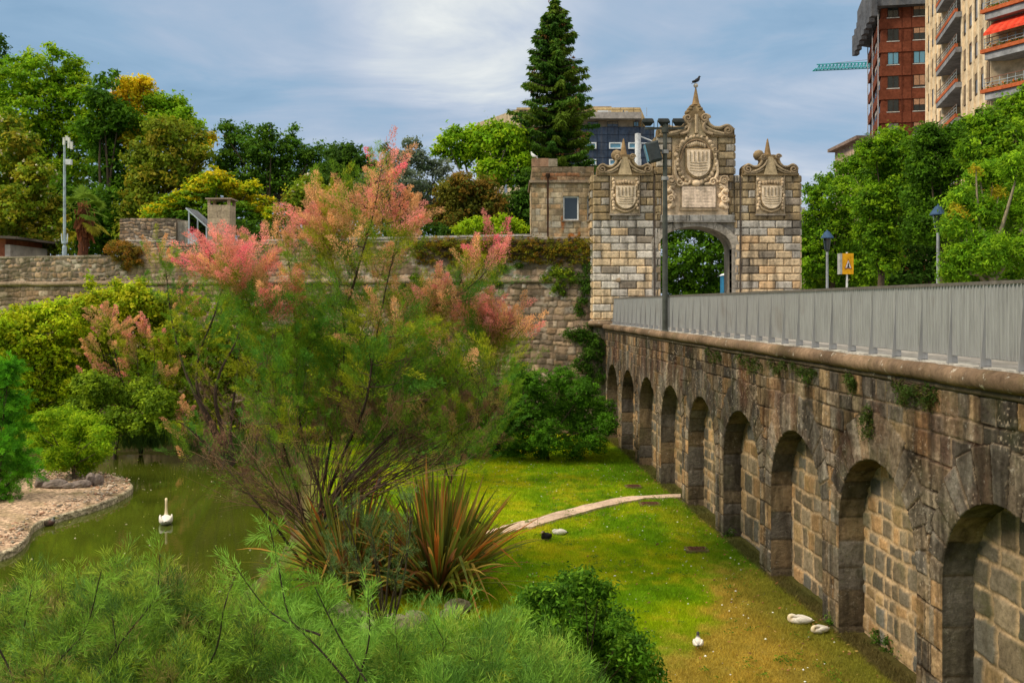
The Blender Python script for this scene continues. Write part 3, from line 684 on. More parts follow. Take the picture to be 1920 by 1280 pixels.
# chimney
ch = empty('block_chimney', at(410, 455, 42.5), 'square pale concrete block chimney with open sides under a thin flat cap', 'chimney')
a_, c_ = at(389, 460, 42.5), at(431, 384, 42.5); x0, x1 = a_[0], c_[0]; zt = c_[2]; ztop = at(0, 372, 42.5)[2]
b = MB(); z = 7.0; i = 0
while z < zt-.01:
    h = min(.29, zt-z); cut = (x0+x1)/2+(.0 if i % 2 else .0); rr_ = random.Random(i)
    segs = [x0, x0+(x1-x0)*(.45 if i % 2 else .62), x1]
    for j in range(2): b.frame((0, 0, 0), EX, EY, UP, (segs[j]+.004, 42.5, z+.004), (segs[j+1]-.004, 43.4, z+h-.004), ch=.008, c=tuple(np.array([.44, .34, .24])*rr_.uniform(.88, 1.08)))
    z += h; i += 1
b.box((x0+.01, 42.52, 7), (x1-.01, 43.38, zt-.01), (.28, .24, .2)); b.build('shaft', M['cornice'], ch)
for xx in (x0, x1-.12):
    for yy in (42.5, 43.28):
        b = MB(); b.box((xx, yy, zt), (xx+.12, yy+.12, ztop-.045), (.36, .24, .17)); b.build('corner_pier', M['cornice'], ch)
b = MB(); b.box((x0-.08, 42.42, ztop-.045), (x1+.08, 43.48, ztop+.02), (.33, .25, .2)); b.build('cap', M['cornice'], ch)
# sloping slatted panel on its frame, next to the chimney
pn = empty('sloping_panel', at(368, 440, 43), 'grey slatted panel sloping down towards the concrete chimney on a thin metal frame', 'panel')
A1 = at(347, 391, 43); B1 = at(391, 430, 43); dv = B1-A1; L1 = np.linalg.norm(dv); e1 = dv/L1; e3 = np.cross(e1, EY)
e3 = e3 if e3[2] > 0 else -e3
b = MB(); b.frame(A1, e1, EY, e3, (0, 0, 0), (L1, 1.5, .06)); b.build('frame', M['ltgrey'], pn)
b = MB()
for i in range(8): b.frame(A1, e1, EY, e3, (.03, .06+.18*i, .062), (L1-.03, .19+.18*i, .09), c=(.17, .18, .2))
b.build('slats', M['paint'], pn)
for u, y in ((353, 43.1), (353, 44.3), (386, 43.1), (386, 44.3)):
    t_ = (u-347)/44; zt_ = A1[2]+dv[2]*t_; x = at(u, 0, 43)[0]
    b = MB(); b.box((x-.03, y-.03, 7.05), (x+.03, y+.03, zt_-.01)); b.build('leg', M['ltgrey'], pn)
bx = at(361, 440, 43.2); b = MB(); b.box((bx[0]-.22, 43.2, 7.5), (bx[0]+.22, 43.5, 8.4), (.6, .62, .64)); b.build('cabinet', M['paint'], pn)

# ------------------------------------------------------------ the gate
GX = (1302-CU)*36/F; GZ = 4.44; PX = F/36
gate = empty('stone_gateway', (GX, 36.0, GZ), 'ornate old city gate of rusticated stone with three coats of arms and spires', 'gateway')
def g_(u, v): return ((u-1302)/PX, (600-v)/PX)
GO = np.array([GX, 36.0, GZ])
rb = random.Random(12)
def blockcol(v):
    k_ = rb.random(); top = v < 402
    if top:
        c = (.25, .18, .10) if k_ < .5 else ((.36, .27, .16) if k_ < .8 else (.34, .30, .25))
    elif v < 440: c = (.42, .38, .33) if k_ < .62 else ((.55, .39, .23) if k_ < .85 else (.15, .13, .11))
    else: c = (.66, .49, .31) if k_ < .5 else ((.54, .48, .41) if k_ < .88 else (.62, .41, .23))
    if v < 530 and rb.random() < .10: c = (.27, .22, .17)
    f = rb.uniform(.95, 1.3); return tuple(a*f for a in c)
def course_row(b, u0, u1, v0, v1, cuts, y0=-.10, y1=0.02, ch=.045):
    e = [u0]+[c for c in cuts if u0+2 < c < u1-2]+[u1]
    for i in range(len(e)-1):
        x0, z1 = g_(e[i], v0); x1, z0 = g_(e[i+1], v1); jx = rb.uniform(-.012, .012)
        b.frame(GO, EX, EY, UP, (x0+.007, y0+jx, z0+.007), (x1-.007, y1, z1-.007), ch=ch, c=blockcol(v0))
CH = 14.2
def pier(name, u0, u1, v0, v1, hole=None, phase=0, sides=()):
    b = MB(); v = v0; i = phase
    while v < v1-2:
        ve = min(v+CH, v1); W = u1-u0
        cuts = [u0+W*t for t in ((.30, .58, .86) if i % 2 else (.14, .44, .72))]
        if W < 40: cuts = [u0+W*.5] if i % 2 else []
        if hole and hole[2] < ve-4 and v < hole[3]-4:
            for a_, c_ in ((u0, hole[0]), (hole[1], u1)): course_row(b, a_, c_, v, ve, [(a_+c_)/2] if i % 2 else [])
        else: course_row(b, u0, u1, v, ve, cuts)
        for sx in sides:        # the return faces
            x = g_(u0 if sx < 0 else u1, 0)[0]; z1 = g_(0, v)[1]; z0 = g_(0, ve)[1]
            for y0, y1 in ([(.0, .6), (.6, 1.3)] if i % 2 else [(.0, .35), (.35, .95), (.95, 1.3)]):
                O_ = GO+EX*x; b.frame(O_, EY*(-sx), EX*(-sx), UP, ((-y1 if sx > 0 else y0)+.01, -.08, z0+.012), ((-y0 if sx > 0 else y1)-.01, .01, z1-.012), ch=.04, c=blockcol(v))
        v = ve; i += 1
    b.build(name, M['gate'], gate)
pier('side_pier', 1111, 1225, 327, 600, (1143, 1199, 335, 400), 0, (-1,))
pier('side_pier', 1389, 1500, 327, 600, (1416, 1470, 335, 400), 1, (1,))
pier('inner_pilaster', 1227, 1238.5, 327, 600, None, 0); pier('inner_pilaster', 1376.5, 1387, 327, 600, None, 1)
pier('upper_pier', 1230, 1259, 255, 327, None, 0, (-1,)); pier('upper_pier', 1345.5, 1376, 255, 327, None, 0, (1,))
pier('upper_pier', 1366, 1376, 327, 400, None, 0); pier('upper_pier', 1230, 1240, 327, 400, None, 1)
# body of the gate: cut round the elliptical opening
def opening(a=1.44, hb=.86, zs=g_(0, 465)[1]):
    return [(a*math.cos(t), zs+hb*math.sin(t)) for t in np.linspace(0, math.pi, 33)]
OP = opening()
def solid_round_opening(b, xl, xr, zt, y0, y1, c):
    pts = OP; n = len(pts)
    V = []; Fc = []
    for y in (y0, y1):
        V += [(GX+p[0], 36+y, GZ+p[1]) for p in pts]+[(GX+p[0] if abs(p[0]) < 1.2 else GX+(xr if p[0] > 0 else xl), 36+y, GZ+zt) for p in pts]
    m_ = 2*n
    for i in range(n-1):
        Fc += [(i, i+1, n+i+1, n+i), (m_+i+1, m_+i, m_+n+i, m_+n+i+1), (i+1, i, m_+i, m_+i+1), (n+i, n+i+1, m_+n+i+1, m_+n+i)]
    b.add(V, Fc, c)
    b.box((GX+xl, 36+y0, GZ-.6), (GX-1.44, 36+y1, GZ+OP[-1][1]), c); b.box((GX+1.44, 36+y0, GZ-.6), (GX+xr, 36+y1, GZ+OP[0][1]), c)
    b.add([(GX+xl, 36+y0, GZ+OP[-1][1]), (GX-1.44, 36+y0, GZ+OP[-1][1]), (GX+xl, 36+y0, GZ+zt), (GX+xr, 36+y0, GZ+OP[0][1]), (GX+1.44, 36+y0, GZ+OP[0][1]), (GX+xr, 36+y0, GZ+zt)], [(0, 1, 2), (3, 5, 4)], c)
b = MB(); xl, xr = g_(1226, 0)[0], g_(1389, 0)[0]
solid_round_opening(b, xl, xr, g_(0, 329)[1], .0, 1.3, (.33, .29, .24))
for u0, u1, vt in ((1113, 1226, 329), (1389, 1498, 329)):
    x0, x1 = g_(u0, 0)[0], g_(u1, 0)[0]; b.box((GX+x0, 36.0, GZ-.5), (GX+x1, 37.3, GZ+g_(0, vt)[1]), (.22, .18, .13))
x0, x1 = g_(1232, 0)[0], g_(1374, 0)[0]; b.box((GX+x0, 36.01, GZ+g_(0, 329)[1]), (GX+x1, 37.2, GZ+g_(0, 257)[1]), (.2, .16, .12))
b.box((GX+g_(1111, 0)[0]-.02, 36.0, -.5), (GX-1.0, 36.6, GZ-.5), (.2, .16, .11))
b.build('body', M['gate'], gate)
# archivolt in cut stones
zs = g_(0, 465)[1]
b = MB(); N_ = 15
for i in range(N_):
    t0, t1 = math.pi*i/N_+.004, math.pi*(i+1)/N_-.004; pts = []
    for t in np.linspace(t0, t1, 4): pts.append((1.44*math.cos(t), zs+.86*math.sin(t)))
    for t in np.linspace(t1, t0, 4): pts.append((1.72*math.cos(t), zs+1.13*math.sin(t)))
    k_ = rb.uniform(.85, 1.1); b.prism(pts, GO, EX, UP, EY, -.10, .4, (.40*k_, .35*k_, .29*k_))
for sx in (-1, 1):
    z = -.4
    while z < zs-.02:
        h = min(.33, zs-z); k_ = rb.uniform(.8, 1.1); a_, c_ = (1.44*sx, 1.66*sx) if sx > 0 else (1.66*sx, 1.44*sx)
        b.frame(GO, EX, EY, UP, (a_, -.09, z+.005), (c_, .4, z+h-.005), c=(.37*k_, .33*k_, .28*k_)); z += h
b.build('arch_surround', M['gate'], gate)
b = MB()
for i in range(9):
    for j in range(12):
        pass
ft = 402; z1 = g_(0, ft)[1]; z0 = g_(0, 413)[1]
us = [1238, 1262, 1287, 1291, 1313, 1316, 1341, 1376]
for i in range(len(us)-1):
    x0 = g_(us[i], 0)[0]; x1 = g_(us[i+1], 0)[0]; k_ = rb.uniform(.8, 1.15); pr = -.20 if us[i+1]-us[i] < 6 else -.16
    b.frame(GO, EX, EY, UP, (x0+.005, pr, z0), (x1-.005, .05, z1), ch=.02, c=(.33*k_, .31*k_, .28*k_))
b.frame(GO, EX, EY, UP, (g_(1236, 0)[0], -.22, g_(0, 415.5)[1]), (g_(1377, 0)[0], .05, z0-.004), c=(.27, .25, .23))
b.build('frieze', M['gate'], gate)
b = MB(); b.frame(GO, EX, EY, UP, (g_(1241, 0)[0], -.10, z1+.004), (g_(1364, 0)[0], .02, g_(0, 328)[1]), c=(.68, .50, .33))
b.frame(GO, EX, EY, UP, (g_(1260, 0)[0], -.08, g_(0, 328)[1]), (g_(1344, 0)[0], .02, g_(0, 256)[1]), c=(.50, .37, .23)); b.build('panel_ground', M['carve'], gate)
# carved parts
def blob(b, u, v, ru, rv, dep, y=-.08, c=(.5, .37, .23), n=10, seed=0):
    x, z = g_(u, v); r_ = random.Random(seed+int(u*7+v)); V = []; Fc = []; m_ = 5
    for i in range(m_):
        a_ = i/(m_-1)*math.pi/2
        for k_ in range(n):
            t = 2*math.pi*k_/n; f = 1+.12*r_.uniform(-1, 1)
            V.append(GO+EX*(x+ru/PX*math.cos(a_)*math.cos(t)*f)+UP*(z+rv/PX*math.cos(a_)*math.sin(t)*f)+EY*(y-dep*math.sin(a_)))
    for i in range(m_-1):
        for k_ in range(n): Fc.append((i*n+k_, i*n+(k_+1) % n, (i+1)*n+(k_+1) % n, (i+1)*n+k_))
    b.add(V, Fc, c)
def volute(b, u, v, r, sgn=1, turns=1.6, w=.06, y=-.2, c=(.26, .18, .10), start=0.0):
    pts = []; rs_ = []
    for t in np.linspace(0, 1, 34):
        th = start+sgn*t*turns*2*math.pi; rr = r*(1-.85*t)/PX; x, z = g_(u, v)
        pts.append(GO+EX*(x+rr*math.cos(th))+UP*(z+rr*math.sin(th))+EY*(y-.05*t)); rs_.append(w*(1-.5*t))
    b.tube(pts, rs_, 7, c)
def ribbon(b, pts, w=.05, y=-.2, c=(.26, .18, .10)):
    P = np.array([g_(*p) for p in pts]); t = np.linspace(0, len(P)-1, len(P)*6); k_ = np.arange(len(P))
    # smooth through points
    xs = np.interp(t, k_, P[:, 0]); zs_ = np.interp(t, k_, P[:, 1]); ker = np.ones(5)/5
    xs[2:-2] = np.convolve(xs, ker, 'valid'); zs_[2:-2] = np.convolve(zs_, ker, 'valid')
    b.tube([GO+EX*a_+UP*c_+EY*y for a_, c_ in zip(xs, zs_)], w, 7, c)
# shields with cartouches
def shield(b, u0, u1, v0, v1, y=-.1, c=(.52, .40, .26), rim=(.36, .26, .15), fancy=True):
    cu = (u0+u1)/2; w_ = (u1-u0)/2
    def sh(f):
        P = [(-1, 1), (1, 1), (1, -.1)]+[(math.cos(t), -.1-.9*math.sin(t)) for t in np.linspace(.15, math.pi-.15, 12)]+[(-1, -.1)]
        hh = (v1-v0)/2; vc = (v0+v1)/2
        return [((cu+p[0]*w_*f-1302)/PX, (600-(vc-p[1]*hh*f))/PX) for p in P][::-1]
    b.prism(sh(1.12), GO, EX, UP, EY, y-.05, y+.02, rim); b.prism(sh(1.0), GO, EX, UP, EY, y-.10, y-.04, c)
    # quartered charges
    hh = (v1-v0)/2; vc = (v0+v1)/2
    for i in range(-2, 3):
        x, z = g_(cu+i*w_*.36, vc-hh*.5); b.frame(GO, EX, EY, UP, (x-.02, y-.12, z-hh/PX*.35), (x+.02, y-.09, z+hh/PX*.35), c=(.3, .23, .15))
    for i in range(4):
        ribbon(b, [(cu-w_*.75, vc+hh*(-.05+.2*i)), (cu, vc+hh*(.02+.2*i)), (cu+w_*.75, vc+hh*(-.05+.2*i))], .015, y-.1, (.42, .32, .2))
b = MB(); CC = (.76, .57, .38)
x, z = g_(1307.5, 297)
# oval cartouche border of the main arms
pts = []
for t in np.linspace(0, 2*math.pi, 40): pts.append((1304+35*math.cos(t), 300-43*math.sin(t)))
ribbon(b, pts, .075, -.15, (.34, .25, .15))
ribbon(b, [(1304+29*math.cos(t), 298-36*math.sin(t)) for t in np.linspace(0, math.pi, 20)], .04, -.18, (.3, .2, .12))
shield(b, 1286, 1329, 281, 331, -.15, (.74, .58, .42))
r7 = random.Random(7)
for i in range(30):
    t = 2*math.pi*i/30; blob(b, 1304+36*math.cos(t)+r7.uniform(-2, 2), 299-44*math.sin(t), r7.uniform(3, 5.5), r7.uniform(3.5, 6), .12, -.12, tuple(np.array(CC)*r7.uniform(.6, 1.05)))
for i in range(9): blob(b, 1288+4*i, 268+abs(i-4)*1.1, 4, 5, .1, -.12, (.5, .38, .25))
for s_ in (-1, 1):
    ribbon(b, [(1304+s_*38, 300), (1304+s_*40, 325), (1304+s_*30, 342), (1304+s_*15, 345)], .06, -.16, CC)
    volute(b, 1304+s_*31, 341, 8, s_, 1.3, .04, -.2, CC); volute(b, 1304+s_*35, 281, 6, -s_, 1.3, .035, -.2, (.36, .26, .16))
blob(b, 1304, 343, 9, 7, .16, -.12, CC)
b.build('main_arms', M['carve'], gate)
b = MB(); x0, z0 = g_(1275, 390); x1, z1 = g_(1342, 347)
b.frame(GO, EX, EY, UP, (x0, -.17, z0), (x1, -.09, z1), c=(.33, .25, .17)); b.frame(GO, EX, EY, UP, (x0+.05, -.185, z0+.05), (x1-.05, -.16, z1-.05), c=(.88, .68, .52))
b.frame(GO, EX, EY, UP, (x0-.05, -.2, z0-.07), (x1+.05, -.09, z0-.01), c=(.35, .26, .17))
for i in range(6):
    for j in range(5):
        xa = x0+.12+j*(x1-x0-.24)/5; L_ = r7.uniform(.15, .24); zz_ = z1-.13-i*.125
        b.frame(GO, EX, EY, UP, (xa, -.189, zz_-.008), (xa+L_, -.18, zz_+.010), c=(.62, .47, .35))
b.build('inscription_panel', M['carve'], gate)
for s_ in (-1, 1):      # carved figures either side of the inscription
    b = MB(); cu = 1302+s_*49+4
    for (du, v, ru, rv, d) in [(0, 338, 9, 6, .14), (-3, 350, 6, 5, .13), (4, 357, 7, 6, .16), (-4, 366, 7, 6, .12), (4, 374, 8, 6, .15), (-2, 384, 8, 6, .13), (6, 388, 5, 5, .1), (-6, 340, 5, 4, .1)]:
        blob(b, cu+du*s_, v, ru, rv, d, -.09, tuple(np.array(CC)*r7.uniform(.8, 1.1)))
    ribbon(b, [(cu-s_*8, 345), (cu+s_*4, 352), (cu-s_*5, 362), (cu+s_*6, 370), (cu-s_*4, 380), (cu+s_*5, 390)], .05, -.18, CC)
    volute(b, cu, 338, 9, s_, 1.5, .045, -.2, (.42, .31, .2)); volute(b, cu+s_*1, 372, 7, -s_, 1.4, .04, -.22, CC)
    b.build('carved_figure', M['carve'], gate)
for cu, a_, c_ in ((1171, 1143, 1199), (1443, 1416, 1470)):
    b = MB(); x0, z0 = g_(a_, 400); x1, z1 = g_(c_, 328)
    b.frame(GO, EX, EY, UP, (x0, -.09, z0), (x1, .02, z1), c=(.60, .45, .28))
    for x in (x0, x1-.05): b.frame(GO, EX, EY, UP, (x, -.14, z0), (x+.05, -.08, z1), c=(.34, .26, .17))
    b.frame(GO, EX, EY, UP, (x0-.02, -.15, z0-.06), (x1+.02, -.02, z0), c=(.3, .25, .2))
    shield(b, cu-17, cu+20, 348, 390, -.1, (.76, .60, .43)); ribbon(b, [(cu-22+0, 345), (cu-24, 370), (cu-18, 390), (cu, 397), (cu+18, 391), (cu+24, 370), (cu+22, 345)], .045, -.13, (.42, .31, .19))
    for i in range(10): blob(b, cu-22+r7.uniform(-2, 2), 336+i*6, 3.2, 4, .1, -.1, tuple(np.array(CC)*r7.uniform(.55, 1))); blob(b, cu+23+r7.uniform(-2, 2), 336+i*6, 3.2, 4, .1, -.1, tuple(np.array(CC)*r7.uniform(.55, 1)))
    for i in range(6): blob(b, cu-13+i*5.2, 340+abs(i-2.5), 3.6, 4.2, .1, -.1, (.42, .31, .2))
    b.build('side_arms', M['carve'], gate)
# crests: silhouette slab, volutes, pedestal, spire with ball
DK = (.23, .16, .085)
def crest(name, cu, vb, hw, h, k_=1.0, ps=1.0):
    b = MB()
    S_ = [(-1, 0), (-1.0, .18), (-.99, .42), (-.92, .55), (-.80, .60), (-.68, .52), (-.6, .42), (-.45, .46), (-.34, .60), (-.30, .80), (-.33, .92), (-.26, 1.05), (-.12, 1.08)]
    pts = [(cu+p[0]*hw, vb-p[1]*h) for p in S_]+[(cu-p[0]*hw, vb-p[1]*h) for p in S_[::-1]]
    b.prism([g_(*p) for p in pts][::-1], GO, EX, UP, EY, -.12, .45, DK)
    for s_ in (-1, 1):
        volute(b, cu+s_*hw*.82, vb-h*.29, h*.22, -s_, 1.7, .06*k_, -.16, (.33, .24, .15), start=math.pi/2)
        ribbon(b, [(cu+s_*hw*.98, vb-h*.3), (cu+s_*hw*.82, vb-h*.58), (cu+s_*hw*.62, vb-h*.42), (cu+s_*hw*.45, vb-h*.44), (cu+s_*hw*.33, vb-h*.62), (cu+s_*hw*.28, vb-h*.85)], .06*k_, -.15, (.35, .26, .16))
        ribbon(b, [(cu+s_*hw*.72, vb-h*.12), (cu+s_*hw*.45, vb-h*.25), (cu+s_*hw*.22, vb-h*.5), (cu+s_*hw*.12, vb-h*.8)], .05*k_, -.16, (.45, .34, .22))
        ribbon(b, [(cu+s_*hw*.95, vb-h*.06), (cu+s_*hw*.5, vb-h*.10), (cu+s_*hw*.25, vb-h*.3)], .04*k_, -.15, (.36, .27, .17))
        volute(b, cu+s_*hw*.27, vb-h*.94, h*.16, s_, 1.5, .05*k_, -.17, (.33, .24, .15))
    b.prism([g_(cu-hw*.25, vb), g_(cu+hw*.25, vb), g_(cu+hw*.08, vb-h*.95), g_(cu-hw*.08, vb-h*.95)][::-1], GO, EX, UP, EY, -.17, -.1, (.50, .38, .23))
    x0, z0 = g_(cu-hw*1.02, vb); x1 = g_(cu+hw*1.02, 0)[0]; b.frame(GO, EX, EY, UP, (x0, -.16, z0-.03), (x1, .5, z0+.05), c=DK)
    b.build(name, M['carve'], gate)
    return b
def spire(name, cu, vb, vt, wb, ball=True):
    b = MB(); x, z0 = g_(cu, vb); z1 = g_(0, vt)[1]; r_ = wb/PX/2; H_ = z1-z0
    O_ = GO+EX*x+EY*.15+UP*z0
    b.lathe([(r_*.85, 0), (r_*.85, .05), (r_, .07), (r_, .13*H_), (r_*.82, .17*H_), (r_*.16, H_*.96), (r_*.05, H_)], O_, 12, (.28, .18, .09))
    if ball: b.lathe([(.0, H_-.02), (.07, H_+.01), (.095, H_+.07), (.07, H_+.14), (.0, H_+.17)], O_, 10, (.45, .4, .34))
    b.build(name, M['carve'], gate, smooth=False)
crest('side_crest', 1171, 327, 52, 35, .8); crest('side_crest', 1443, 327, 52, 35, .8)
spire('spire', 1170, 297, 257, 17, False); spire('spire', 1441, 296, 257, 17, False)
for cu in (1171, 1443):
    b = MB(); x, z = g_(cu, 297); b.frame(GO, EX, EY, UP, (x-.32, -.05, z-.24), (x+.32, .4, z+.05), ch=.03, c=DK); b.build('pedestal', M['carve'], gate)
    x, z = g_(cu-11, 284); b = MB(); b.lathe([(0, -.22), (.14, -.17), (.21, -.05), (.21, .06), (.14, .17), (0, .22)], GO+EX*x+EY*.75+UP*z, 14, (.32, .23, .13)); b.build('stone_ball', M['carve'], gate, smooth=True)
crest('main_crest', 1304, 255, 72, 36, 1.2)
b = MB()
pts = [(1280, 240), (1279, 228), (1283, 217), (1291, 212), (1296, 208), (1315, 208), (1320, 212), (1327, 219), (1327, 228), (1323, 240)]
b.prism([g_(*p) for p in pts][::-1], GO, EX, UP, EY, -.16, .5, DK)
for s_ in (-1, 1):
    volute(b, 1304+s_*16, 222, 8, s_, 1.5, .055, -.2, (.36, .26, .16)); ribbon(b, [(1304+s_*20, 226), (1304+s_*12, 236), (1304+s_*16, 248), (1304+s_*30, 252)], .055, -.2, (.42, .31, .2))
    for (du, v, r_) in ((13, 209, 5), (9, 203, 5), (6, 198, 4)): blob(b, 1304+s_*du, v, r_+1, r_, .2, .1, DK); blob(b, 1304+s_*du, v, r_+1, r_, -.3, .1, DK)
ribbon(b, [(1304, 215), (1304, 250)], .07, -.2, (.45, .34, .22))
b.prism([g_(1290, 213), g_(1318, 213), g_(1311, 198), g_(1299, 198)][::-1], GO, EX, UP, EY, -.05, .4, (.40, .29, .16)); b.build('crest_pedestal', M['carve'], gate)
spire('spire', 1306, 198, 161, 17, True)
# drain pipes in the joints
for u in (1226.2, 1388):
    b = MB(); x = g_(u, 0)[0]; b.tube([GO+EX*x+EY*-.10+UP*g_(0, 590)[1], GO+EX*x+EY*-.10+UP*g_(0, 330)[1]], .018, 6, (.08, .06, .05)); b.build('drain_pipe', M['paint'], gate)
# base moulding where the gate meets the cornice
b = MB(); x0, x1 = g_(1108, 0)[0], g_(1232, 0)[0]; b.tube([GO+EX*(x0-.02)+UP*-.10+EY*1.0, GO+EX*(x0-.02)+UP*-.10+EY*-.1, GO+EX*(x0+.9)+UP*-.14+EY*-.12], .12, 12, (.27, .185, .12)); b.build('base_moulding', M['cornice'], gate, smooth=True)

# ------------------------------------------------------------ guardhouse
gh = empty('guardhouse', at(1050, 443, 37.2), 'small square sandstone guardhouse with a parapet and white framed windows, left of the gateway', 'building')
YG = 36.9
def gp(u, v): p = at(u, v, YG); return p[0], p[2]
x0, zb = gp(997, 446); x1, zt = gp(1113, 313); zc = gp(0, 343)[1]
win = [(1056, 1085, 368, 413), (1101, 1112, 368, 413)]
PALG = [(.50, .37, .23), (.42, .30, .18), (.46, .40, .31), (.52, .33, .18), (.36, .27, .17), (.55, .44, .30)]
def inwin(S, Z):
    k_ = np.ones(S.shape, bool)
    for a_, c_, d_, e_ in win:
        xa, zh = gp(a_, d_); xb, zl = gp(c_, e_); k_ &= ~((S > xa) & (S < xb) & (Z > zl) & (Z < zh))
    return k_
def post_g(S, Z, H, C):
    xa, zh = gp(1050, 362); o_ = sstep(.02, .0, np.abs(S-gp(1070, 0)[0])-.75*.5)*sstep(.0, .25, .6-np.abs(Z-gp(0, 425)[1])); o_ = (sstep(.45, .6, fbm(S*3, Z*3, 5))*o_)[..., None]
    C = C*(1-o_)+np.array([.5, .17, .05])*o_; return H, C
fg = lambda S, Z, H: np.array([0, YG, 0])+EX*S[..., None]-EY*H[..., None]+UP*Z[..., None]
relief_sheet('front_wall', fg, x0, x1, zb-1, zc, .028, .21, .34, 350, PALG, (.36, .27, .18), .02, M['rubble'], gh, .015, .015, keep=inwin, post=post_g, jit=.4)
relief_sheet('side_wall', lambda S, Z, H: np.array([x0, YG, 0])+EY*(-S)[..., None]-EX*H[..., None]+UP*Z[..., None], -3.2, 0, zb-1, zc, .04, .21, .4, 351, PALG, (.36, .27, .18), .02, M['rubble'], gh, .015, .015)
b = MB()
xe = [x0+.01]
cols_ = sorted([gp(a_, 0)[0] for a_, *_ in win]+[gp(c_, 0)[0] for _, c_, *_ in win])
zl, zh = gp(0, 413)[1], gp(0, 368)[1]
b.box((x0+.01, YG+.02, zb-1), (x1, YG+3.2, zl), (.4, .3, .2)); b.box((x0+.01, YG+.02, zh), (x1, YG+3.2, zc), (.4, .3, .2))
b.box((x0+.01, YG+.02, zl), (cols_[0], YG+3.2, zh), (.4, .3, .2)); b.box((cols_[1], YG+.02, zl), (cols_[2], YG+3.2, zh), (.4, .3, .2)); b.box((cols_[3], YG+.02, zl), (x1, YG+3.2, zh), (.4, .3, .2))
b.build('core', M['rubble'], gh)
for a_, c_, d_, e_ in win:
    xa, xb = gp(a_, 0)[0], gp(c_, 0)[0]; b = MB(); t_ = .05
    for q in ((xa, xa+t_, zl, zh), (xb-t_, xb, zl, zh), (xa+t_, xb-t_, zl, zl+t_), (xa+t_, xb-t_, zh-t_, zh)): b.box((q[0], YG+.06, q[2]), (q[1], YG+.14, q[3]), (.75, .76, .76))
    wf = b.build('window_frame', M['paint'], gh); b = MB(); b.box((xa+t_, YG+.10, zl+t_), (xb-t_, YG+.11, zh-t_)); b.build('pane', M['glass'], wf)
    b = MB(); b.box((xa-.06, YG-.06, zl-.06), (xb+.06, YG+.06, zl-.002), (.4, .33, .26)); b.build('sill', M['rubble'], wf)
b = MB(); b.box((x0-.10, YG-.11, zc), (x1, YG+3.3, zc+.10), (.33, .25, .18)); b.build('string_course', M['cornice'], gh)
z2 = zt
relief_sheet('parapet', fg, x0+.0, x1, zc+.101, z2, .03, .2, .36, 352, [(.25, .17, .10), (.34, .22, .13), (.2, .15, .1), (.3, .14, .07)], (.2, .14, .09), .02, M['rubble'], gh, .02, .03)
b = MB(); b.box((x0+.01, YG+.02, zc+.101), (x1, YG+.35, z2+.01), (.26, .19, .12)); b.box((x0+.01, YG+.35, zc+.101), (x0+.35, YG+3.1, z2+.01), (.26, .19, .12))
za = gp(0, 297)[1]; xm = gp(1045, 0)[0]; b.box((x0+.0, YG-.02, z2+.012), (xm-.35, YG+.40, za), (.34, .2, .13)); b.box((xm-.35, YG-.025, z2+.012), (xm, YG+.40, za-.02), (.36, .29, .22)); b.build('merlon', M['rubble'], gh)
b = MB(); xd = gp(1027, 0)[0]; b.tube([(xd, YG-.1, zb-.9), (xd, YG-.1, zc-.1), (xd, YG-.12, zc+.2)], .035, 8, (.06, .03, .02)); b.lathe([(.04, 0), (.09, .12), (.09, .2)], (xd, YG-.12, zc+.15), 8, (.05, .03, .02)); b.build('downpipe', M['paint'], gh)
# ------------------------------------------------------------ towers and city
def on_line(u, A_, B_):
    """parameter (metres from A_) where image column u meets the plan line A_-B_"""
    A_ = np.array(A_, float); B_ = np.array(B_, float); d = (B_-A_)/np.linalg.norm(B_-A_); k_ = (u-CU)/F
    return (k_*A_[1]-A_[0])/(d[0]-k_*d[1])
class Face:
    def __init__(s, A_, B_):
        s.A = np.array([A_[0], A_[1], 0.]); s.B = np.array([B_[0], B_[1], 0.]); s.L = np.linalg.norm(s.B-s.A); s.t = (s.B-s.A)/s.L
        s.n = np.array([s.t[1], -s.t[0], 0])
        if np.dot(s.n, -s.A) < 0: s.n = -s.n
    def box(s, b, s0, s1, z0, z1, n0, n1, c=None, ch=0):
        b.frame(s.A, s.t, -s.n, UP, (s0, -n1, z0), (s1, -n0, z1), ch, c)
        return b
    def u(s, u): return on_line(u, s.A[:2], s.B[:2])
    def z(s, v, u): p = s.A+s.t*s.u(u); return EYE-(v-HV)*p[1]/F
M['brick'] = stone_mat('brick_cladding', 3, .15, (.09, .03, .02), 0, .1); M['render'] = stone_mat('render', 2, .12, (.3, .25, .18), 0, .05)
def solid(b, P, z0, z1, c):
    n = len(P); b.add([(p[0], p[1], z0) for p in P]+[(p[0], p[1], z1) for p in P], [list(range(n))[::-1], list(range(n, 2*n))]+[[i, (i+1) % n, n+(i+1) % n, n+i] for i in range(n)], c)
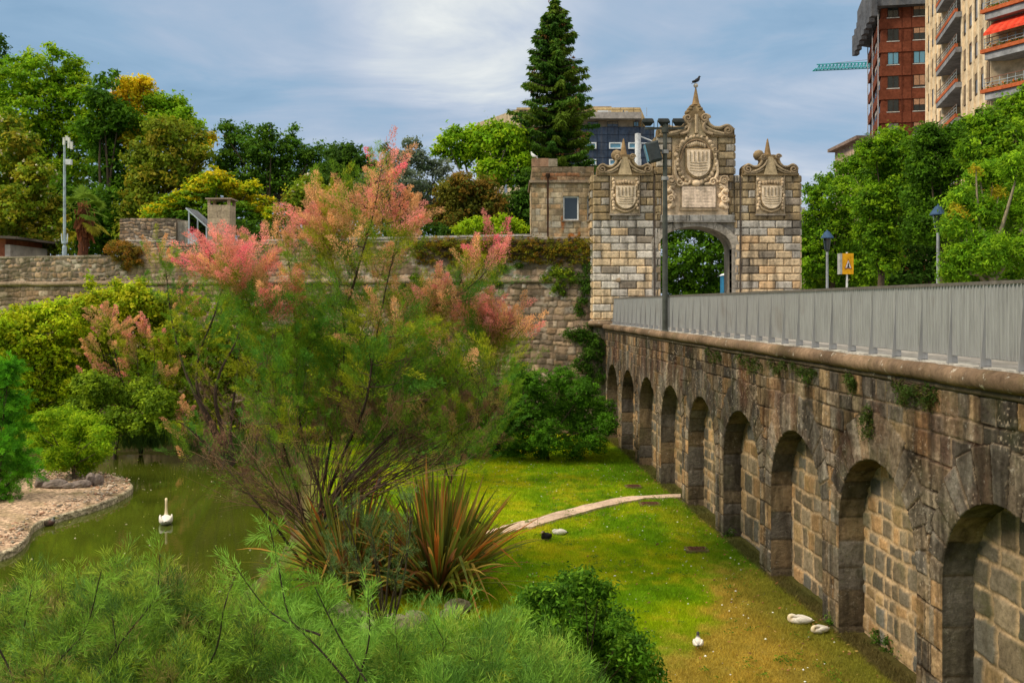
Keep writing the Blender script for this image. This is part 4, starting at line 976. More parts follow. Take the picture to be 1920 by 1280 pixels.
def window(face, parent, s0, s1, z0, z1, blind=0., frame_c=(.06, .05, .05), blind_c=(.5, .25, .15), glassm='glass', mull=1, sill=True, dep=.22, pr=0.0):
    """a recessed look: dark surround, frame, pane, roller blind and a sill"""
    b = MB(); t_ = .07; n0, n1 = pr+.004, pr+.05
    for q in [(s0, s0+t_, z0, z1), (s1-t_, s1, z0, z1), (s0+t_, s1-t_, z0, z0+t_), (s0+t_, s1-t_, z1-t_, z1)]+[(s0+(s1-s0)*(i+1)/(mull+1)-.03, s0+(s1-s0)*(i+1)/(mull+1)+.03, z0+t_, z1-t_) for i in range(mull)]:
        face.box(b, *q, n0, n1, frame_c)
    w_ = b.build('window', M['paint'], parent)
    b = MB(); face.box(b, s0+t_, s1-t_, z0+t_, z1-t_, pr+.002, pr+.02); b.build('pane', M[glassm], w_)
    if blind > 0:
        b = MB(); zb = z1-t_-(z1-z0-2*t_)*blind; z = z1-t_
        while z > zb+.02: face.box(b, s0+t_, s1-t_, max(z-.14, zb), z-.01, pr+.02, pr+.042, blind_c); z -= .14
        b.build('roller_blind', M['paint'], w_)
    if sill:
        b = MB(); face.box(b, s0-.1, s1+.1, z0-.10, z0-.01, pr+.0, pr+.14, (.6, .58, .55)); b.build('sill', M['paint'], w_)
    return w_
# --- dark red tower
A0 = (37.5, 102.0); B0 = (45.47, 115.0); C0 = (64.0, 113.8)
kk = 115.0
B0 = ((1652-CU)*115/F, 115.0); Aq = ((1631-CU)*131/F, 131.0); C0 = ((1770-CU)*113.5/F, 113.5)
red = empty('red_tower', (48, 118, 4.3), 'tall dark red brick apartment tower with a slate coloured top, behind the beige tower', 'apartment building')
F1 = Face(B0, C0); F2 = Face(Aq, B0)
RC = (.16, .05, .028); ztop = F1.z(4, 1652)
b = MB(); solid(b, [B0, C0, (C0[0]+6, 135), Aq], 4, ztop, RC); b.build('walls', M['brick'], red)
FH = 44.0*115/F
zs0 = F1.z(33, 1685)
for k_ in range(-2, 9):
    z = zs0-k_*FH+.0
    b = MB(); F1.box(b, -.15, F1.L, z-1.35, z-.12-.0, .01, .10, tuple(a*1.15 for a in RC)); 
    if z-1.4 > 5 and z < ztop: F2.box(b, 0, F2.L+.0, z-1.35, z-.12, .01, .22, tuple(a*1.1 for a in RC)); b.build('spandrel_band', M['brick'], red)
    if z < ztop-1 and z > 6:
        r_ = random.Random(k_+50)
        for (u0, u1) in ((1664, 1685), (1712.5, 1735)):
            bl = {(0, 0): 0, (0, 1): .45, (1, 0): .0, (1, 1): .45, (2, 0): 0, (2, 1): 0, (3, 0): 0, (3, 1): .85, (4, 0): 0, (4, 1): .5, (5, 0): .9}.get((k_, int(u0 > 1700)), .3)
            window(F1, red, F1.u(u0), F1.u(u1), z+.02, z+1.55, bl, (.05, .035, .03), (.5, .28, .17) if u0 > 1700 else (.22, .2, .18), 'glass' if (k_ != 2) else 'glassblue')
        for f0, f1 in ((.06, .2), (.28, .44), (.52, .68), (.76, .92)):
            window(F2, red, F2.L*f0, F2.L*f1, z+.02, z+1.55, r_.choice([0, 0, .4]), (.05, .035, .03), (.5, .45, .4), 'glass', 1, False)
b = MB()
for u in (1691, 1709): s_ = F1.u(u); F1.box(b, s_-.04, s_+.04, 5, ztop, .10, .115, (.08, .02, .012))
b.build('expansion_joint', M['paint'], red)
for f in (.02, .48, .98):
    b = MB(); p = F2.A+F2.t*F2.L*f+F2.n*.3; b.tube([(p[0], p[1], 5), (p[0], p[1], ztop)], .07, 6, (.4, .4, .42)); b.build('downpipe', M['paint'], red)
b = MB(); zt0 = F1.z(12, 1652); P = [(B0[0]-1.2, B0[1]-1.0), (C0[0]+.5, C0[1]-1.0), (C0[0]+6, 136), (Aq[0]-1.6, Aq[1]+.5)]
solid(b, P, zt0-.3, zt0+4.5, (.11, .115, .13)); b.build('roof_storey', M['render'], red)
b = MB()
for i in range(8):
    t_ = i/7; p = np.array([P[3][0]*(1-t_)+P[0][0]*t_, P[3][1]*(1-t_)+P[0][1]*t_])
    b.box((p[0]-.5, p[1]-.4, zt0-1.6), (p[0]+.2, p[1]+.6, zt0+1.2+.2*i), (.10, .105, .12))
b.build('roof_louvre', M['render'], red)
# --- beige tower
D0 = ((1736-CU)*94/F, 94.0); E0 = ((1858-CU)*68/F, 68.0); G0 = (E0[0]+2.6, E0[1]-5.2); H0 = (E0[0]+30, E0[1]+4)
bei = empty('beige_tower', (48, 82, 4.3), 'tall beige apartment tower with recessed balconies, orange planters and a red awning', 'apartment building')
G1 = Face(D0, E0); G2 = Face(E0, G0); BC = (.66, .50, .32)
b = MB(); s1_, s2_ = G1.u(1770), G1.u(1804)
Q1 = G1.A+G1.t*s1_; Q2 = G1.A+G1.t*s2_; r_in = -G1.n*1.9
P = [D0, tuple(Q1[:2]), tuple((Q1+r_in)[:2]), tuple((Q2+r_in)[:2]), tuple(Q2[:2]), E0, (E0[0]+1.3, E0[1]-.2), (G0[0]+1.6, G0[1]+.9), (G0[0]+20, G0[1]+1), (H0[0], 105)]
solid(b, P, 4, 50, BC); b.build('walls', M['render'], bei)
FB = 2.9
def zf(k_): return 5.05+(HV-33)*68/F*1.0+.35-FB*k_       # floor slab levels
cols = [(1741, 1744.5), (1748.5, 1752), (1756, 1759), (1763, 1766.5), (1808, 1814), (1818.5, 1824), (1829, 1835.5), (1840.5, 1847), (1851.5, 1856.5)]
for k_ in range(-8, 8):
    z = zf(k_)+.9
    if z < 9 or z > 47: continue
    r_ = random.Random(k_+9)
    for (u0, u1) in cols:
        zt_ = G1.A[1]+G1.t[1]*G1.u(u0)
        if EYE+(HV+12)*zt_/F < z: continue
        s0, s1 = G1.u(u0), G1.u(u1)
        window(G1, bei, s0, s1, z-.1, z+1.55, r_.choice([0, .3, .6, 1, 1]), (.10, .07, .05), (.25, .18, .12), 'glass', 0, False)
# pilasters
b = MB()
for u in (1738.5, 1746, 1754, 1761, 1768.5, 1806, 1816, 1827, 1838, 1849.5):
    s_ = G1.u(u); G1.box(b, s_-.30, s_+.30, 5, 50, .0, .13, (.76, .60, .40))
b.build('pilasters', M['render'], bei)
for k_ in range(-5, 8):
    z = zf(k_)
    if z > 47 or z < 8: continue
    b = MB(); G1.box(b, s1_-.3, s2_+.6, z-.42, z, -1.7, .62, (.24, .24, .25)); bal = b.build('balcony', M['render'], bei)
    b = MB(); G1.box(b, s1_-.3, s2_+.6, z+.003, z+.30, .44, .66, (.42, .11, .045)); b.build('planter', M['paint'], bal)
    b = MB()
    for zz_ in (.55, .8, 1.05): G1.box(b, s1_-.3, s2_+.6, z+zz_, z+zz_+.05, .52, .57, (.22, .15, .12) if zz_ > 1 else (.3, .33, .34))
    n_ = 9
    for i in range(n_): s_ = s1_-.3+(s2_-s1_+.9)*i/(n_-1); G1.box(b, s_-.02, s_+.02, z+.28, z+1.05, .53, .56, (.3, .33, .34))
    b.build('balcony_railing', M['paint'], bal)
# front corner balconies
X0 = np.array([E0[0]+.1, E0[1]-.05, 0]); tt = np.array([2.6, -5.0, 0.]); tt /= np.linalg.norm(tt); GB = Face((X0[0], X0[1]), tuple((X0+tt*9)[:2]))
for k_ in range(-4, 6):
    z = zf(k_)-.15
    if z > 40 or z < 8: continue
    b = MB(); GB.box(b, -.1, 9, z-.5, z-.02, -2.2, .75, (.30, .30, .31)); bal = b.build('balcony', M['render'], bei)
    b = MB(); GB.box(b, -.35, 9, z, z+.26, .55, .92, (.48, .12, .045)); b.build('planter', M['paint'], bal)
    b = MB()
    for zz_ in (.5, .72, 1.02): GB.box(b, -.2, 9, z+zz_, z+zz_+.05, .66, .71, (.2, .1, .07) if zz_ > 1 else (.3, .33, .34))
    for i in range(16): GB.box(b, -.18+i*.6, -.14+i*.6, z+.26, z+1.02, .67, .70, (.3, .33, .34))
    b.build('balcony_railing', M['paint'], bal)
    b = MB(); GB.box(b, 1.1, 9, z+.25, z+2.2, -1.55, -1.45, (.03, .12, .10) if k_ != 1 else (.02, .025, .03)); b.build('balcony_glazing', M['glass'] if k_ == 1 else M['paint'], bei)
    if k_ == 0:
        v_, f_ = [], []; b = MB(); za_, zb_ = z-.55, z-1.55
        for i in range(30):
            sA, sB = .1+i*.3, .1+i*.3+.3; d0 = .08*abs(math.sin(i*1.57))
            pa = lambda s_, n_, zz_: GB.A+GB.t*s_+GB.n*n_+UP*zz_
            b.add([pa(sA, .0, za_), pa(sB, .0, za_), pa(sB, 1.15, zb_), pa(sA, 1.15, zb_), pa(sB, 1.2, zb_-.22), pa(sA, 1.2, zb_-.22), pa(sA, 0, za_-.02), pa(sB, 0, za_-.02), pa(sB, 1.14, zb_-.02), pa(sA, 1.14, zb_-.02)], [(0, 1, 2, 3), (3, 2, 4, 5), (6, 9, 8, 7)], (.58, .05, .025) if i % 2 else (.62, .07, .035))
        b.build('red_awning', M['paint'], bei)
    # flowers in the planter
    if -1 <= k_ <= 3:
        rq = np.random.RandomState(k_+5); n = 500; C_ = np.stack([rq.rand(n)*9, .70+rq.randn(n)*.08, z+.28+np.abs(rq.randn(n))*.12], 1); C_ = GB.A+GB.t*C_[:, :1]+GB.n*C_[:, 1:2]+UP*C_[:, 2:]
        V = (C_[:, None]+rq.randn(n, 4, 3)*.06).reshape(-1, 3); cc = np.array([(.10, .16, .02), (.7, .22, .03), (.12, .2, .03)])[rq.randint(3, size=n)]
        mesh_obj('planter_flowers', V, np.arange(4*n).reshape(-1, 4), M['leaf'], bei, col=np.repeat(cc, 4, 0))
# --- small building at the foot of the red tower and a far roofline
sb = empty('corner_house', at(1614, 300, 100), 'small brownish flat roofed house corner half hidden at the foot of the red tower', 'building')
b = MB(); a_ = at(1607, 262, 100); c_ = at(1640, 262, 100); b.box((a_[0]+.4, 100, 4), (c_[0], 108, a_[2]), (.42, .30, .22)); b.build('walls', M['render'], sb)
b = MB(); b.box((a_[0]-.3, 99.4, a_[2]), (c_[0]+.1, 108.5, a_[2]+.35), (.22, .16, .13)); b.build('roof', M['render'], sb)
ff = Face((a_[0]+.4, 100.), (c_[0], 100.))
for k_ in range(4): window(ff, sb, .3, .9, a_[2]-2.2-2.9*k_, a_[2]-.8-2.9*k_, 0, (.1, .07, .05), glassm='glass')
fb = empty('distant_house', at(1512, 500, 150), 'distant pale house with a dark roof just right of the gateway', 'building')
b = MB(); a_ = at(1499, 418, 150); c_ = at(1516, 418, 150); b.box((a_[0], 150, 4), (c_[0]+6, 160, a_[2]), (.5, .38, .30)); b.build('walls', M['render'], fb)
b = MB(); r_t = at(0, 396, 150)[2]; b.add([(a_[0]-.5, 149.5, a_[2]), (c_[0]+6, 149.5, a_[2]), (c_[0]+6, 155, r_t), (a_[0]+1, 155, r_t), (c_[0]+6, 160, a_[2]), (a_[0]-.5, 160, a_[2])], [(0, 1, 2, 3), (3, 2, 4, 5), (0, 3, 5)], (.06, .06, .07)); b.build('roof', M['render'], fb)
b = MB(); q = at(1504, 389, 151); b.box((q[0]-.5, 151, a_[2]), (q[0]+.5, 152, q[2]), (.55, .52, .5)); b.build('chimney', M['render'], fb)
f3 = Face((a_[0], 150.), (c_[0]+6, 150.))
for v in (425, 445, 465):
    z = at(0, v, 150)[2]; window(f3, fb, .5, 1.4, z-1.3, z, 0, (.2, .15, .1)); window(f3, fb, 2.4, 3.3, z-1.3, z, 0, (.2, .15, .1))
# --- hotel like building behind the spruce
ho = empty('hotel_building', at(1150, 300, 110), 'blue black panelled building with white framed windows and a beige top, behind the spruce', 'building')
YH = 110.0
def hp(u, v): p = at(u, v, YH); return p[0], p[2]
xL, z238 = hp(1000, 238); xR, _ = hp(1227, 238)
b = MB(); b.box((xL, YH, 4), (xR, YH+25, z238), (.045, .065, .105)); b.build('dark_cladding', M['render'], ho)
fh = Face((xL, YH), (xR, YH))
b = MB()
for i in range(12): zz_ = z238-.02-i*.9; fh.box(b, 0, fh.L, zz_-.03, zz_, .0, .02, (.015, .02, .035))
for i in range(12): fh.box(b, i*1.25, i*1.25+.03, 10, z238, 0, .021, (.015, .02, .035))
b.build('cladding_joints', M['paint'], ho)
for (va, vb) in ((267.5, 279.5), (299, 310), (330, 342)):
    for (ua, ub) in ((1040, 1062), (1096, 1118), (1142, 1165.5), (1178, 1202), (1214, 1225)):
        x0, z1 = hp(ua, va); x1, z0 = hp(ub, vb); s0, s1 = x0-xL, x1-xL
        b = MB(); t_ = .13
        for q in ((s0, s0+t_, z0, z1), (s1-t_, s1, z0, z1), (s0+t_, s1-t_, z0, z0+t_), (s0+t_, s1-t_, z1-t_, z1)): fh.box(b, *q, .021, .16, (.7, .75, .78))
        w_ = b.build('window', M['paint'], ho); b = MB(); fh.box(b, s0+t_, s1-t_, z0+t_, z1-t_, .025, .05); b.build('pane', M['glassblue'], w_)
z222 = hp(0, 224)[1]; b = MB(); b.box((xL, YH+.6, z238+.002), (xR-2.2, YH+24, z222), (.36, .29, .20)); b.build('upper_storey', M['render'], ho)
f4 = Face((xL, YH+.6), (xR-2.2, YH+.6))
for (ua, ub, g) in ((1102, 1123, 'glass'), (1139, 1160, 'glass'), (1189, 1199, 'glassblue')):
    s0, s1 = hp(ua, 0)[0]-xL, hp(ub, 0)[0]-xL; window(f4, ho, s0, s1, z238+.15 if ua != 1139 else z238+.1, z222-.15, .45 if ua == 1139 else 0, (.12, .12, .12), (.34, .28, .2), g, 1, False)
b = MB(); b.box((xL, YH-.6, z222+.002), (xR-1.6, YH+24, z222+.75), (.36, .33, .31)); b.build('roof_slab', M['render'], ho)
rj = random.Random(5); b = MB(); z = z222+.75
for i in range(14): x = hp(1105+i*5.3, 0)[0]; b.box((x, YH+.3, z), (x+rj.uniform(.1, .3), YH+.6, z+rj.uniform(.1, .4)), rj.choice([(.5, .5, .5), (.25, .12, .08), (.2, .2, .2)]))
b.box((hp(1122, 0)[0], YH+.2, z), (hp(1141, 0)[0], YH+1, z+.35), (.6, .62, .64)); b.build('roof_fittings', M['paint'], ho)
x0, zt_ = hp(1096, 195); x1 = hp(1205, 0)[0]
b = MB(); solid(b, [(x0-8, YH+2), (x1, YH+2), (x1+1.6, YH+9), (x0-8, YH+9)], z222+.75, zt_, (.56, .42, .22)); b.box((x0+.2, YH+3, zt_+.002), (x0+3.5, YH+6, zt_+.35), (.35, .28, .2)); b.build('roof_block', M['render'], ho)
b = MB()
for i in range(7): b.box((x0-2+i*1.6, YH+1.97, z222+.76), (x0-1.97+i*1.6, YH+2.0, zt_), (.3, .22, .12))
for i in range(3): b.box((x0-8, YH+1.975, z222+.95+i*.3), (x1-.01, YH+1.998, z222+.97+i*.3), (.32, .24, .13))
b.build('block_joints', M['paint'], ho)
# long wing sloping away to the left
q0 = at(975, 203, 112); q1 = at(886, 229, 150)
b = MB(); W0 = (q0[0], 112.); W1 = (q1[0]+.6, 151.); b.add([(W0[0], W0[1], 4), (W1[0], W1[1], 4), (W1[0], W1[1], q1[2]), (W0[0], W0[1], q0[2]), (W0[0]+5, W0[1]+26, 4), (W0[0]+5, W0[1]+26, q0[2]), (W1[0]+12, W1[1]+6, q1[2])], [(0, 3, 2, 1), (0, 4, 5, 3), (3, 5, 6, 2)], (.44, .35, .23)); b.build('side_wing', M['render'], ho)
fw_ = Face(W0, W1)
for i in range(6):
    for j in range(3): window(fw_, ho, 3+i*6, 5.5+i*6, q0[2]-3-3*j, q0[2]-1.4-3*j, 0, (.3, .28, .25), sill=False)
# white mast with stay arms
ms = empty('white_mast', at(1196, 320, 70), 'thick white steel mast with two thin arms, rising behind the left gate spire', 'mast')
p = at(1196, 251, 70); b = MB(); b.lathe([(.22, 0), (.22, p[2]-7.1), (.0, p[2]-7.05)], (p[0], 70, 7.1), 12, (.72, .73, .75)); b.build('pole', M['paint'], ms, smooth=False)
for v0, v1 in ((256, 266), (269, 269)):
    b = MB(); b.tube([at(1200, v0, 70), at(1226, v1, 70)], .05, 6, (.65, .66, .68)); b.build('arm', M['paint'], ms)
# --- tower crane jib
cr_ = empty('tower_crane', at(1700, 500, 160), 'teal lattice crane jib reaching out from behind the red tower', 'crane')
YC = 160.; a_ = at(1526, 132, YC); e_ = at(1700, 124, YC)
b = MB(); n = 26; top = lambda t: a_*(1-t)+e_*t+UP*(.95 if t > .02 else .3); TE = (.03, .30, .30)
for yy in (-.5, .5): b.tube([a_+EY*yy, e_+EY*yy], .09, 5, TE)
b.tube([top(.03), top(1)], .09, 5, TE)
for i in range(n):
    t0, t1 = (i+.5)/n, (i+1)/n; pa = a_*(1-i/n)+e_*(i/n); pb = a_*(1-t1)+e_*t1
    for yy in (-.5, .5): b.tube([pa+EY*yy, top(t0)], .05, 4, TE); b.tube([top(t0), pb+EY*yy], .05, 4, TE)
b.tube([a_+EY*-.5, a_+EY*.5], .1, 5, TE); b.build('jib', M['paint'], cr_)
b = MB(); b.tube([top(.1), at(1700, 105, YC)], .035, 4, (.2, .2, .22)); b.build('stay_cable', M['paint'], cr_)
b = MB()
for dx in (-.8, .8):
    for dy in (-.8, .8): b.tube([(e_[0]+dx, YC+dy, 4), (e_[0]+dx, YC+dy, e_[2]+6)], .12, 5, TE)
for i in range(20):
    z = 5+i*2.3; b.tube([(e_[0]-.8, YC-.8, z), (e_[0]+.8, YC-.8, z+2.3)], .06, 4, TE); b.tube([(e_[0]-.8, YC-.8, z), (e_[0]-.8, YC+.8, z+2.3)], .06, 4, TE)
b.build('mast', M['paint'], cr_)
# --- brick shed at the far left
sh_ = empty('brick_shed', at(10, 480, 44.5), 'low red brick shed with a dark flat roof at the left end of the rampart', 'shed')
a_ = at(26, 447, 44.5); b = MB(); b.box((a_[0]-6, 44.5, 7.0), (a_[0]-.4, 48, a_[2]), (.30, .10, .05)); b.build('walls', M['brick'], sh_)
b = MB(); b.box((a_[0]-.4, 44.45, 7.0), (a_[0]-.15, 48, a_[2]-.3), (.45, .38, .32)); b.build('corner_post', M['render'], sh_)
b = MB(); b.add([(a_[0]-7, 44.0, a_[2]+.25), (a_[0]+.35, 44.0, a_[2]-.05), (a_[0]+.35, 48.4, a_[2]-.05), (a_[0]-7, 48.4, a_[2]+.25), (a_[0]-7, 44.0, a_[2]+.40), (a_[0]+.35, 44.0, a_[2]+.06), (a_[0]+.35, 48.4, a_[2]+.06), (a_[0]-7, 48.4, a_[2]+.40)], [(0, 3, 2, 1), (4, 5, 6, 7), (0, 1, 5, 4), (1, 2, 6, 5), (2, 3, 7, 6)], (.10, .08, .07)); b.build('roof', M['render'], sh_)
b = MB(); b.box((a_[0]-1.5, 44.46, 7.0), (a_[0]-.9, 44.49, a_[2]-.6), (.45, .4, .36)); b.build('door', M['paint'], sh_)
# ------------------------------------------------------------ plants
def unit(v): return v/(np.linalg.norm(v, axis=-1, keepdims=True)+1e-9)
def leaf_quads(P, Nn, size, asp, rng):
    n = len(P); Nn = unit(Nn); a = unit(np.cross(Nn, rng.randn(n, 3))); b = np.cross(Nn, a); s = (size*(.6+.8*rng.rand(n)))[:, None]
    V = np.stack([P-a*s*.5, P+b*s*asp*.5+Nn*s*.08, P+a*s*.5, P-b*s*asp*.5+Nn*s*.08], 1)
    return V.reshape(-1, 3), np.arange(4*n).reshape(-1, 4)
def crown(acc, lobes, n, size, pal, rng, asp=.55, inner=.22, rag=1.0, clump=.26, flat=.7, droop=0., upb=.5):
    """leaf clumps over the surface of each lobe, with some inside. lobes: (centre, radius, palette or None)"""
    w_ = np.array([l[1]**2 for l in lobes]); w_ = w_/w_.sum()
    for (c, r, pl), wi in zip(lobes, w_):
        nl = max(30, int(n*wi)); m_ = max(7, int(nl/26)); pp = np.array(pl or pal)
        d = unit(rng.randn(m_, 3)); rr = r*(.55+.5*rng.rand(m_)**.6*rag); k_ = rng.rand(m_) < inner; rr[k_] *= .6
        cc = c+d*rr[:, None]*np.array([1, 1, .88]); ci = rng.randint(len(pp), size=m_); cb = .8+.45*rng.rand(m_)
        idx = rng.randint(m_, size=nl); rc = np.maximum(r*clump, size*1.6)*(.6+.8*rng.rand(m_))
        off = rng.randn(nl, 3)*.5*rc[idx][:, None]*np.array([1, 1, flat]); off[:, 2] -= droop*(np.abs(off[:, 0])+np.abs(off[:, 1]))
        P = cc[idx]+off; Nn = unit(P-c)*.6+np.array([0, 0, upb])+rng.randn(nl, 3)*.55
        V, Q = leaf_quads(P, Nn, size, asp, rng)
        C = pp[ci[idx]]*(cb[idx]*(.75+.5*rng.rand(nl)))[:, None]
        acc.add(V, Q, np.repeat(np.clip(C, 0, .9), 4, 0))
def LB(Y, pts, rng, dy=.5, pals=None):
    out_ = []
    for p in pts:
        r = p[2]*Y/F; out_.append((at(p[0], p[1], Y+(rng.rand()-.5)*2*dy*max(r, 1.0)*1.3), r, pals[p[3]] if len(p) > 3 else None))
    return out_
def tree(name, label, cat, Y, u0, zb, pts, n, size, pal, seed, rt=.22, group='trees of the park', bark=(.10, .075, .05), dy=.8, pals=None, flowers=None, limbs=True, crownname='crown', **kw):
    rng = np.random.RandomState(seed); lo = LB(Y, pts, rng, dy, pals)
    base = np.array([(u0-CU)*Y/F, Y, zb]); root = empty(name, base, label, cat, group)
    a = NP(); crown(a, lo, n, size, pal, rng, **kw); cr = a.build(crownname, M['leaf'], root)
    zc = np.mean([l[0][2] for l in lo]); top = np.mean([l[0] for l in lo], 0); t = NP(); H_ = max(zc-zb, .6)
    fk = base+np.array([(top[0]-base[0])*.35, (top[1]-base[1])*.3, H_*.55])
    s_ = np.linspace(0, 1, 8)[:, None]; pts_ = base*(1-s_)+fk*s_+np.sin(s_*5+seed)*np.array([.12, .1, 0])*H_*.06; pts_[0, 2] -= .25
    t.tube(pts_, np.linspace(rt, rt*.62, 8), 8, bark)
    if limbs:
        for i, (c, r, _) in enumerate(lo):
            st = pts_[min(7, 4+i % 4)]; s2 = np.linspace(0, 1, 7)[:, None]; mid = (st+c)/2+np.array([0, 0, -.08*np.linalg.norm(c-st)])+rng.randn(3)*.06*np.linalg.norm(c-st)
            q = st*(1-s2)**2+2*mid*s2*(1-s2)+c*s2**2; t.tube(q, np.linspace(rt*.42, rt*.08, 7), 5, bark)
    t.build('trunk', M['bark'], root)
    if flowers:
        col, nf, sz = flowers; f = NP(); li = rng.randint(len(lo), size=nf); d = unit(rng.randn(nf, 3)*[1, 1, .8]-[0, .8, 0]); P = np.array([lo[i][0]+d[j]*lo[i][1]*1.0 for j, i in enumerate(li)])
        for k_ in range(5): V, Q = leaf_quads(P+rng.randn(nf, 3)*sz*.2, rng.randn(nf, 3), sz, .6, rng); f.add(V, Q, col)
        f.build('blossom', M['petal'], root)
    return root
TZ = 7.1
G_ = dict(
 bright=[(.20, .38, .010), (.28, .46, .012), (.14, .29, .010), (.34, .47, .015)], dark=[(.05, .12, .010), (.075, .16, .012), (.035, .085, .008)],
 yellow=[(.85, .62, .02), (.80, .52, .015), (.62, .56, .02)], olive=[(.20, .26, .015), (.32, .28, .02), (.13, .20, .012), (.25, .31, .02)],
 mag=[(.20, .29, .015), (.12, .19, .012), (.36, .38, .02), (.32, .27, .02)], maple=[(.62, .56, .012), (.34, .44, .012), (.15, .28, .01), (.60, .46, .01)],
 mapleg=[(.07, .18, .01), (.12, .24, .01), (.18, .30, .012)],
 mid=[(.06, .13, .015), (.09, .18, .015), (.045, .10, .012)], airy=[(.08, .19, .015), (.12, .23, .015), (.06, .14, .012)],
 grey=[(.17, .21, .13), (.23, .27, .19), (.10, .15, .07)], lime=[(.42, .55, .012), (.33, .50, .012), (.24, .40, .01)],
 street=[(.12, .26, .010), (.17, .33, .010), (.08, .18, .010), (.23, .38, .012)], streetd=[(.08, .19, .010), (.12, .25, .010), (.055, .13, .008)],
 locust=[(.18, .36, .012), (.26, .44, .015), (.12, .27, .012)], shr=[(.36, .50, .012), (.48, .58, .012), (.26, .38, .012), (.46, .48, .015)],
 shg=[(.16, .26, .015), (.24, .34, .015), (.11, .19, .012)], bam=[(.26, .44, .012), (.38, .52, .015), (.16, .31, .01)],
 bush=[(.07, .19, .010), (.10, .25, .012), (.05, .13, .010)], hedge=[(.27, .20, .015), (.22, .22, .015), (.32, .17, .02), (.14, .17, .012)])
def T(*a, **k): return tree(*a, **k)
T('conifer_tree', 'dark green tree top peeking in at the upper left edge', 'tree', 78, -14, TZ, [(-2, 75, 16), (-10, 100, 26), (-14, 140, 32), (-16, 200, 36)], 4000, .28, G_['dark'], 1, rt=.3)
T('acacia_tree', 'tall fresh green tree with feathery leaves, highest crown on the left', 'tree', 62, 85, TZ,
  [(62, 112, 20), (100, 100, 18), (30, 122, 22), (138, 122, 20), (152, 140, 16), (20, 160, 45), (75, 150, 42), (125, 160, 42), (155, 195, 40), (60, 215, 55), (115, 240, 48), (10, 250, 50), (170, 250, 38), (95, 300, 50), (150, 310, 40), (40, 290, 45)], 36000, .24, G_['bright'], 2, rt=.3, upb=.7, flat=.5)
T('shade_tree', 'dark green tree filling the gap behind the palm', 'tree', 58, 205, TZ,
  [(200, 155, 16), (212, 140, 9), (190, 185, 28), (225, 215, 34), (200, 270, 45), (225, 330, 50), (195, 390, 50), (165, 440, 40), (235, 420, 40), (130, 420, 40), (115, 360, 35), (185, 240, 34)], 20000, .26, [(.08, .19, .010), (.13, .27, .012), (.05, .13, .008)], 3, rt=.28)
T('golden_tree', 'tree with golden yellow upper leaves and green sides on the left', 'tree', 60, 265, TZ,
  [(258, 168, 22, 0), (234, 188, 22, 0), (218, 222, 22, 0), (250, 215, 22, 0), (270, 156, 12, 0), (236, 154, 12, 0), (280, 182, 14, 0), (240, 250, 20, 0), (205, 195, 14, 0), (262, 240, 16, 0), (396, 258, 10, 0), (386, 272, 9, 0), (300, 200, 28, 1), (335, 195, 16, 1), (345, 215, 14, 1), (318, 232, 26, 1), (290, 240, 30, 1), (360, 235, 18, 1), (205, 250, 22, 1)],
  22000, .24, G_['bright'], 4, pals=[G_['yellow'], G_['bright']])
T('olive_brown_tree', 'olive brown leaved tree standing between the golden tree and the chimney', 'tree', 55, 300, TZ,
  [(305, 250, 34), (350, 262, 34), (380, 285, 20), (270, 295, 38), (330, 310, 48), (285, 345, 45), (355, 335, 38), (262, 385, 38), (310, 395, 38), (240, 430, 25)], 19000, .24, G_['olive'], 5)
T('magnolia_tree', 'broad magnolia with cream flowers at the left edge behind the rampart', 'tree', 49, 40, TZ,
  [(15, 235, 22), (35, 275, 34), (10, 320, 45), (68, 330, 34), (30, 385, 50), (85, 390, 34), (15, 440, 48), (80, 440, 42), (110, 455, 20)], 20000, .22, G_['mag'], 6, flowers=((.75, .68, .48), 90, .13))
T('maple_tree', 'low spreading maple with yellow tipped layered leaves behind the block chimney', 'tree', 51, 400, TZ,
  [(408, 334, 24, 0), (385, 352, 28, 0), (352, 372, 26, 0), (430, 350, 22, 0), (452, 372, 26, 0), (470, 352, 16, 0), (490, 385, 22, 0), (512, 402, 18, 0), (322, 385, 22, 0), (292, 398, 18, 0), (275, 405, 12, 0), (535, 412, 12, 0),
   (400, 390, 36, 1), (445, 405, 34, 1), (350, 405, 32, 1), (485, 420, 30, 1), (300, 418, 22, 1), (400, 430, 30, 1)], 24000, .20, G_['maple'], 7, pals=[G_['maple'], G_['mapleg']], flat=.35, upb=1.1)
T('hornbeam_tree', 'dark airy tree with upright shoots right of the golden tree', 'tree', 60, 500, TZ,
  [(430, 236, 10), (440, 252, 18), (455, 275, 30), (412, 240, 9), (495, 255, 18), (505, 245, 12), (500, 280, 34), (545, 262, 14), (550, 242, 8), (548, 290, 30), (590, 300, 22), (600, 276, 9), (420, 300, 26), (480, 325, 42), (540, 335, 38), (610, 325, 20), (585, 285, 8), (465, 240, 9)], 20000, .20, G_['airy'], 8, inner=.1, rag=1.15)
T('lime_tree', 'rounded deep green tree between the airy tree and the grey olive', 'tree', 56, 650, TZ,
  [(650, 292, 26), (625, 290, 18), (680, 312, 24), (640, 335, 38), (690, 345, 28), (610, 345, 20)], 12000, .22, G_['mid'], 9)
T('flowering_magnolia', 'small magnolia with pale flowers behind the pink tamarisk, right of the maple', 'tree', 50, 580, TZ,
  [(580, 348, 22), (565, 375, 28), (608, 368, 24), (590, 400, 30), (555, 405, 20), (625, 395, 22)], 9000, .2, G_['mag'], 10, flowers=((.75, .68, .5), 40, .13))
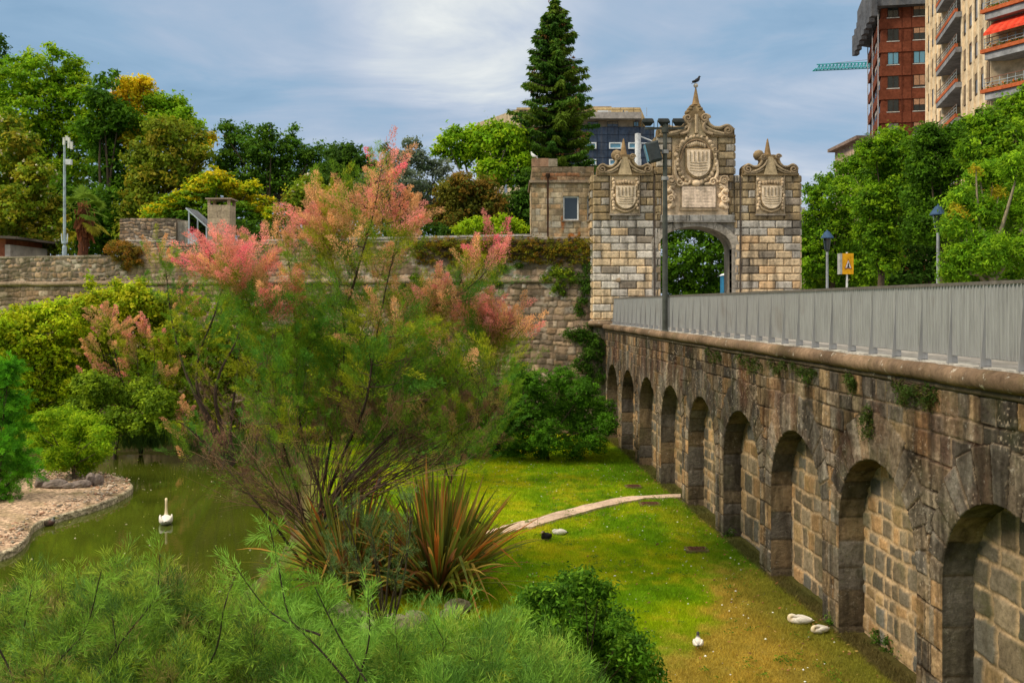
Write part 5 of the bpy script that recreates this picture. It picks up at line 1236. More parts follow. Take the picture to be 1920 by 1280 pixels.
T('olive_tree', 'silvery grey green olive tree behind the tallest pink plume', 'tree', 54, 760, TZ,
  [(770, 270, 14), (766, 290, 16), (722, 276, 10), (745, 306, 30), (792, 302, 24), (704, 350, 34), (762, 345, 40), (822, 318, 24), (735, 395, 40), (800, 370, 34), (690, 400, 30), (838, 345, 14)], 18000, .17, G_['grey'], 11)
T('bronze_magnolia', 'round bronze tinged magnolia in front of the plane tree', 'tree', 48, 880, TZ,
  [(868, 346, 24), (840, 366, 26), (908, 354, 24), (880, 388, 42), (928, 380, 20), (822, 402, 26), (925, 410, 20), (850, 420, 20)], 15000, .18, [(.14, .14, .015), (.24, .14, .02), (.10, .12, .015), (.20, .18, .02)], 12)
T('plane_tree', 'light green plane tree with pale limbs left of the spruce', 'tree', 60, 905, TZ,
  [(858, 252, 17), (838, 264, 15), (828, 285, 14), (895, 254, 22), (935, 246, 24), (962, 246, 14), (912, 275, 34), (958, 268, 30), (868, 290, 24), (960, 318, 34), (920, 320, 26), (985, 300, 14)], 15000, .26, G_['bright'], 13, bark=(.35, .3, .2), inner=.08)
T('yew_tree', 'dark evergreen mass at the foot of the spruce beside the guardhouse', 'tree', 57, 960, TZ,
  [(955, 385, 30), (985, 370, 26), (965, 420, 34), (930, 420, 26), (990, 415, 22), (985, 335, 20)], 9000, .22, G_['dark'], 14)
T('bright_shrub', 'bright yellow green shrub beside the guardhouse on the low parapet', 'shrub', 40, 915, TZ,
  [(878, 424, 13), (862, 430, 9), (900, 418, 13), (922, 420, 13), (945, 416, 13), (966, 422, 12), (980, 428, 8), (910, 432, 14), (940, 432, 12)], 9000, .11, G_['lime'], 15, rt=.05, group='shrubs by the rampart')
# right of the bridge
SG = 'trees along the street right of the bridge'
T('street_tree', 'round leafy street tree nearest the gateway, behind the street lamp', 'tree', 56, 1560, 4.28,
  [(1530, 365, 24), (1555, 345, 26), (1590, 318, 30), (1535, 405, 34), (1585, 372, 42), (1530, 455, 34), (1580, 435, 44), (1550, 495, 38), (1620, 300, 24), (1515, 505, 24), (1600, 490, 36), (1510, 470, 22), (1512, 430, 18), (1530, 530, 26), (1580, 530, 26), (1630, 520, 30)], 36000, .19, G_['street'], 20, group=SG)
T('street_tree', 'second street tree, behind the yellow warning sign, under the red tower', 'tree', 50, 1650, 4.28,
  [(1640, 282, 30), (1672, 262, 26), (1650, 330, 42), (1700, 290, 40), (1640, 385, 42), (1695, 360, 46), (1650, 435, 42), (1700, 420, 42), (1660, 485, 30)], 34000, .18, G_['street'], 21, group=SG)
T('street_tree', 'third street tree, darker, below the beige tower', 'tree', 44, 1765, 4.28,
  [(1740, 258, 28), (1778, 262, 30), (1752, 310, 46), (1745, 370, 46), (1800, 300, 40), (1738, 425, 40), (1785, 400, 44), (1812, 245, 26)], 32000, .17, G_['streetd'], 22, group=SG)
T('street_tree', 'tallest street tree reaching the orange balconies at the right edge', 'tree', 38, 1880, 4.28,
  [(1850, 232, 34), (1900, 205, 34), (1935, 185, 30), (1840, 280, 40), (1900, 270, 50), (1960, 250, 50), (1870, 340, 50), (1940, 350, 55)], 34000, .15, G_['street'], 23, group=SG)
T('weeping_locust', 'light green weeping locust with yellowing tufts just behind the railing at the right edge', 'tree', 30, 1860, 4.28,
  [(1835, 322, 24, 0), (1800, 368, 26, 0), (1862, 318, 30, 0), (1915, 300, 34, 0), (1790, 420, 28, 0), (1840, 400, 44, 0), (1905, 385, 48, 0), (1795, 478, 30, 0), (1850, 470, 44, 0), (1915, 465, 48, 0), (1785, 505, 22, 0), (1960, 380, 50, 0), (1835, 515, 26, 0), (1900, 520, 30, 0), (1793, 386, 9, 1), (1800, 400, 8, 1), (1873, 358, 9, 1), (1830, 312, 7, 1)],
  42000, .13, G_['locust'], 24, group=SG, pals=[G_['locust'], [(.40, .40, .02), (.45, .34, .015)]], asp=.35, droop=.5, bark=(.3, .25, .16))
T('street_tree', 'dense dark tree seen through the gateway arch', 'tree', 62, 1300, 4.28,
  [(1255, 440, 30), (1300, 425, 34), (1350, 440, 34), (1270, 490, 42), (1330, 490, 46), (1380, 480, 34), (1240, 520, 30), (1300, 535, 36), (1360, 535, 36), (1250, 540, 26), (1280, 545, 26), (1230, 500, 26), (1340, 548, 26)], 20000, .24, G_['streetd'], 25, group=SG)
T('street_tree', 'shaded tree low behind the street trees, its trunk forked', 'tree', 64, 1700, 4.28,
  [(1690, 440, 50), (1640, 460, 50), (1740, 460, 50), (1590, 470, 50), (1790, 470, 50), (1640, 520, 40), (1700, 520, 40), (1760, 510, 40), (1590, 520, 36), (1540, 510, 36), (1830, 500, 40)], 20000, .3, G_['dark'], 26, group=SG)
# two trees behind to close the gaps of the park
T('park_hedge', 'dark hedge closing the park behind the low parapet', 'hedge', 46, 700, TZ, [(u_, 436+(i_*37 % 11), 26) for i_, u_ in enumerate(range(450, 990, 26))], 12000, .16, G_['dark'], 29, rt=.05, limbs=False)
T('dense_tree', 'dark park tree far back between the hornbeam and the grey olive', 'tree', 70, 570, TZ, [(520, 350, 50), (600, 350, 50), (680, 370, 50), (760, 390, 50), (440, 360, 45), (840, 400, 45)], 14000, .34, G_['dark'], 27)
T('dense_tree', 'dark park tree far back behind the palm and the magnolia', 'tree', 70, 120, TZ, [(60, 380, 60), (140, 380, 60), (220, 400, 60), (20, 430, 60), (300, 420, 50), (100, 440, 50), (180, 450, 50), (380, 430, 50)], 14000, .34, G_['dark'], 28)
# spruce
def spruce():
    rng = np.random.RandomState(31); Y = 62.; base = np.array([(1042-CU)*Y/F, Y, TZ]); top = at(1041, -4, Y)
    root = empty('spruce_tree', base, 'tall narrow dark spruce with brownish cones, rising above the guardhouse', 'tree', 'trees of the park')
    t = NP(); s_ = np.linspace(0, 1, 12)[:, None]; t.tube(base*(1-s_)+top*s_-[0, 0, .2], np.linspace(.34, .03, 12), 8, (.14, .10, .08)); H_ = top[2]-base[2]
    prof_v = [-4, 20, 60, 110, 160, 200, 250, 300, 360, 440]; prof_w = [3, 20, 38, 52, 66, 90, 76, 78, 82, 64]
    a = NP(); cones = NP(); z = top[2]-.15; bi = 0
    while z > base[2]+1:
        v = HV-(z-EYE)*F/Y; w_ = np.interp(v, prof_v, prof_w)*Y/F; nb = 11
        for j in range(nb):
            th = rng.rand()*6.283; L_ = w_*(.42+.68*rng.rand()**.7); d = np.array([math.cos(th), math.sin(th), 0]); st = np.array([np.interp(z, [base[2], top[2]], [base[0], top[0]]), Y, z])
            k_ = np.linspace(0, 1, 7)[:, None]; br = st+d*L_*k_+np.array([0, 0, 1])*(-.30*L_*k_+.26*L_*k_**2.2)
            t.tube(br, np.linspace(.05, .01, 7), 4, (.12, .09, .07))
            n = int(50+L_*70); tt = rng.rand(n)**.7; P = st+d*L_*tt[:, None]+np.array([0, 0, 1])*(-.30*L_*tt+.26*L_*tt**2.2)[:, None]
            side = np.cross(d, [0, 0, 1]); off = rng.randn(n)*.22*(1.1-tt)*L_*.55; P = P+side*off[:, None]; P[:, 2] -= np.abs(off)*.3+rng.rand(n)*.16
            dirs = unit(d*.5+side*np.sign(off)[:, None]*.5+np.array([0, 0, -.75])+rng.randn(n, 3)*.3); b_ = unit(np.cross(dirs, rng.randn(n, 3))); ln = (.20+.20*rng.rand(n))[:, None]
            V = np.stack([P, P+dirs*ln*.5+b_*.055, P+dirs*ln, P+dirs*ln*.5-b_*.055], 1).reshape(-1, 3)
            c = np.array([(.05, .13, .015), (.085, .18, .018), (.14, .22, .02)])[rng.randint(3)]*(.7+.6*rng.rand(n, 1)); a.add(V, np.arange(4*n).reshape(-1, 4), np.repeat(c, 4, 0))
            if rng.rand() < .16:
                m_ = 14; e_ = br[rng.randint(4, 7)]; V, Q = leaf_quads(e_+rng.randn(m_, 3)*.14, rng.randn(m_, 3), .2, .4, rng); cones.add(V, Q, (.22, .10, .035))
        z -= .34+.014*(top[2]-z)
    a.build('crown', M['leaf'], root); t.build('trunk', M['bark'], root); cones.build('cones', M['leaf'], root)
spruce()
# palm
def palm():
    rng = np.random.RandomState(5); Y = 46.; base = at(156, 485, Y); base[2] = TZ; hd = at(158, 392, Y)
    root = empty('palm_tree', base, 'fan palm with a shaggy reddish trunk behind the rampart, right of the antenna pole', 'palm', 'trees of the park')
    t = NP(); s_ = np.linspace(0, 1, 12)[:, None]; t.tube(base*(1-s_)+hd*s_, .20+.04*rng.rand(12), 9, (.14, .055, .03)); t.build('trunk', M['bark'], root)
    sk = NP(); n = 420; P = at(157, 420, Y)+rng.randn(n, 3)*[.13, .13, .5]; e_ = P+np.array([0, 0, -1.])*(.25+.25*rng.rand(n, 1))+rng.randn(n, 3)*.09; sd = rng.randn(n, 3)*.03
    sk.add(np.stack([P-sd, P+sd, e_+sd, e_-sd], 1).reshape(-1, 3), np.arange(4*n).reshape(-1, 4), np.repeat(np.array([.30, .11, .05])*(.5+.8*rng.rand(n, 1)), 4, 0)); sk.build('dead_frond_skirt', M['leaf'], root)
    fans = [(155, 362, 28, .9), (165, 366, 26, .8), (140, 372, 22, .6), (130, 385, 20, .1), (178, 378, 22, .3), (185, 395, 20, -.2), (127, 402, 18, -.4), (190, 420, 20, -.8), (172, 420, 22, -.9), (130, 430, 18, -.9), (150, 395, 16, .2), (165, 400, 18, -.1)]
    for (u, v, r, up) in fans:
        f = NP(); c = at(u, v+4, Y+rng.uniform(-.8, .6)); d = unit((c-hd)+np.array([0, -.2, 0])); stem = np.stack([hd*(1-k_)+c*k_+np.array([0, 0, .12*math.sin(k_*3.1)]) for k_ in np.linspace(0, 1, 5)]); f.tube(stem, .02, 4, (.2, .24, .04))
        sd = unit(np.cross(d, [0, .3, 1])); R_ = r*Y/F; yel = (.42, .38, .03) if up < -.3 else (.17, .27, .03)
        for k_ in range(34):
            th = (k_/33-.5)*3.9; dd = d*math.cos(th)+sd*math.sin(th); e_ = c+dd*R_*rng.uniform(.85, 1.1)+np.array([0, 0, -.22*R_]); w_ = np.cross(unit(dd), unit(np.cross(d, sd)))*.035; mid = (c+e_)/2+np.array([0, 0, .06*R_])
            f.add(np.stack([c, mid+w_, e_, mid-w_]), [[0, 1, 2, 3]], np.array(yel)*rng.uniform(.7, 1.3))
        f.build('frond', M['leaf'], root)
palm()
# shrubs below the rampart
SB = 'shrubs below the rampart'
T('yellow_green_shrub', 'big yellow green shrub at the left edge below the rampart wall', 'shrub', 34, 50, -.1,
  [(35, 600, 32), (15, 640, 36), (85, 592, 28), (60, 640, 40), (120, 612, 28), (20, 690, 42), (95, 670, 44), (60, 735, 50), (130, 720, 44), (15, 760, 44), (110, 780, 38), (110, 588, 30), (150, 640, 38), (62, 596, 26), (0, 610, 30), (135, 680, 42), (150, 735, 34), (30, 720, 36)], 44000, .13, G_['shr'], 40, rt=.08, group=SB)
T('yellow_green_shrub', 'lighter yellow green shrub with tall thin shoots against the rampart', 'shrub', 36, 220, -.1,
  [(178, 555, 16), (160, 580, 22), (215, 560, 26), (255, 552, 22), (280, 570, 28), (235, 600, 36), (190, 620, 34), (285, 620, 34), (210, 670, 40), (260, 680, 36), (170, 535, 8), (168, 520, 5), (222, 530, 9), (262, 530, 9), (300, 590, 28), (320, 640, 32), (150, 575, 22), (245, 572, 32), (165, 690, 34), (310, 690, 34), (140, 620, 28)], 42000, .13, [(.46, .52, .015), (.36, .48, .015), (.52, .50, .02), (.25, .35, .012)], 41, rt=.08, group=SB)
T('mixed_shrub', 'darker green shrub at the back of the pond, behind the bamboo clump', 'shrub', 32, 215, -.1,
  [(180, 725, 36), (225, 740, 36), (160, 765, 30), (270, 740, 34), (215, 790, 30), (265, 795, 28), (300, 760, 30), (290, 820, 20)], 18000, .12, G_['shg'], 42, rt=.07, group=SB)
T('back_shrub', 'muted green shrub below the wall behind the left tamarisk stems', 'shrub', 35, 400, -.1,
  [(340, 625, 36), (385, 640, 40), (430, 630, 40), (350, 690, 40), (420, 700, 44), (480, 650, 40), (480, 710, 44), (330, 750, 36), (390, 765, 36), (450, 775, 30), (320, 565, 26), (370, 575, 24), (430, 575, 26), (470, 590, 24), (300, 600, 24)], 26000, .14, [(.32, .38, .015), (.23, .30, .012), (.40, .40, .02), (.13, .19, .012)], 43, rt=.07, group=SB)
T('back_shrub', 'yellowish green shrub below the wall directly behind the tall tamarisk', 'shrub', 35, 620, -.1,
  [(540, 640, 38), (590, 640, 44), (650, 650, 46), (540, 700, 44), (610, 710, 46), (670, 720, 46), (570, 760, 40), (640, 775, 40), (520, 780, 26), (700, 670, 36)], 26000, .14, [(.34, .40, .015), (.24, .31, .012), (.15, .21, .012)], 44, rt=.07, group=SB)
T('back_shrub', 'green shrub below the wall behind the right hand tamarisk plumes', 'shrub', 34, 790, -.1,
  [(730, 700, 40), (780, 690, 40), (830, 700, 36), (740, 760, 44), (800, 760, 44), (850, 750, 36), (740, 810, 36), (800, 815, 34), (700, 800, 32), (870, 720, 24)], 26000, .13, [(.24, .32, .012), (.16, .24, .012), (.10, .17, .012)], 45, rt=.07, group=SB)
T('green_bush', 'dense dark green rounded bush between the tamarisk and the bridge', 'bush', 30.5, 1030, -.1,
  [(985, 715, 22), (960, 735, 30), (1010, 720, 30), (1055, 712, 30), (1095, 735, 30), (1125, 765, 28), (1140, 795, 22), (1000, 765, 40), (1060, 765, 42), (955, 780, 36), (1100, 800, 34), (1030, 815, 36), (975, 825, 34), (925, 800, 30), (915, 835, 24), (1080, 838, 24), (1120, 830, 20), (950, 848, 16), (1015, 848, 16), (880, 845, 20), (882, 780, 32), (862, 812, 28), (905, 752, 28), (930, 735, 26), (975, 700, 20), (850, 845, 16)], 74000, .085, G_['bush'], 46, rt=.07, group=SB, clump=.22, asp=.4)
T('bamboo_clump', 'bright green bamboo like clump growing at the tip of the gravel spit', 'bush', 27, 140, -.05,
  [(85, 790, 22), (120, 782, 24), (160, 795, 26), (190, 815, 18), (75, 825, 24), (125, 825, 34), (175, 845, 26), (110, 860, 28), (155, 868, 22), (195, 840, 12), (60, 800, 14)], 26000, .11, G_['bam'], 47, rt=.05, group=SB, asp=.22, flat=.6)
T('dead_shrub', 'bare brown twiggy shrub in the dark hollow beyond the pond', 'bush', 33, 480, -.1,
  [(470, 790, 22), (500, 770, 20), (450, 815, 18), (505, 805, 18)], 2600, .10, [(.08, .045, .03), (.12, .07, .045), (.05, .03, .02)], 48, rt=.05, group=SB, asp=.15)
# feathery generator --------------------------------------------------
def feathers(acc, St, D, L, n, rng, col, bl=.055, bw_=.004, spread=.5, sag=.15, var=.3, side=.22):
    """plumes: St (m,3) starts, D (m,3) directions, L lengths; n blades each, on side twigs along a drooping axis"""
    m_ = len(St); t = rng.rand(m_, n)**.8; D = unit(D); A_ = unit(np.cross(D, rng.randn(m_, 3))); B_ = np.cross(D, A_)
    ph = rng.randint(0, 16, (m_, n))*2.399; rd = side*(1.05-t*.8)*rng.rand(m_, n)**.8
    Lx = L[:, None]; o_ = (np.cos(ph)[..., None]*A_[:, None]+np.sin(ph)[..., None]*B_[:, None])
    P = St[:, None]+D[:, None]*(t*Lx)[..., None]+o_*(rd*Lx)[..., None]+D[:, None]*(rd*Lx*.9)[..., None]
    P[..., 2] -= sag*(t**2)*Lx
    dirs = unit(D[:, None]*.9+o_*spread+rng.randn(m_, n, 3)*.33); ln = bl*(.6+.8*rng.rand(m_, n))[..., None]
    w_ = unit(np.cross(dirs, rng.randn(m_, n, 3)))*bw_
    V = np.stack([P-w_*.5, P+dirs*ln*.6-w_*.5, P+dirs*ln, P+dirs*ln*.6+w_*.5], 2).reshape(-1, 3)
    C = np.asarray(col); C = C[:, None]*np.ones((m_, n, 1)) if C.ndim == 2 else np.ones((m_, n, 1))*C
    C = C*(1-var+2*var*rng.rand(m_, n, 1)); acc.add(V, np.arange(4*m_*n).reshape(-1, 4), np.repeat(C.reshape(-1, 3), 4, 0))
def stem_line(pts, Y, rng, dys=0.8, n=30):
    ys = Y+np.cumsum(rng.randn(len(pts)))*dys*.4; ys[0] = Y
    P = np.array([at(u, v, y) for (u, v), y in zip(pts, ys)]); k_ = np.arange(len(P)); t = np.linspace(0, len(P)-1, n)
    # Catmull-Rom
    Q = np.vstack([2*P[0]-P[1], P, 2*P[-1]-P[-2]]); o_ = []
    for x in t:
        i = min(int(x), len(P)-2); f = x-i; p0, p1, p2, p3 = Q[i:i+4]
        o_.append(.5*(2*p1+(p2-p0)*f+(2*p0-5*p1+4*p2-p3)*f*f+(3*p1-p0-3*p2+p3)*f**3))
    return np.array(o_)
TC = dict(g=(.17, .30, .02), G=(.10, .25, .03), y=(.36, .38, .02), o=(.74, .41, .19), p=(.82, .33, .27), m=(.86, .21, .26), b=(.22, .12, .07), k=(.36, .24, .08))
def tamarisk(label, Y, base_uv, stems, lobes, seed, blades_=230, rt=.07, plen=.62, dens=1.0, bl=.055, bww=.0045, stemc=(.065, .045, .032), bt=1.0, bare=()):
    rng = np.random.RandomState(seed); base = at(*base_uv, Y); base[2] = min(base[2], .0); root = empty('tamarisk_tree', base, label, 'tree', 'pink flowering tamarisks')
    t = NP(); S_ = []
    for i, s in enumerate(stems):
        L_ = stem_line(s, Y, rng); S_.append(L_); r0 = rt*(1 if i < 4 else .7); t.tube(L_, np.linspace(r0, r0*.14, len(L_)), 7, np.array(stemc)*rng.uniform(.8, 1.2))
    allp = np.vstack(S_); gf = NP(); pf = NP()
    for (u, v, r, kinds) in lobes:
        R_ = r*Y/F; c = at(u, v, Y+rng.randn()*.7); np_ = max(4, int(dens*(r/5.3)**1.7))
        dd = allp-c; dist = np.linalg.norm(dd, axis=1)+np.maximum(dd[:, 2]+.5*R_, 0)*3; st = allp[dist.argmin()]
        mid = (st+c)/2+np.array([(c[0]-st[0])*.2, 0, -.16*abs(c[2]-st[2])]); s2 = np.linspace(0, 1, 9)[:, None]
        q = st*(1-s2)**2+2*mid*s2*(1-s2)+c*s2**2; t.tube(q+rng.randn(9, 1)*.02, np.linspace(.011, .004, 9), 4, np.array(stemc)*1.2)
        out_ = unit(c-st+np.array([0, 0, .55])*np.linalg.norm(c-st))
        pos = c+rng.randn(np_, 3)*R_*.72*np.array([1, 1, .8])-out_*plen*.5; D = out_*1.1+unit(pos-c)*.25+rng.randn(np_, 3)*.24+np.array([0, 0, .3])
        for j in range(np_):
            if j % 4 == 0: e_ = q[rng.randint(3, 8)]; t.tube(np.stack([e_, (e_+pos[j])/2+rng.randn(3)*.06, pos[j], pos[j]+unit(D[j])*plen*.6]), np.array([.006, .005, .004, .002]), 3, np.array(stemc)*1.4)
        kd = np.array([kinds[rng.randint(len(kinds))] for _ in range(np_)])
        for kk_ in set(kd.tolist()):
            m_ = kd == kk_; col = np.array(TC[kk_])*(.75+.5*rng.rand(m_.sum(), 1)); fl = kk_ in 'opm'
            feathers(pf if fl else gf, pos[m_], D[m_], plen*(.7+.6*rng.rand(m_.sum())), int(blades_*bt*(1.2 if fl else .9)), rng, col, bl=bl*(.65 if fl else 1.), bw_=bww*(1.8 if fl else 1.), spread=.42 if not fl else .8, side=.15 if not fl else .15, sag=.2)
            if fl:   # green base below the blossom
                feathers(gf, pos[m_]-unit(D[m_])*plen*.55, D[m_], plen*(.7+.4*rng.rand(m_.sum())), int(blades_*.4), rng, np.array(TC['y'])*.8, bl=bl, bw_=bww, side=.2, sag=.1)
    for (u0, v0, u1, u2, v1, v2, nb_) in bare:
        for i in range(nb_):
            a_ = at(u0+rng.randn()*16, v0+rng.randn()*16, Y+rng.randn()*.4); e_ = at(rng.uniform(u1, u2), rng.uniform(v1, v2), Y+rng.randn()*1.0); s2 = np.linspace(0, 1, 9)[:, None]
            mid = (a_+e_)/2+np.array([0, 0, .12*np.linalg.norm(e_-a_)*rng.uniform(-.6, 1.3)]); q = a_*(1-s2)**2+2*mid*s2*(1-s2)+e_*s2**2+rng.randn(9, 1)*.012
            tc_ = np.array([(.15, .085, .055), (.09, .06, .04), (.22, .13, .08)][rng.randint(3)]); t.tube(q, np.linspace(.011, .0035, 9), 4, tc_)
            for j in range(5): p_ = q[rng.randint(3, 9)]; d_ = unit(e_-a_)+rng.randn(3)*.45; t.tube(np.stack([p_, p_+d_*.25, p_+d_*.45+rng.randn(3)*.04]), np.array([.005, .004, .002]), 3, tc_*1.15)
            if i % 2 == 0: feathers(gf, q[5:9], np.tile(unit(e_-a_), (4, 1))+rng.randn(4, 3)*.3, np.full(4, .4), 40, rng, np.array(TC['gGkb'[rng.randint(4)]])*.9, bl=bl, bw_=bww, side=.2, sag=.1)
    t.build('branches', M['bark'], root); gf.build('foliage', M['needle'], root); 
    if pf.n: pf.build('blossom', M['petal'], root)
    return root
main_stems = [
 [(592, 1082), (598, 1000), (603, 930), (622, 820), (641, 720), (644, 600), (622, 490), (606, 400)],
 [(590, 1082), (606, 960), (640, 860), (684, 760), (702, 650), (728, 520), (752, 420)],
 [(590, 1082), (608, 970), (680, 870), (770, 780), (850, 700), (920, 630), (968, 600)],
 [(586, 1082), (566, 960), (530, 830), (506, 700), (470, 580), (425, 490)],
 [(590, 1082), (625, 930), (730, 840), (850, 790), (930, 770)],
 [(560, 1082), (610, 990), (660, 945), (712, 914), (770, 870), (850, 815)],
 [(644, 600), (672, 500), (700, 400), (716, 312)],
 [(702, 650), (780, 600), (850, 560), (890, 520), (922, 465)],
 [(570, 1060), (500, 965), (440, 895), (375, 825)],
 [(603, 930), (560, 780), (556, 640), (545, 520), (535, 450)]]
main_lobes = [
 (716, 297, 15, 'pmg'), (722, 316, 18, 'pog'), (737, 330, 13, 'pm'), (700, 330, 12, 'og'), (622, 350, 22, 'oyg'), (600, 380, 20, 'oy'), (645, 372, 22, 'og'), (670, 388, 20, 'oop'), (692, 362, 14, 'og'), (636, 405, 24, 'oy'),
 (768, 388, 19, 'po'), (752, 408, 18, 'ppo'), (780, 405, 14, 'po'), (742, 430, 22, 'yg'), (765, 440, 16, 'og'), (578, 415, 22, 'pop'), (548, 428, 18, 'po'), (560, 455, 22, 'pog'), (600, 440, 22, 'oy'), (590, 480, 24, 'yg'), (640, 450, 24, 'gyo'),
 (680, 440, 22, 'gy'), (700, 470, 24, 'gyo'), (660, 490, 24, 'gG'), (620, 520, 26, 'gyG'), (716, 510, 22, 'gyo'), (745, 470, 18, 'og'),
 (470, 450, 20, 'pog'), (445, 475, 20, 'ppm'), (418, 470, 20, 'pm'), (385, 470, 20, 'ppm'), (365, 490, 16, 'pm'), (400, 505, 24, 'pog'), (430, 520, 22, 'og'), (475, 520, 20, 'pop'), (500, 505, 20, 'po'), (500, 545, 20, 'po'), (524, 572, 14, 'mpm'), (540, 548, 14, 'po'), (480, 570, 26, 'Gg'), (450, 560, 24, 'gG'),
 (520, 620, 28, 'Gg'), (555, 520, 24, 'gyo'), (560, 590, 28, 'oyg'), (600, 600, 28, 'Gg'), (580, 650, 28, 'gy'), (640, 640, 26, 'Gg'), (680, 590, 26, 'gyo'), (660, 560, 22, 'Gg'),
 (920, 452, 18, 'ppm'), (938, 462, 12, 'pm'), (905, 480, 18, 'ogy'), (890, 505, 22, 'gyo'), (912, 520, 18, 'gG'), (880, 540, 20, 'Gg'), (862, 512, 14, 'gy'),
 (800, 560, 26, 'oyg'), (835, 565, 24, 'op'), (780, 585, 22, 'oy'), (865, 580, 24, 'opo'), (900, 590, 22, 'opp'), (930, 590, 20, 'op'), (960, 606, 20, 'opp'), (985, 615, 13, 'po'), (925, 625, 22, 'ogp'), (885, 620, 24, 'Gg'), (840, 610, 24, 'Gyo'), (800, 620, 24, 'gy'), (750, 610, 24, 'oyg'), (720, 620, 22, 'gyo'), (945, 650, 20, 'og'),
 (700, 680, 26, 'Gg'), (740, 660, 26, 'gyG'), (780, 670, 26, 'Ggy'), (830, 660, 28, 'Ggy'), (875, 670, 26, 'gyo'), (910, 690, 22, 'gy'), (850, 710, 26, 'gGb'), (800, 720, 26, 'Gg'), (750, 720, 26, 'gG'), (700, 740, 26, 'Ggb'), (650, 710, 22, 'gy'), (600, 720, 24, 'Gg'), (560, 700, 24, 'gy'), (520, 690, 24, 'Gg'),
 (890, 740, 24, 'gbk'), (930, 760, 22, 'bkg'), (850, 770, 26, 'gbk'), (800, 780, 26, 'bgk'), (750, 780, 24, 'gkb'), (680, 800, 24, 'Gbg'), (700, 850, 18, 'Gg'), (620, 780, 22, 'gbG'), (560, 780, 22, 'bgG'), (860, 810, 20, 'bkk'), (790, 830, 20, 'bbk'), (500, 760, 22, 'bgG'),
 (420, 850, 16, 'b'), (470, 870, 16, 'b'), (520, 850, 16, 'bg'), (400, 820, 14, 'b'), (460, 920, 14, 'b'), (560, 900, 16, 'bg'), (530, 950, 22, 'bbg'), (640, 870, 22, 'bk'), (690, 900, 18, 'bkg'), (740, 850, 20, 'bkb')]
_r = random.Random(77)
main_lobes += [(822, 552, 24, 'opo'), (868, 578, 24, 'op'), (918, 602, 22, 'opp'), (958, 614, 18, 'op'), (790, 588, 22, 'oo'), (640, 402, 22, 'oy'), (592, 432, 22, 'op'), (682, 422, 18, 'oo'), (700, 372, 16, 'op'), (440, 500, 20, 'pp'), (610, 372, 18, 'o')]
for u in range(480, 910, 44):
    for v in range(570, 850, 48):
        main_lobes.append((u+_r.uniform(-14, 14), v+_r.uniform(-14, 14), _r.uniform(17, 24), _r.choice(['Gg', 'Ggy', 'gy', 'Gg', 'gyG', 'Ggb']) if v < 720 else _r.choice(['Gg', 'gbk', 'Ggb', 'bk', 'gy'])))
tamarisk('tall pink and green tamarisk leaning over the pond in the middle of the garden', 17.4, (590, 1085), main_stems, main_lobes, 61, rt=.040, plen=.78, dens=1.0, blades_=230, bww=.0070, bl=.065, bare=[(575, 985, 370, 540, 810, 930, 34), (610, 970, 640, 880, 730, 890, 40), (600, 960, 480, 640, 740, 860, 16), (660, 930, 760, 900, 800, 880, 16)])
tamarisk('left tamarisk with thin dark stems standing on the far pond bank', 30.5, (430, 862),
  [[(434, 870), (402, 800), (372, 740), (372, 670), (402, 590), (428, 500)], [(436, 872), (405, 760), (412, 700), (442, 640), (470, 560)], [(438, 870), (432, 800), (446, 690), (450, 610)], [(430, 870), (380, 770), (345, 690), (322, 600), (310, 500)], [(430, 870), (350, 800), (330, 790)]],
  [(300, 480, 22, 'goy'), (318, 510, 22, 'Ggo'), (296, 460, 14, 'po'), (322, 560, 24, 'Gg'), (330, 610, 24, 'gy'), (345, 530, 20, 'Gg'), (360, 560, 24, 'pog'), (395, 540, 28, 'Gg'), (370, 600, 26, 'Ggy'), (420, 580, 26, 'GGg'), (400, 620, 26, 'Gg'), (450, 610, 26, 'Gg'), (380, 650, 24, 'gy'), (345, 480, 18, 'og'), (430, 650, 24, 'Gg'), (330, 660, 20, 'gy'),
   (340, 800, 26, 'oGg'), (375, 810, 26, 'Gg'), (320, 820, 22, 'Gg'), (345, 765, 16, 'opo'), (395, 830, 20, 'Ggb'), (490, 640, 24, 'Gg'), (360, 700, 20, 'gy')], 62, rt=.075, plen=.7, bl=.085, bww=.011, blades_=170, bare=[(430, 800, 330, 520, 640, 780, 22)])
tamarisk('faded pink wispy tamarisk in front of the yellow green shrubs', 33, (255, 848),
  [[(262, 850), (250, 780), (225, 700), (205, 620), (190, 590)], [(264, 850), (262, 760), (258, 680), (250, 610)], [(266, 850), (280, 760), (290, 680), (285, 630)]],
  [(190, 600, 18, 'po'), (205, 590, 14, 'op'), (235, 612, 20, 'opo'), (262, 625, 20, 'op'), (285, 612, 16, 'po'), (215, 640, 20, 'oky'), (165, 655, 18, 'ok'), (180, 675, 16, 'op'), (250, 660, 20, 'ky'), (285, 650, 18, 'okg'), (215, 690, 18, 'op'), (230, 672, 18, 'kg'), (270, 700, 20, 'gG'), (300, 690, 18, 'kg'), (240, 730, 20, 'bk'), (280, 740, 20, 'Gb'), (320, 700, 18, 'ok'), (250, 770, 18, 'bb'), (285, 790, 20, 'bb'), (225, 770, 16, 'bk')], 63, rt=.03, plen=.7, bl=.085, bww=.011, blades_=140)
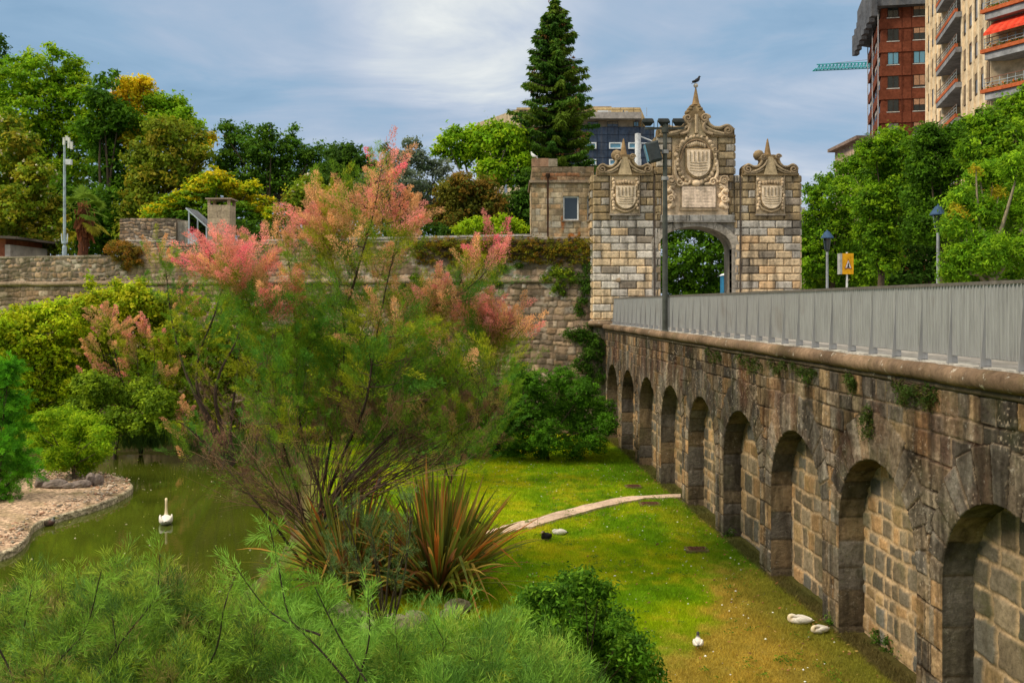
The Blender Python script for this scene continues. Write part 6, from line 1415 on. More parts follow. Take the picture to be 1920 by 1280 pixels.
tamarisk('smaller green tamarisk with sparse pink tips between the stems and the bush', 26.5, (845, 905),
  [[(845, 905), (858, 820), (900, 740), (940, 680)], [(845, 905), (880, 830), (930, 780)], [(845, 905), (812, 810), (790, 700)]],
  [(940, 670, 22, 'gyG'), (970, 690, 20, 'gy'), (910, 700, 24, 'Gg'), (950, 720, 22, 'gG'), (900, 750, 24, 'gGb'), (860, 730, 22, 'gy'), (850, 790, 24, 'gGb'), (890, 810, 24, 'Ggb'), (820, 760, 22, 'gy'), (780, 720, 22, 'Gg'), (830, 840, 22, 'Gbg'), (770, 840, 22, 'Ggb'), (920, 660, 14, 'yo'), (870, 850, 22, 'bGg'), (830, 870, 20, 'bgk'), (900, 850, 18, 'Gbb'), (800, 860, 20, 'bkg'), (930, 810, 20, 'Gbg'), (960, 760, 20, 'Gg'), (880, 770, 24, 'Ggb'), (785, 872, 18, 'Ggb'), (825, 868, 20, 'Gg'), (865, 862, 20, 'Ggk'), (905, 845, 20, 'Gg'), (850, 820, 24, 'Gg'), (810, 830, 24, 'gGb'), (940, 790, 20, 'Gg'), (960, 730, 20, 'gy')], 64, rt=.022, plen=.7, bl=.08, bww=.010, blades_=170)
# feathery bright cypress at the left edge
def feather_bush(name, label, cat, Y, base, lobes, seed, cols, plen, blades_, bl, bww, per, group, up=.5, side=.22, sag=.15, stem=(.08, .06, .04), shoots=()):
    rng = np.random.RandomState(seed); root = empty(name, base, label, cat, group); g = NP(); t = NP()
    for (u, v, r, dY) in lobes:
        R_ = r*(Y+dY)/F; c = at(u, v, Y+dY); n = per; d = unit(rng.randn(n, 3)); pos = c+d*R_*(.2+.85*rng.rand(n, 1)); D = d*.7+np.array([0, -.1, up])+rng.randn(n, 3)*.25
        col = np.array(cols)[rng.randint(len(cols), size=n)]*(.75+.5*rng.rand(n, 1))
        feathers(g, pos-unit(D)*plen*.5, D, plen*(.6+.8*rng.rand(n)), blades_, rng, col, bl=bl, bw_=bww, side=side, sag=sag)
        mid = (np.array(base)+c)/2+rng.randn(3)*.15; s2 = np.linspace(0, 1, 8)[:, None]; q = np.array(base)*(1-s2)**2+2*mid*s2*(1-s2)+c*s2**2; t.tube(q, np.linspace(.025, .008, 8), 5, stem)
        for j in range(0, n, 4): e_ = q[rng.randint(4, 8)]; t.tube(np.stack([e_, pos[j]-unit(D[j])*plen*.4, pos[j], pos[j]+unit(D[j])*plen*.35]), np.array([.008, .006, .004, .002]), 3, stem)
    for st_ in shoots:
        L_ = stem_line(st_[1:], Y+st_[0], rng, .3); t.tube(L_, np.linspace(.011, .004, len(L_)), 5, (.05, .04, .03)); g2 = L_[8:]; nn_ = len(g2); D_ = np.gradient(g2, axis=0)+rng.randn(nn_, 3)*.05
        feathers(g, g2, unit(D_)+rng.randn(nn_, 3)*.5, np.full(nn_, plen*.4), int(blades_*.35), rng, np.array(cols[0])*1.1, bl=bl, bw_=bww, side=.2, sag=.1)
    g.build('foliage', M['needle'], root); t.build('branches', M['bark'], root)
feather_bush('feathery_cypress', 'fresh green feathery cypress at the left edge of the pond', 'tree', 24, (-13.4, 24, -.05),
   [(5, 715, 24, 0), (22, 745, 24, .3), (8, 775, 30, 0), (30, 800, 28, .4), (5, 830, 34, -.3), (35, 850, 30, 0), (10, 885, 34, .3), (45, 880, 24, 0), (0, 925, 32, 0), (18, 690, 14, 0), (0, 960, 24, 0), (-30, 800, 45, 0), (-30, 880, 45, 0)], 71, [(.11, .36, .015), (.16, .44, .02), (.07, .24, .015)], .38, 130, .07, .012, 52, 'feathery shrubs', up=.2)
# foreground shrubs
FG = [(.19, .33, .035), (.27, .41, .04), (.12, .23, .03), (.34, .43, .045), (.14, .27, .055), (.07, .14, .03), (.28, .23, .07)]
rf = random.Random(3)
def fgl(us, vtop, Y, rows, r0=36):
    o_ = []
    for u in us:
        vt = vtop(u)
        for k_ in range(rows): o_.append((u+rf.uniform(-16, 16), vt+r0*.8+k_*48+rf.uniform(-12, 12), r0*rf.uniform(.8, 1.2), -k_*.32+rf.uniform(-.3, .3)))
    return o_
vt1 = lambda u: 58+np.interp(u, [-60, 0, 60, 140, 230, 300, 360, 430, 480, 560], [1075, 1085, 1045, 1045, 1005, 1030, 1060, 1080, 1085, 1090])
feather_bush('feathery_shrub', 'wide feathery light green shrub filling the lower left foreground', 'shrub', 9.4, (-3.4, 9.6, .0), fgl(range(-40, 520, 44), vt1, 9.4, 5), 72, FG, .46, 110, .095, .0044, 18, 'feathery shrubs', up=.75, side=.30,
   shoots=[(-.9, (60, 1330), (110, 1240), (160, 1180), (190, 1070)), (-1.3, (140, 1340), (230, 1200), (290, 1120), (300, 1040)), (-1.0, (330, 1330), (400, 1230), (420, 1140), (440, 1080)), (-1.2, (-10, 1200), (20, 1260), (40, 1330)), (-.8, (40, 1300), (45, 1180), (60, 1100)), (-1.1, (200, 1330), (220, 1250), (210, 1150))])
vt2 = lambda u: 62+np.interp(u, [440, 500, 540, 600, 660, 720], [1110, 1040, 1030, 1060, 1100, 1150])
feather_bush('feathery_shrub', 'darker feathery shrub rising below the tamarisk trunk', 'shrub', 12.6, (-2.9, 12.9, .0), fgl(range(470, 720, 38), vt2, 12.6, 5), 73, [(.14, .30, .03), (.20, .37, .035), (.11, .23, .03)], .48, 110, .085, .0055, 22, 'feathery shrubs', up=.85, side=.28)
vt3 = lambda u: 50+np.interp(u, [520, 600, 680, 760, 840, 900, 960, 1040, 1100, 1140], [1130, 1140, 1160, 1140, 1120, 1120, 1140, 1180, 1215, 1260])
feather_bush('feathery_shrub', 'feathery light green shrub at the bottom centre beside the dark leafy shrub', 'shrub', 9.0, (-1.0, 9.2, .0), fgl(range(540, 1130, 44), vt3, 9.0, 4), 74, [(.20, .38, .05), (.26, .45, .055), (.14, .29, .045), (.32, .42, .06), (.10, .21, .035)], .44, 100, .100, .0046, 17, 'feathery shrubs', up=.9, side=.33,
   shoots=[(-1.2, (700, 1340), (620, 1240), (560, 1180), (500, 1140), (440, 1060)), (-1.2, (600, 1190), (545, 1160), (520, 1050), (505, 985)), (-1.0, (650, 1340), (690, 1210), (690, 1120)), (-1.3, (720, 1330), (640, 1200), (590, 1100))])
feather_bush('feathery_shrub', 'grey green feathery shoots in front of the flax leaves', 'shrub', 13.6, (-1.9, 14, .0), [(650, 960, 26, 0), (690, 975, 26, .2), (735, 985, 28, 0), (700, 1020, 30, 0), (760, 1030, 26, .2), (640, 1010, 26, .2), (680, 1070, 28, 0), (740, 1085, 26, 0), (620, 1060, 26, 0), (770, 930, 16, .4)], 75, [(.12, .20, .06), (.15, .23, .07), (.09, .16, .05)], .36, 80, .06, .005, 9, 'feathery shrubs', up=.8)
# long bare shoots crossing the foreground
T('leafy_shrub', 'dark glossy leafy shrub at the bottom centre over the lawn', 'shrub', 10.4, 1100, .0,
  [(1095, 1082, 16), (1070, 1100, 20), (1125, 1105, 20), (1010, 1115, 20), (1040, 1125, 26), (1100, 1140, 32), (1150, 1160, 26), (985, 1125, 14), (1020, 1165, 32), (1080, 1185, 36), (1140, 1205, 34), (1185, 1215, 26), (1205, 1245, 22), (1060, 1235, 36), (1130, 1260, 36), (1190, 1275, 26), (1225, 1262, 12), (1000, 1210, 26), (1235, 1290, 14), (1100, 1300, 36), (1150, 1290, 36), (1165, 1180, 20), (1060, 1085, 14)], 26000, .062, [(.075, .18, .012), (.10, .24, .015), (.15, .29, .018), (.05, .13, .010)], 76, rt=.03, group='foreground shrubs', clump=.30, rag=1.5, asp=.38, dy=.5, upb=.35, bark=(.06, .04, .03))
# ------------------------------------------------------------ flax
def flax(label, u, v, Y, n, H_, seed, lean=.0):
    rng = np.random.RandomState(seed); c = at(u, v, Y); c[2] = .0; root = empty('flax_plant', c, label, 'plant', 'sword leaved flax clumps'); a = NP()
    for i in range(n):
        az = rng.rand()*6.283; til = rng.beta(1.6, 1.7)*1.2; L_ = H_*rng.uniform(.65, 1.08); st = c+np.array([math.cos(az), math.sin(az), 0])*rng.rand()*.22; d = np.array([math.cos(az)*math.sin(til)+lean, math.sin(az)*math.sin(til), math.cos(til)]); d /= np.linalg.norm(d)
        sd = unit(np.cross(d, [0, 0, 1.])+rng.randn(3)*.3); t = np.linspace(0, 1, 9); bend = rng.uniform(.12, .5)*til+.04; kink = rng.rand() < .08
        P = st+d*L_*t[:, None]; P[:, 2] -= bend*L_*t**2.6*.7
        if kink: m_ = t > .6; P[m_, 2] -= (t[m_]-.6)*L_*1.0
        w_ = .034*rng.uniform(.7, 1.3)*np.array([.8, .9, 1, 1.05, 1, .9, .72, .42, .03]); nn = np.cross(sd, d)
        V = np.concatenate([P-sd*w_[:, None], P+nn*w_[:, None]*-.45, P+sd*w_[:, None]]); k_ = np.arange(8)
        Q = np.concatenate([np.stack([k_, k_+1, k_+10, k_+9], 1), np.stack([k_+9, k_+10, k_+19, k_+18], 1)])
        pal = [(.12, .17, .025), (.19, .21, .03), (.25, .20, .05), (.40, .22, .06), (.08, .11, .025), (.45, .16, .035), (.16, .08, .035)][rng.choice(7, p=[.24, .2, .16, .12, .14, .06, .08])]
        cc = np.array(pal)*rng.uniform(.75, 1.25); C = np.tile(cc, (27, 1)); C[:9] *= [1.5, 1.15, .9]; C[18:] *= [1.4, 1.1, .9]; rb_ = np.tile(np.clip(1-t*5, 0, 1), 3)[:, None]; C = C*(1-rb_*.7)+np.array([.34, .08, .03])*rb_*.7
        a.add(V, Q, C)
    a.build('leaves', M['leaf'], root)
flax('large sword leaved flax with orange edged leaves beside the lawn path', 822, 1108, 16.4, 460, 2.4, 81)
flax('flax clump with orange leaves half hidden left of the large one', 655, 1085, 16.6, 300, 2.2, 82)
flax('small dark flax clump at the foot of the large one', 745, 1120, 16.4, 80, 1.15, 83)
def reeds(label, pts, seed):
    rng = np.random.RandomState(seed); c0 = gat(*pts[0]); root = empty('reed_clump', c0, label, 'reeds', 'reeds along the far shore'); a = NP()
    for (u, v) in pts:
        c = gat(u, v); n = 110; az = rng.rand(n)*6.28; ti = rng.rand(n)*.6; L_ = .5+.7*rng.rand(n); d = np.stack([np.cos(az)*np.sin(ti), np.sin(az)*np.sin(ti), np.cos(ti)], 1); P = c+rng.randn(n, 3)*[.35, .3, 0]; e_ = P+d*L_[:, None]; e_[:, 2] -= ti*.35; m_ = P+d*L_[:, None]*.55; w_ = unit(np.cross(d, rng.randn(n, 3)))*.016
        V = np.stack([P-w_, m_-w_, e_, m_+w_], 1).reshape(-1, 3); a.add(V, np.arange(4*n).reshape(-1, 4), np.repeat(np.array([.09, .17, .03])*(.5+.8*rng.rand(n, 1)), 4, 0))
    a.build('blades', M['leaf'], root)
reeds('dark green reeds on the far shore right of the bamboo clump', [(235, 845), (258, 842), (280, 846), (300, 844)], 91)
reeds('low reeds on the far shore behind the tamarisk stems', [(360, 850), (400, 848), (440, 852), (520, 860), (560, 868)], 92)
# ------------------------------------------------------------ plants on the walls
def wall_clump(name, label, pts, n, size, pal, seed, group, cat='plant', asp=.45, droop=.4):
    rng = np.random.RandomState(seed); lo = [(np.array(p[:3]), p[3], None) for p in pts]; a = NP(); crown(a, lo, n, size, pal, rng, asp=asp, droop=droop, clump=.4, rag=1.2)
    root = empty(name, lo[0][0]-np.array([0, -.05, 0]), label, cat, group); a.build('foliage', M['leaf'], root); t = NP()
    for c, r, _ in lo: 
        for k_ in range(3): t.tube(np.stack([lo[0][0]+[0, .1, .0], (lo[0][0]+c)/2, c+rng.randn(3)*r*.5]), np.array([.012, .008, .004]), 4, (.09, .06, .04))
    t.build('stems', M['bark'], root)
def on_wall(u, v, off=.12):
    s = wall_s(u); p = wp(s, off, 0); return np.array([p[0], p[1], EYE-(v-HV)*p[1]/F])
rh = random.Random(8)
hd = []
for u in range(776, 1108, 11):
    p = on_wall(u, 455+rh.uniform(-3, 3), .1); hd.append((*p, .30)); p = on_wall(u+5, 470+rh.uniform(-4, 6), .16); hd.append((*p, .26*rh.uniform(.7, 1.2)))
    if rh.random() < .45 or 970 < u: p = on_wall(u, 484+rh.uniform(0, 6), .12); hd.append((*p, .18))
wall_clump('hanging_hedge', 'long rusty green hedge hanging over the top of the rampart beside the gateway', hd, 26000, .07, G_['hedge'], 101, 'plants on the rampart', 'hedge')
wall_clump('hanging_plant', 'rusty orange bush hanging over the lower left parapet end', [(*on_wall(u, v, .15), r) for u, v, r in ((215, 464, .3), (235, 462, .36), (255, 470, .36), (225, 478, .26), (248, 486, .3), (262, 490, .2), (240, 500, .16))], 6500, .08, [(.30, .17, .02), (.22, .16, .02), (.12, .12, .015), (.34, .15, .02)], 102, 'plants on the rampart')
wall_clump('wall_ivy', 'bright green ivy patch below the hedge near the gateway', [(*on_wall(u, v, .12), r) for u, v, r in ((1045, 505, .3), (1030, 515, .25), (1062, 512, .28), (1050, 530, .22), (1075, 520, .2), (1040, 540, .16), (1058, 548, .12))], 3600, .08, [(.30, .36, .02), (.16, .26, .015), (.09, .17, .012)], 103, 'plants on the rampart')
wall_clump('wall_ivy', 'ivy growing down the corner where the rampart meets the gateway', [(*on_wall(u, v, .12), r) for u, v, r in ((1098, 520, .26), (1102, 540, .24), (1095, 560, .2), (1085, 575, .16), (1104, 500, .2), (1090, 585, .14))], 2800, .08, G_['mid'], 104, 'plants on the rampart')
wall_clump('wall_ivy', 'dark ivy mass in the shaded corner under the gateway base', [(*on_wall(u, v, .25), r) for u, v, r in ((1110, 620, .34), (1090, 628, .3), (1070, 622, .22), (1115, 660, .4), (1095, 680, .36), (1118, 700, .4), (1100, 720, .34), (1122, 640, .3))], 8000, .09, G_['dark'], 105, 'plants on the rampart')
wall_clump('wall_ivy', 'thin green creeper on the string course left of the leaning pink plume', [(*on_wall(u, v, .1), r) for u, v, r in ((778, 518, .14), (790, 524, .14), (765, 540, .22), (745, 548, .2), (755, 560, .18), (815, 530, .12), (832, 545, .14))], 2400, .08, G_['shg'], 106, 'plants on the rampart')
wall_clump('wall_ivy', 'small creeper under the hedge in the middle of the rampart wall', [(*on_wall(u, v, .1), r) for u, v, r in ((925, 515, .16), (935, 530, .14), (918, 545, .12), (945, 500, .14), (975, 495, .12))], 1600, .08, G_['mid'], 107, 'plants on the rampart')
# on the bridge, below the cornice
def on_br(u, v, off=.07):
    k_ = (u-CU)/F; s = (k_*BO[1]-BO[0])/(BT[0]-k_*BT[1]); p = bw(s, off, 0); return np.array([p[0], p[1], EYE-(v-HV)*p[1]/F])
BR = [('tuft hanging under the cornice above the sixth arch from the gate', [(1335, 655, .10), (1352, 662, .12), (1342, 672, .08)]),
      ('leafy trail under the cornice left of the widest weeds', [(1395, 668, .12), (1410, 676, .12), (1425, 672, .10), (1418, 690, .09), (1432, 684, .08)]),
      ('small weed tuft under the cornice in the middle of the bridge', [(1455, 678, .08), (1462, 690, .08), (1476, 682, .07)]),
      ('bushy weed under the cornice, just left of the two small tufts', [(1500, 686, .10), (1514, 694, .12), (1528, 700, .11), (1520, 708, .08), (1534, 692, .07)]),
      ('narrow weed tuft under the cornice above the second arch from the right', [(1600, 702, .07), (1608, 712, .08), (1606, 722, .05)]),
      ('dark green fern growing from a joint above the second nearest arch', [(1638, 768, .09), (1636, 784, .11), (1640, 800, .09), (1632, 812, .05)]),
      ('wide weeds hanging under the cornice nearest the camera', [(1690, 712, .08), (1705, 722, .12), (1722, 728, .12), (1738, 734, .10), (1752, 728, .10), (1758, 742, .08), (1700, 738, .09), (1745, 748, .08)])]
for i, (lb, ps) in enumerate(BR):
    wall_clump('cornice_weed', lb, [(*on_br(u, v), r) for u, v, r in ps], 420*len(ps), .035, [(.07, .12, .02), (.05, .09, .015), (.10, .10, .025)], 120+i, 'weeds growing on the bridge', droop=.9, asp=.3)
# weeds along the foot of the bridge and on the kerb
def foot(u, v, z=.05): return gat(u, v, z)
for i, (lb, ps, n) in enumerate([('leafy weeds at the foot of the nearest arches', [(1655, 1195, .14), (1672, 1205, .16), (1690, 1215, .14), (1700, 1225, .12), (1715, 1235, .1)], 2600),
      ('small weed at the foot of the pier beside the sleeping geese', [(1560, 1165, .10), (1553, 1150, .07)], 600), ('green weed in the corner of the middle arch foot', [(1372, 985, .14), (1368, 998, .12)], 700)]):
    wall_clump('foot_weed', lb, [(*foot(u, v, r*.7), r) for u, v, r in ps], n, .04, G_['mid'], 140+i, 'weeds at the foot of the bridge', droop=.1)
# ------------------------------------------------------------ animals
def sweep_body(pts, wh, side, n=16, cols=None):
    """one continuous skin: ellipses of half-width w, half-height h along a spine; side is the horizontal across it"""
    P = np.array(pts, float); k0 = np.arange(len(P)); t = np.linspace(0, len(P)-1, len(P)*5-4)
    def cr(A_):
        A_ = np.array(A_, float); Q = np.vstack([2*A_[0]-A_[1], A_, 2*A_[-1]-A_[-2]]); o_ = []
        for x in t:
            i = min(int(x), len(A_)-2); f = x-i; a, b, c, d = Q[i:i+4]; o_.append(.5*(2*b+(c-a)*f+(2*a-5*b+4*c-d)*f*f+(3*b-a-3*c+d)*f**3))
        return np.array(o_)
    S_ = cr(P); W = np.maximum(cr(wh), .0008); C = np.array([np.interp(t, k0, np.array(cols)[:, i]) for i in range(3)]).T
    T_ = unit(np.gradient(S_, axis=0)); sd = unit(np.asarray(side, float)[None]-T_*(T_@np.asarray(side, float))[:, None]); up = np.cross(sd, T_)
    th = np.arange(n)*2*math.pi/n
    V = S_[:, None]+sd[:, None]*(W[:, 0][:, None]*np.cos(th))[..., None]+up[:, None]*(W[:, 1][:, None]*np.sin(th))[..., None]
    m_ = len(S_); i = np.arange(m_-1)[:, None]*n; k_ = np.arange(n)[None]; k2 = (k_+1) % n
    Q = np.stack([i+k_, i+k2, i+n+k2, i+n+k_], -1).reshape(-1, 4)
    return V.reshape(-1, 3), Q, np.repeat(C, n, 0)
m, nt, N, L = mat_new('plumage'); c = attr(nt); g = noise_node(nt, 60, 4, stretch=(1, 1, 3)); out(nt, bsdf(nt, mixc(nt, c, ramp(nt, g.outputs[0], [(.3, .82), (.7, 1.1)]), 1., 'MULTIPLY'), .75, 0, .2, g.outputs[0], .35, .01)); M['plume'] = m
WH = (.72, .66, .58); CR = (.72, .58, .36); OR = (.55, .22, .04); BK = (.012, .012, .014)
def bird(name, label, cat, pos, yaw, pts, wh, cols, group=None, wings=None, wc=WH, eye=None, tail=None, legs=None):
    root = empty(name, pos, label, cat, group); cy, sy = math.cos(yaw), math.sin(yaw)
    R_ = np.array([[cy, -sy, 0], [sy, cy, 0], [0, 0, 1]]); tr = lambda A_: np.asarray(A_, float)@R_.T+np.asarray(pos)
    V, Q, C = sweep_body(pts, wh, (0, 1, 0), 16, cols); mesh_obj('body', tr(V), Q, M['plume'], root, col=C, smooth=True)
    if wings:
        x0, x1, z_, w_, l_ = wings
        for s in (-1, 1):
            V, Q, C = sweep_body([(x0, s*w_*.8, z_), (x0-.05, s*w_, z_+.01), ((x0+x1)/2, s*w_*1.02, z_), (x1+.04, s*w_*.7, z_-.005), (x1, s*w_*.25, z_)], [(.004, .01), (.022, l_*.8), (.024, l_), (.016, l_*.6), (.003, .01)], (0, 1, 0), 10, [wc]*5)
            mesh_obj('wing', tr(V), Q, M['plume'], root, col=C, smooth=True)
    if eye:
        for s in (-1, 1):
            b = MB(); b.lathe([(0, -.006), (.006, -.003), (.006, .003), (0, .006)], tr([[eye[0], s*eye[1], eye[2]]])[0], 6, BK); b.build('eye', M['paint'], root)
    if legs:
        for s in (-1, 1):
            b = MB(); p = tr([[legs[0], s*legs[1], legs[2]], [legs[0], s*legs[1], 0], [legs[0]+.04, s*legs[1], 0]]); b.tube(p, .005, 5, legs[3]); b.build('leg', M['paint'], root)
    return root
# swan on the pond, seen from behind: heading away
def SCL(k_, A_): return [tuple(x*k_ for x in r) for r in A_]
bird('swan', 'white swan swimming on the pond with its neck upright, seen from behind', 'swan', gat(311, 981, WZ), rad(109),
     SCL(.76, [(-.46, 0, .16), (-.36, 0, .14), (-.2, 0, .12), (0, 0, .11), (.2, 0, .10), (.34, 0, .12), (.40, 0, .22), (.385, 0, .38), (.375, 0, .54), (.385, 0, .64), (.43, 0, .69), (.49, 0, .67), (.55, 0, .645), (.59, 0, .635)]),
     SCL(.76, [(.02, .01), (.10, .06), (.18, .12), (.21, .15), (.18, .14), (.10, .11), (.055, .07), (.038, .042), (.034, .036), (.036, .038), (.042, .042), (.036, .034), (.018, .014), (.006, .005)]),
     [WH]*6+[(.74, .62, .42)]+[CR]*3+[CR, CR, OR, BK], None, SCL(.76, [(.22, -.40, .17, .17, .10)])[0], eye=SCL(.76, [(.46, .036, .69)])[0])
# two geese asleep, heads turned back under a wing
def sleeper(label, pos, yaw, sc=1.0):
    s = sc
    bird('goose', label, 'goose', pos, yaw,
     [tuple(np.array(p)*s) for p in [(-.44, 0, .13), (-.36, 0, .12), (-.2, 0, .11), (0, 0, .11), (.15, 0, .12), (.26, 0, .14), (.28, .015, .22), (.22, .03, .26), (.13, .045, .25), (.06, .06, .225), (.0, .07, .20)]],
     [(.01*s, .005*s), (.05*s, .025*s), (.12*s, .09*s), (.155*s, .115*s), (.14*s, .11*s), (.10*s, .10*s), (.075*s, .07*s), (.06*s, .055*s), (.052*s, .045*s), (.04*s, .03*s), (.008*s, .006*s)],
     [WH]*5+[(.70, .58, .42), CR, (.72, .62, .46), WH, WH, WH], 'white birds resting on the lawn', (.14*s, -.38*s, .15*s, .13*s, .09*s))
sleeper('sleeping white goose stretched out, left of the pair near the bridge', gat(1499, 1169), rad(172), .52)
sleeper('sleeping white goose curled up, right of the pair near the bridge', gat(1537, 1186), rad(200), .44)
DKH = (.05, .045, .045)
bird('goose', 'small white bird standing on the bare yellow lawn, seen from behind with dark tail', 'goose', gat(1309, 1217), rad(80),
     SCL(.66, [(-.24, 0, .17), (-.17, 0, .16), (-.06, 0, .15), (.06, 0, .16), (.13, 0, .2), (.15, 0, .27), (.17, 0, .31), (.22, 0, .31), (.27, 0, .30)]),
     SCL(.66, [(.012, .006), (.04, .03), (.09, .08), (.095, .09), (.06, .07), (.032, .035), (.034, .034), (.02, .016), (.005, .004)]), [DKH, (.3, .28, .25), WH, WH, WH, DKH, DKH, (.1, .09, .08), OR], 'white birds resting on the lawn', SCL(.66, [(.08, -.2, .17, .082, .065)])[0], legs=(.0, .026, .07, OR))
bird('duck', 'black duck sitting on the lawn below the path, dark feathers with a pale spot', 'duck', gat(1025, 1013), rad(235),
     SCL(.72, [(-.26, 0, .12), (-.18, 0, .11), (-.06, 0, .12), (.08, 0, .13), (.16, 0, .16), (.18, 0, .24), (.20, 0, .29), (.26, 0, .29), (.32, 0, .28)]),
     SCL(.72, [(.012, .008), (.06, .05), (.12, .11), (.125, .12), (.08, .09), (.045, .05), (.045, .045), (.026, .018), (.008, .005)]), [BK]*5+[(.02, .012, .012), (.03, .015, .02), (.4, .3, .2), (.3, .2, .1)], 'ducks on the lawn and pond', SCL(.72, [(.1, -.2, .15, .105, .08)])[0], (.025, .015, .02), legs=(.0, .05, .06, BK))
bird('duck', 'white duck with a dark tail resting beside the black one', 'duck', gat(1051, 1003), rad(178),
     SCL(.62, [(-.30, 0, .10), (-.2, 0, .10), (-.06, 0, .10), (.08, 0, .11), (.2, 0, .12), (.24, 0, .15), (.19, .02, .19), (.12, .03, .19), (.06, .04, .18)]),
     SCL(.62, [(.012, .008), (.06, .04), (.12, .09), (.13, .10), (.09, .09), (.05, .06), (.04, .035), (.025, .02), (.006, .005)]), [BK, (.05, .05, .05)]+[WH]*5+[WH, OR], 'ducks on the lawn and pond', SCL(.62, [(.12, -.22, .13, .11, .075)])[0])
bird('duck', 'small brown duck swimming in the shadow of the gravel spit', 'duck', gat(88, 985, WZ), rad(10),
     [(-.22, 0, .08), (-.15, 0, .06), (-.03, 0, .05), (.08, 0, .06), (.13, 0, .1), (.145, 0, .15), (.17, 0, .18), (.22, 0, .175), (.27, 0, .165)],
     [(.012, .006), (.05, .035), (.09, .07), (.085, .07), (.05, .06), (.03, .035), (.034, .034), (.018, .012), (.008, .004)], [(.05, .04, .03), (.1, .07, .05), (.11, .08, .05), (.08, .04, .03), (.08, .04, .03), (.3, .28, .25), (.02, .05, .04), (.3, .25, .06), (.3, .25, .06)], 'ducks on the lawn and pond', (.06, -.18, .09, .075, .055), (.12, .09, .06))
PG = (.06, .065, .075)
def pigeon(label, pos, yaw, c=PG, sc=1.0):
    s = sc; bird('pigeon', label, 'bird', pos, yaw, [tuple(np.array(p)*s) for p in [(-.2, 0, -.02), (-.12, 0, .03), (-.03, 0, .09), (.05, 0, .14), (.09, 0, .2), (.11, 0, .245), (.145, 0, .25), (.175, 0, .24)]],
     [(.018*s, .005*s), (.03*s, .018*s), (.055*s, .055*s), (.055*s, .06*s), (.035*s, .04*s), (.03*s, .03*s), (.012*s, .012*s), (.003*s, .003*s)], [c]*6+[(.1, .1, .1), BK], 'perching birds', (.05*s, -.17*s, .07*s, .05*s, .045*s), tuple(np.array(c)*.8), legs=None)
    
p = at(1306, 158, 36.15); pigeon('dark pigeon perched on the ball of the tallest gate spire', (p[0], 36.15, GZ+(600-161)/PX+.15), rad(20), (.025, .025, .03), 1.15)
p = at(712, 914, 17.4); pigeon('brown bird sitting on the slanting tamarisk branch above the flax', (p[0], p[1]-.3, p[2]+.0), rad(-60), (.16, .11, .09), .9)
p = at(1001, 297, 36.95); pigeon('pale gull on the corner merlon of the guardhouse', (p[0], p[1]+.15, p[2]+.02), rad(150), (.6, .6, .6), 1.0)
# ------------------------------------------------------------ rocks
def rock(label, p, sx, sy, sz, seed, col=(.22, .18, .15), group='rocks at the water edge'):
    rng = np.random.RandomState(seed); n, m_ = 18, 11; V = []; 
    for i in range(m_):
        ph = math.pi*i/(m_-1)-math.pi/2
        for k_ in range(n):
            th = 2*math.pi*k_/n; d = np.array([math.cos(ph)*math.cos(th), math.cos(ph)*math.sin(th), math.sin(ph)]); V.append(d)
    V = np.array(V); r = .75+.5*fbm(V[:, 0]*1.4+seed, V[:, 1]*1.4+V[:, 2]*1.7, seed, 3)+.18*np.abs(vnoise(V[:, 0]*4+seed, V[:, 2]*4+V[:, 1]*3, seed+2)-.5)
    r = np.round(r*7)/7*.5+r*.5; V = V*r[:, None]*[sx, sy, sz]+np.asarray(p)
    Q = [(i*n+k_, i*n+(k_+1) % n, (i+1)*n+(k_+1) % n, (i+1)*n+k_) for i in range(m_-1) for k_ in range(n)]
    tag(mesh_obj('rock', V, Q, M['rubble'], col=np.tile(col, (len(V), 1))*(.8+.4*rng.rand(len(V), 1))), label, 'rock', group)
for i, (u, v, sx, sz, lb) in enumerate([(78, 906, .15, .22, 'upright grey rock at the left end of the row on the gravel spit'), (103, 908, .34, .16, 'long low rock second in the row on the gravel spit'), (130, 908, .22, .10, 'small flat rock in the middle of the row on the spit'), (152, 906, .26, .13, 'pale rock fourth in the row on the gravel spit'), (170, 902, .14, .24, 'tall pointed rock right of the middle of the spit row'), (184, 901, .12, .20, 'last rock at the right end of the row on the spit')]):
    p = gat(u, v+6, .05); rock(lb, p+[0, 0, sz*.4], sx, .2, sz, 200+i, (.24, .19, .17))
for i, (u, v, Y, s, lb) in enumerate([(858, 1125, 15.4, .16, 'mossy rock right under the large flax'), (842, 1150, 15.0, .13, 'small rock just below the flax base'), (745, 1168, 14.4, .22, 'rough brown rock left of the flax among the shrubs'), (700, 1178, 14.2, .20, 'pale rock below the small flax clump'), (660, 1172, 14.6, .24, 'broad low rock at the left of the bed edging'), (780, 1150, 14.8, .15, 'small rock behind the brown one in the bed'), (640, 1165, 15.2, .16, 'round rock at the far left of the bed edging')]):
    p = at(u, v, Y); rock(lb, (p[0], Y, .06), s*1.3, s, s*1.0, 220+i, (.24, .20, .14), 'rocks edging the flax bed')
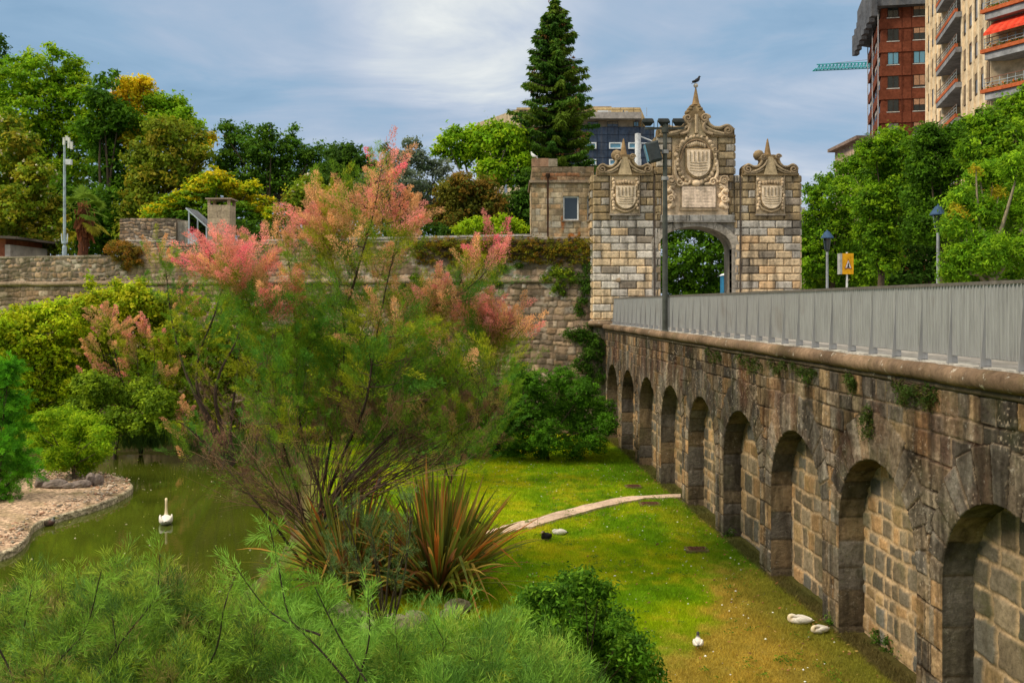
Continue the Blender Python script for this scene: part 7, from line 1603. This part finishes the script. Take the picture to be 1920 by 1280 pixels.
# ------------------------------------------------------------ poles, lamps, sign
def on_face(u, off=0.):
    k_ = (u-CU)/F; s = (k_*BO[1]-BO[0])/(BT[0]-k_*BT[1]); return bw(s, off, 0)
fp = on_face(1243, -.06); Yp = fp[1]; pl = empty('floodlight_pole', (fp[0], fp[1], 4.3), 'tall dark grey pole with floodlights on a crossarm, fixed at the bridge edge', 'lamp post')
zt = at(0, 236, Yp)[2]; PS = (.075, .08, .07)
b = MB(); b.lathe([(.12, 0), (.12, .03), (.080, .05), (.075, 2.5), (.062, 4.5), (.055, zt-4.3)], (fp[0], fp[1], 4.30), 14, PS); b.build('pole', M['paint'], pl)
b = MB(); x = fp[0]; za = at(0, 241, Yp)[2]; x0 = at(1209, 0, Yp)[0]; x1 = at(1282, 0, Yp)[0]
b.box((x0, Yp-.03, za-.03), (x-.08, Yp+.03, za+.03), PS); b.box((x+.08, Yp-.03, za-.03), (x1, Yp+.03, za+.03), PS); b.lathe([(.1, -.12), (.1, .12)], (x, Yp, za), 10, PS); b.build('crossarm', M['paint'], pl)
for u, dz in ((1215, 0), (1244.5, .0), (1272, .0)):
    xx = at(u, 0, Yp)[0]; z = za+.06; b = MB(); b.add([(xx-.16, Yp-.14, z+.10), (xx+.16, Yp-.14, z+.10), (xx+.16, Yp+.16, z+.18), (xx-.16, Yp+.16, z+.18), (xx-.13, Yp-.10, z+.19), (xx+.13, Yp-.10, z+.19), (xx+.13, Yp+.12, z+.25), (xx-.13, Yp+.12, z+.25), (xx-.07, Yp-.06, z+.0), (xx+.07, Yp-.06, z+.0), (xx+.07, Yp+.08, z+.02), (xx-.07, Yp+.08, z+.02)],
      [(4, 5, 6, 7), (0, 1, 5, 4), (1, 2, 6, 5), (2, 3, 7, 6), (3, 0, 4, 7), (8, 11, 10, 9), (0, 8, 9, 1), (1, 9, 10, 2), (2, 10, 11, 3), (3, 11, 8, 0)], (.03, .035, .035)); 
    fl_ = b.build('floodlight', M['paint'], pl); b = MB()
    for s in (-1, 1): b.tube([(xx+s*.17, Yp, za), (xx+s*.17, Yp, z+.14)], .012, 5, PS)
    b.build('bracket', M['paint'], fl_)
b = MB(); c0 = at(1226, 285, Yp); e1 = unit(np.array([.94, -.34, 0.])); e2 = np.array([.34, .94, 0]); e3 = unit(np.array([-.25, 0, .97])); 
b.frame(c0, np.array([1., 0, .25])/1.03, EY, np.array([-.25, 0, 1.])/1.03, (-.20, -.18, -.28), (.16, .14, .28), ch=.05, c=(.05, .06, .065)); bf = b.build('box_floodlight', M['paint'], pl)
b = MB(); b.frame(c0, np.array([1., 0, .25])/1.03, EY, np.array([-.25, 0, 1.])/1.03, (-.24, -.12, -.24), (-.205, .10, .24), c=(.1, .22, .24)); b.build('lens', M['glassblue'], bf)
b = MB(); b.tube([(c0[0]+.12, Yp, c0[2]+.05), (x, Yp, c0[2]+.02)], .035, 6, PS); b.lathe([(.10, -.05), (.10, .05)], (x, Yp, c0[2]), 12, (.3, .3, .3)); b.build('clamp', M['paint'], pl)
b = MB(); b.lathe([(.1, -.05), (.1, .05)], (x, Yp, c0[2]-.75), 12, (.25, .25, .25)); b.build('clamp', M['paint'], pl)
def street_lamp(label, u, v, Y):
    p = at(u, v, Y); zt = p[2]; x = p[0]; r = empty('street_lamp', (x, Y, 4.28), label, 'street lamp', 'blue capped lamps on the street'); h = zt-4.28
    b = MB(); b.lathe([(.10, 0), (.10, .5), (.06, .55), (.05, h-.95), (.035, h-.93)], (x, Y, 4.28), 12, (.33, .35, .37)); b.build('post', M['paint'], r)
    b = MB(); b.lathe([(.05, h-.95), (.10, h-.85), (.16, h-.38), (.15, h-.36)], (x, Y, 4.28), 12, (.10, .13, .13)); b.build('lantern', M['glass'], r)
    b = MB(); b.lathe([(.27, h-.36), (.26, h-.32), (.14, h-.14), (.10, h-.08), (.03, h-.05), (.025, h), (0, h+.01)], (x, Y, 4.28), 16, (.05, .09, .16)); b.build('cap', M['paint'], r)
street_lamp('street lamp with a blue cap between the gateway and the warning sign', 1551, 431, 40)
street_lamp('street lamp with a blue cap half hidden by the weeping locust', 1759, 383, 31)
sg = at(1589, 528, 42); r = empty('warning_sign', (sg[0], 42, 4.28), 'yellow panel sign with a triangular roadworks symbol on a white post', 'sign'); a_ = at(1579.5, 514, 42); c_ = at(1600.5, 475, 42)
b = MB(); b.box((sg[0]-.035, 42.04, 4.28), (sg[0]+.035, 42.10, c_[2]+.06), (.7, .7, .68)); b.build('post', M['paint'], r)
b = MB(); b.frame((a_[0], 42, a_[2]), EX, EY, UP, (0, 0, 0), (c_[0]-a_[0], .03, c_[2]-a_[2]), c=(.85, .42, .02)); b.build('panel', M['paint'], r)
b = MB(); b.box((a_[0]-.10, 42.0, a_[2]), (a_[0]-.01, 42.35, c_[2]), (.42, .42, .40)); b.build('side_return', M['paint'], r)
mx = (a_[0]+c_[0])/2+.01; zb_, zt_ = at(0, 504, 42)[2], at(0, 485, 42)[2]; hw = .168
def tri(b, f, y, c): 
    zc = zb_+(zt_-zb_)*.36; P = [(mx-hw, zb_), (mx+hw, zb_), (mx, zt_)]; P = [(mx+(p[0]-mx)*f, zc+(p[1]-zc)*f) for p in P]; b.prism(P, (0, 42, 0), EX, UP, -EY, y-.004, y, c)
b = MB(); tri(b, 1, .006, (.35, .03, .01)); tri(b, .80, .009, (.8, .76, .70))
h_ = zt_-zb_
b.prism([(mx-.085, zb_+.10*h_), (mx+.085, zb_+.10*h_), (mx+.05, zb_+.19*h_), (mx+.0, zb_+.24*h_), (mx-.05, zb_+.19*h_)], (0, 42, 0), EX, UP, -EY, .009, .012, BK)
b.prism([(mx-.03, zb_+.22*h_), (mx+.028, zb_+.22*h_), (mx+.022, zb_+.40*h_), (mx+.045, zb_+.44*h_), (mx+.0, zb_+.58*h_), (mx-.028, zb_+.42*h_)], (0, 42, 0), EX, UP, -EY, .009, .0125, BK)
b.prism([(mx+.018*math.cos(t)+.0, zb_+.63*h_+.018*math.sin(t)) for t in np.linspace(0, 6.28, 11)[:-1]], (0, 42, 0), EX, UP, -EY, .009, .0125, BK); b.build('symbol', M['paint'], r)
# antenna pole on the rampart
p = at(121, 484, 44); zt = at(0, 262, 44)[2]; r = empty('antenna_pole', (p[0], 44, 7.1), 'slim grey blue pole with small antennas and a camera box, on the left rampart', 'pole'); LG = (.36, .43, .47)
b = MB(); b.lathe([(.10, 0), (.10, .7), (.065, .75), (.06, (zt-7.1)*.7), (.045, zt-7.1)], (p[0], 44, 7.1), 10, LG); b.build('pole', M['paint'], r)
for du, v0, v1 in ((-5, 258, 272), (4, 258, 278), (9, 266, 280), (0, 255, 264)):
    b = MB(); a_ = at(121+du+4, v1, 43.85); t_ = at(121+du+4, v0, 43.85); b.box((a_[0]-.04, 43.8, a_[2]), (a_[0]+.05, 43.9, t_[2]), (.65, .64, .6)); b.box((a_[0]-.1, 43.9, a_[2]+.1), (a_[0]+.1, 43.95, a_[2]+.14), LG); b.build('antenna', M['paint'], r)
b = MB(); a_ = at(124, 309, 43.8); c_ = at(134, 299, 43.8); b.box((a_[0], 43.7, a_[2]), (c_[0], 43.9, c_[2]), (.6, .62, .64)); b.box((a_[0]-.12, 43.85, a_[2]+.1), (a_[0], 43.95, a_[2]+.2), LG); b.build('camera_box', M['paint'], r)
b = MB()
for s in (-1, 1): q0 = at(121+s*5, 454, 43.9); q1 = at(121+s*5.5, 438, 43.9); b.tube([(p[0], 44, q0[2]-.05), tuple(q0), tuple(q1)], .03, 6, (.5, .55, .58))
b.lathe([(.13, 0), (.13, .12)], (p[0], 44, at(0, 457, 44)[2]), 10, LG); b.build('fork_bracket', M['paint'], r)
# blue cabin seen through the arch
a_ = at(1359, 545, 50); c_ = at(1374, 516, 50); r = empty('blue_cabin', ((a_[0]+c_[0])/2+.3, 50.5, 4.3), 'blue portable cabin with a white domed roof seen through the arch', 'cabin')
b = MB(); b.box((a_[0], 50, 4.3), (a_[0]+1.1, 51.1, c_[2]), (.03, .16, .30)); b.box((a_[0]+.12, 49.97, 4.45), (a_[0]+.98, 50.0, c_[2]-.1), (.04, .2, .36)); b.build('walls', M['paint'], r)
b = MB(); w_ = 1.2; n = 10; V = []; z0 = c_[2]
b.prism([(a_[0]-.05+w_*i/n, z0+.17*math.sin(math.pi*i/n)**.5) for i in range(n+1)], (0, 49.95, 0), EX, UP, EY, 0, 1.2, (.75, .77, .8)); b.build('roof', M['paint'], r)
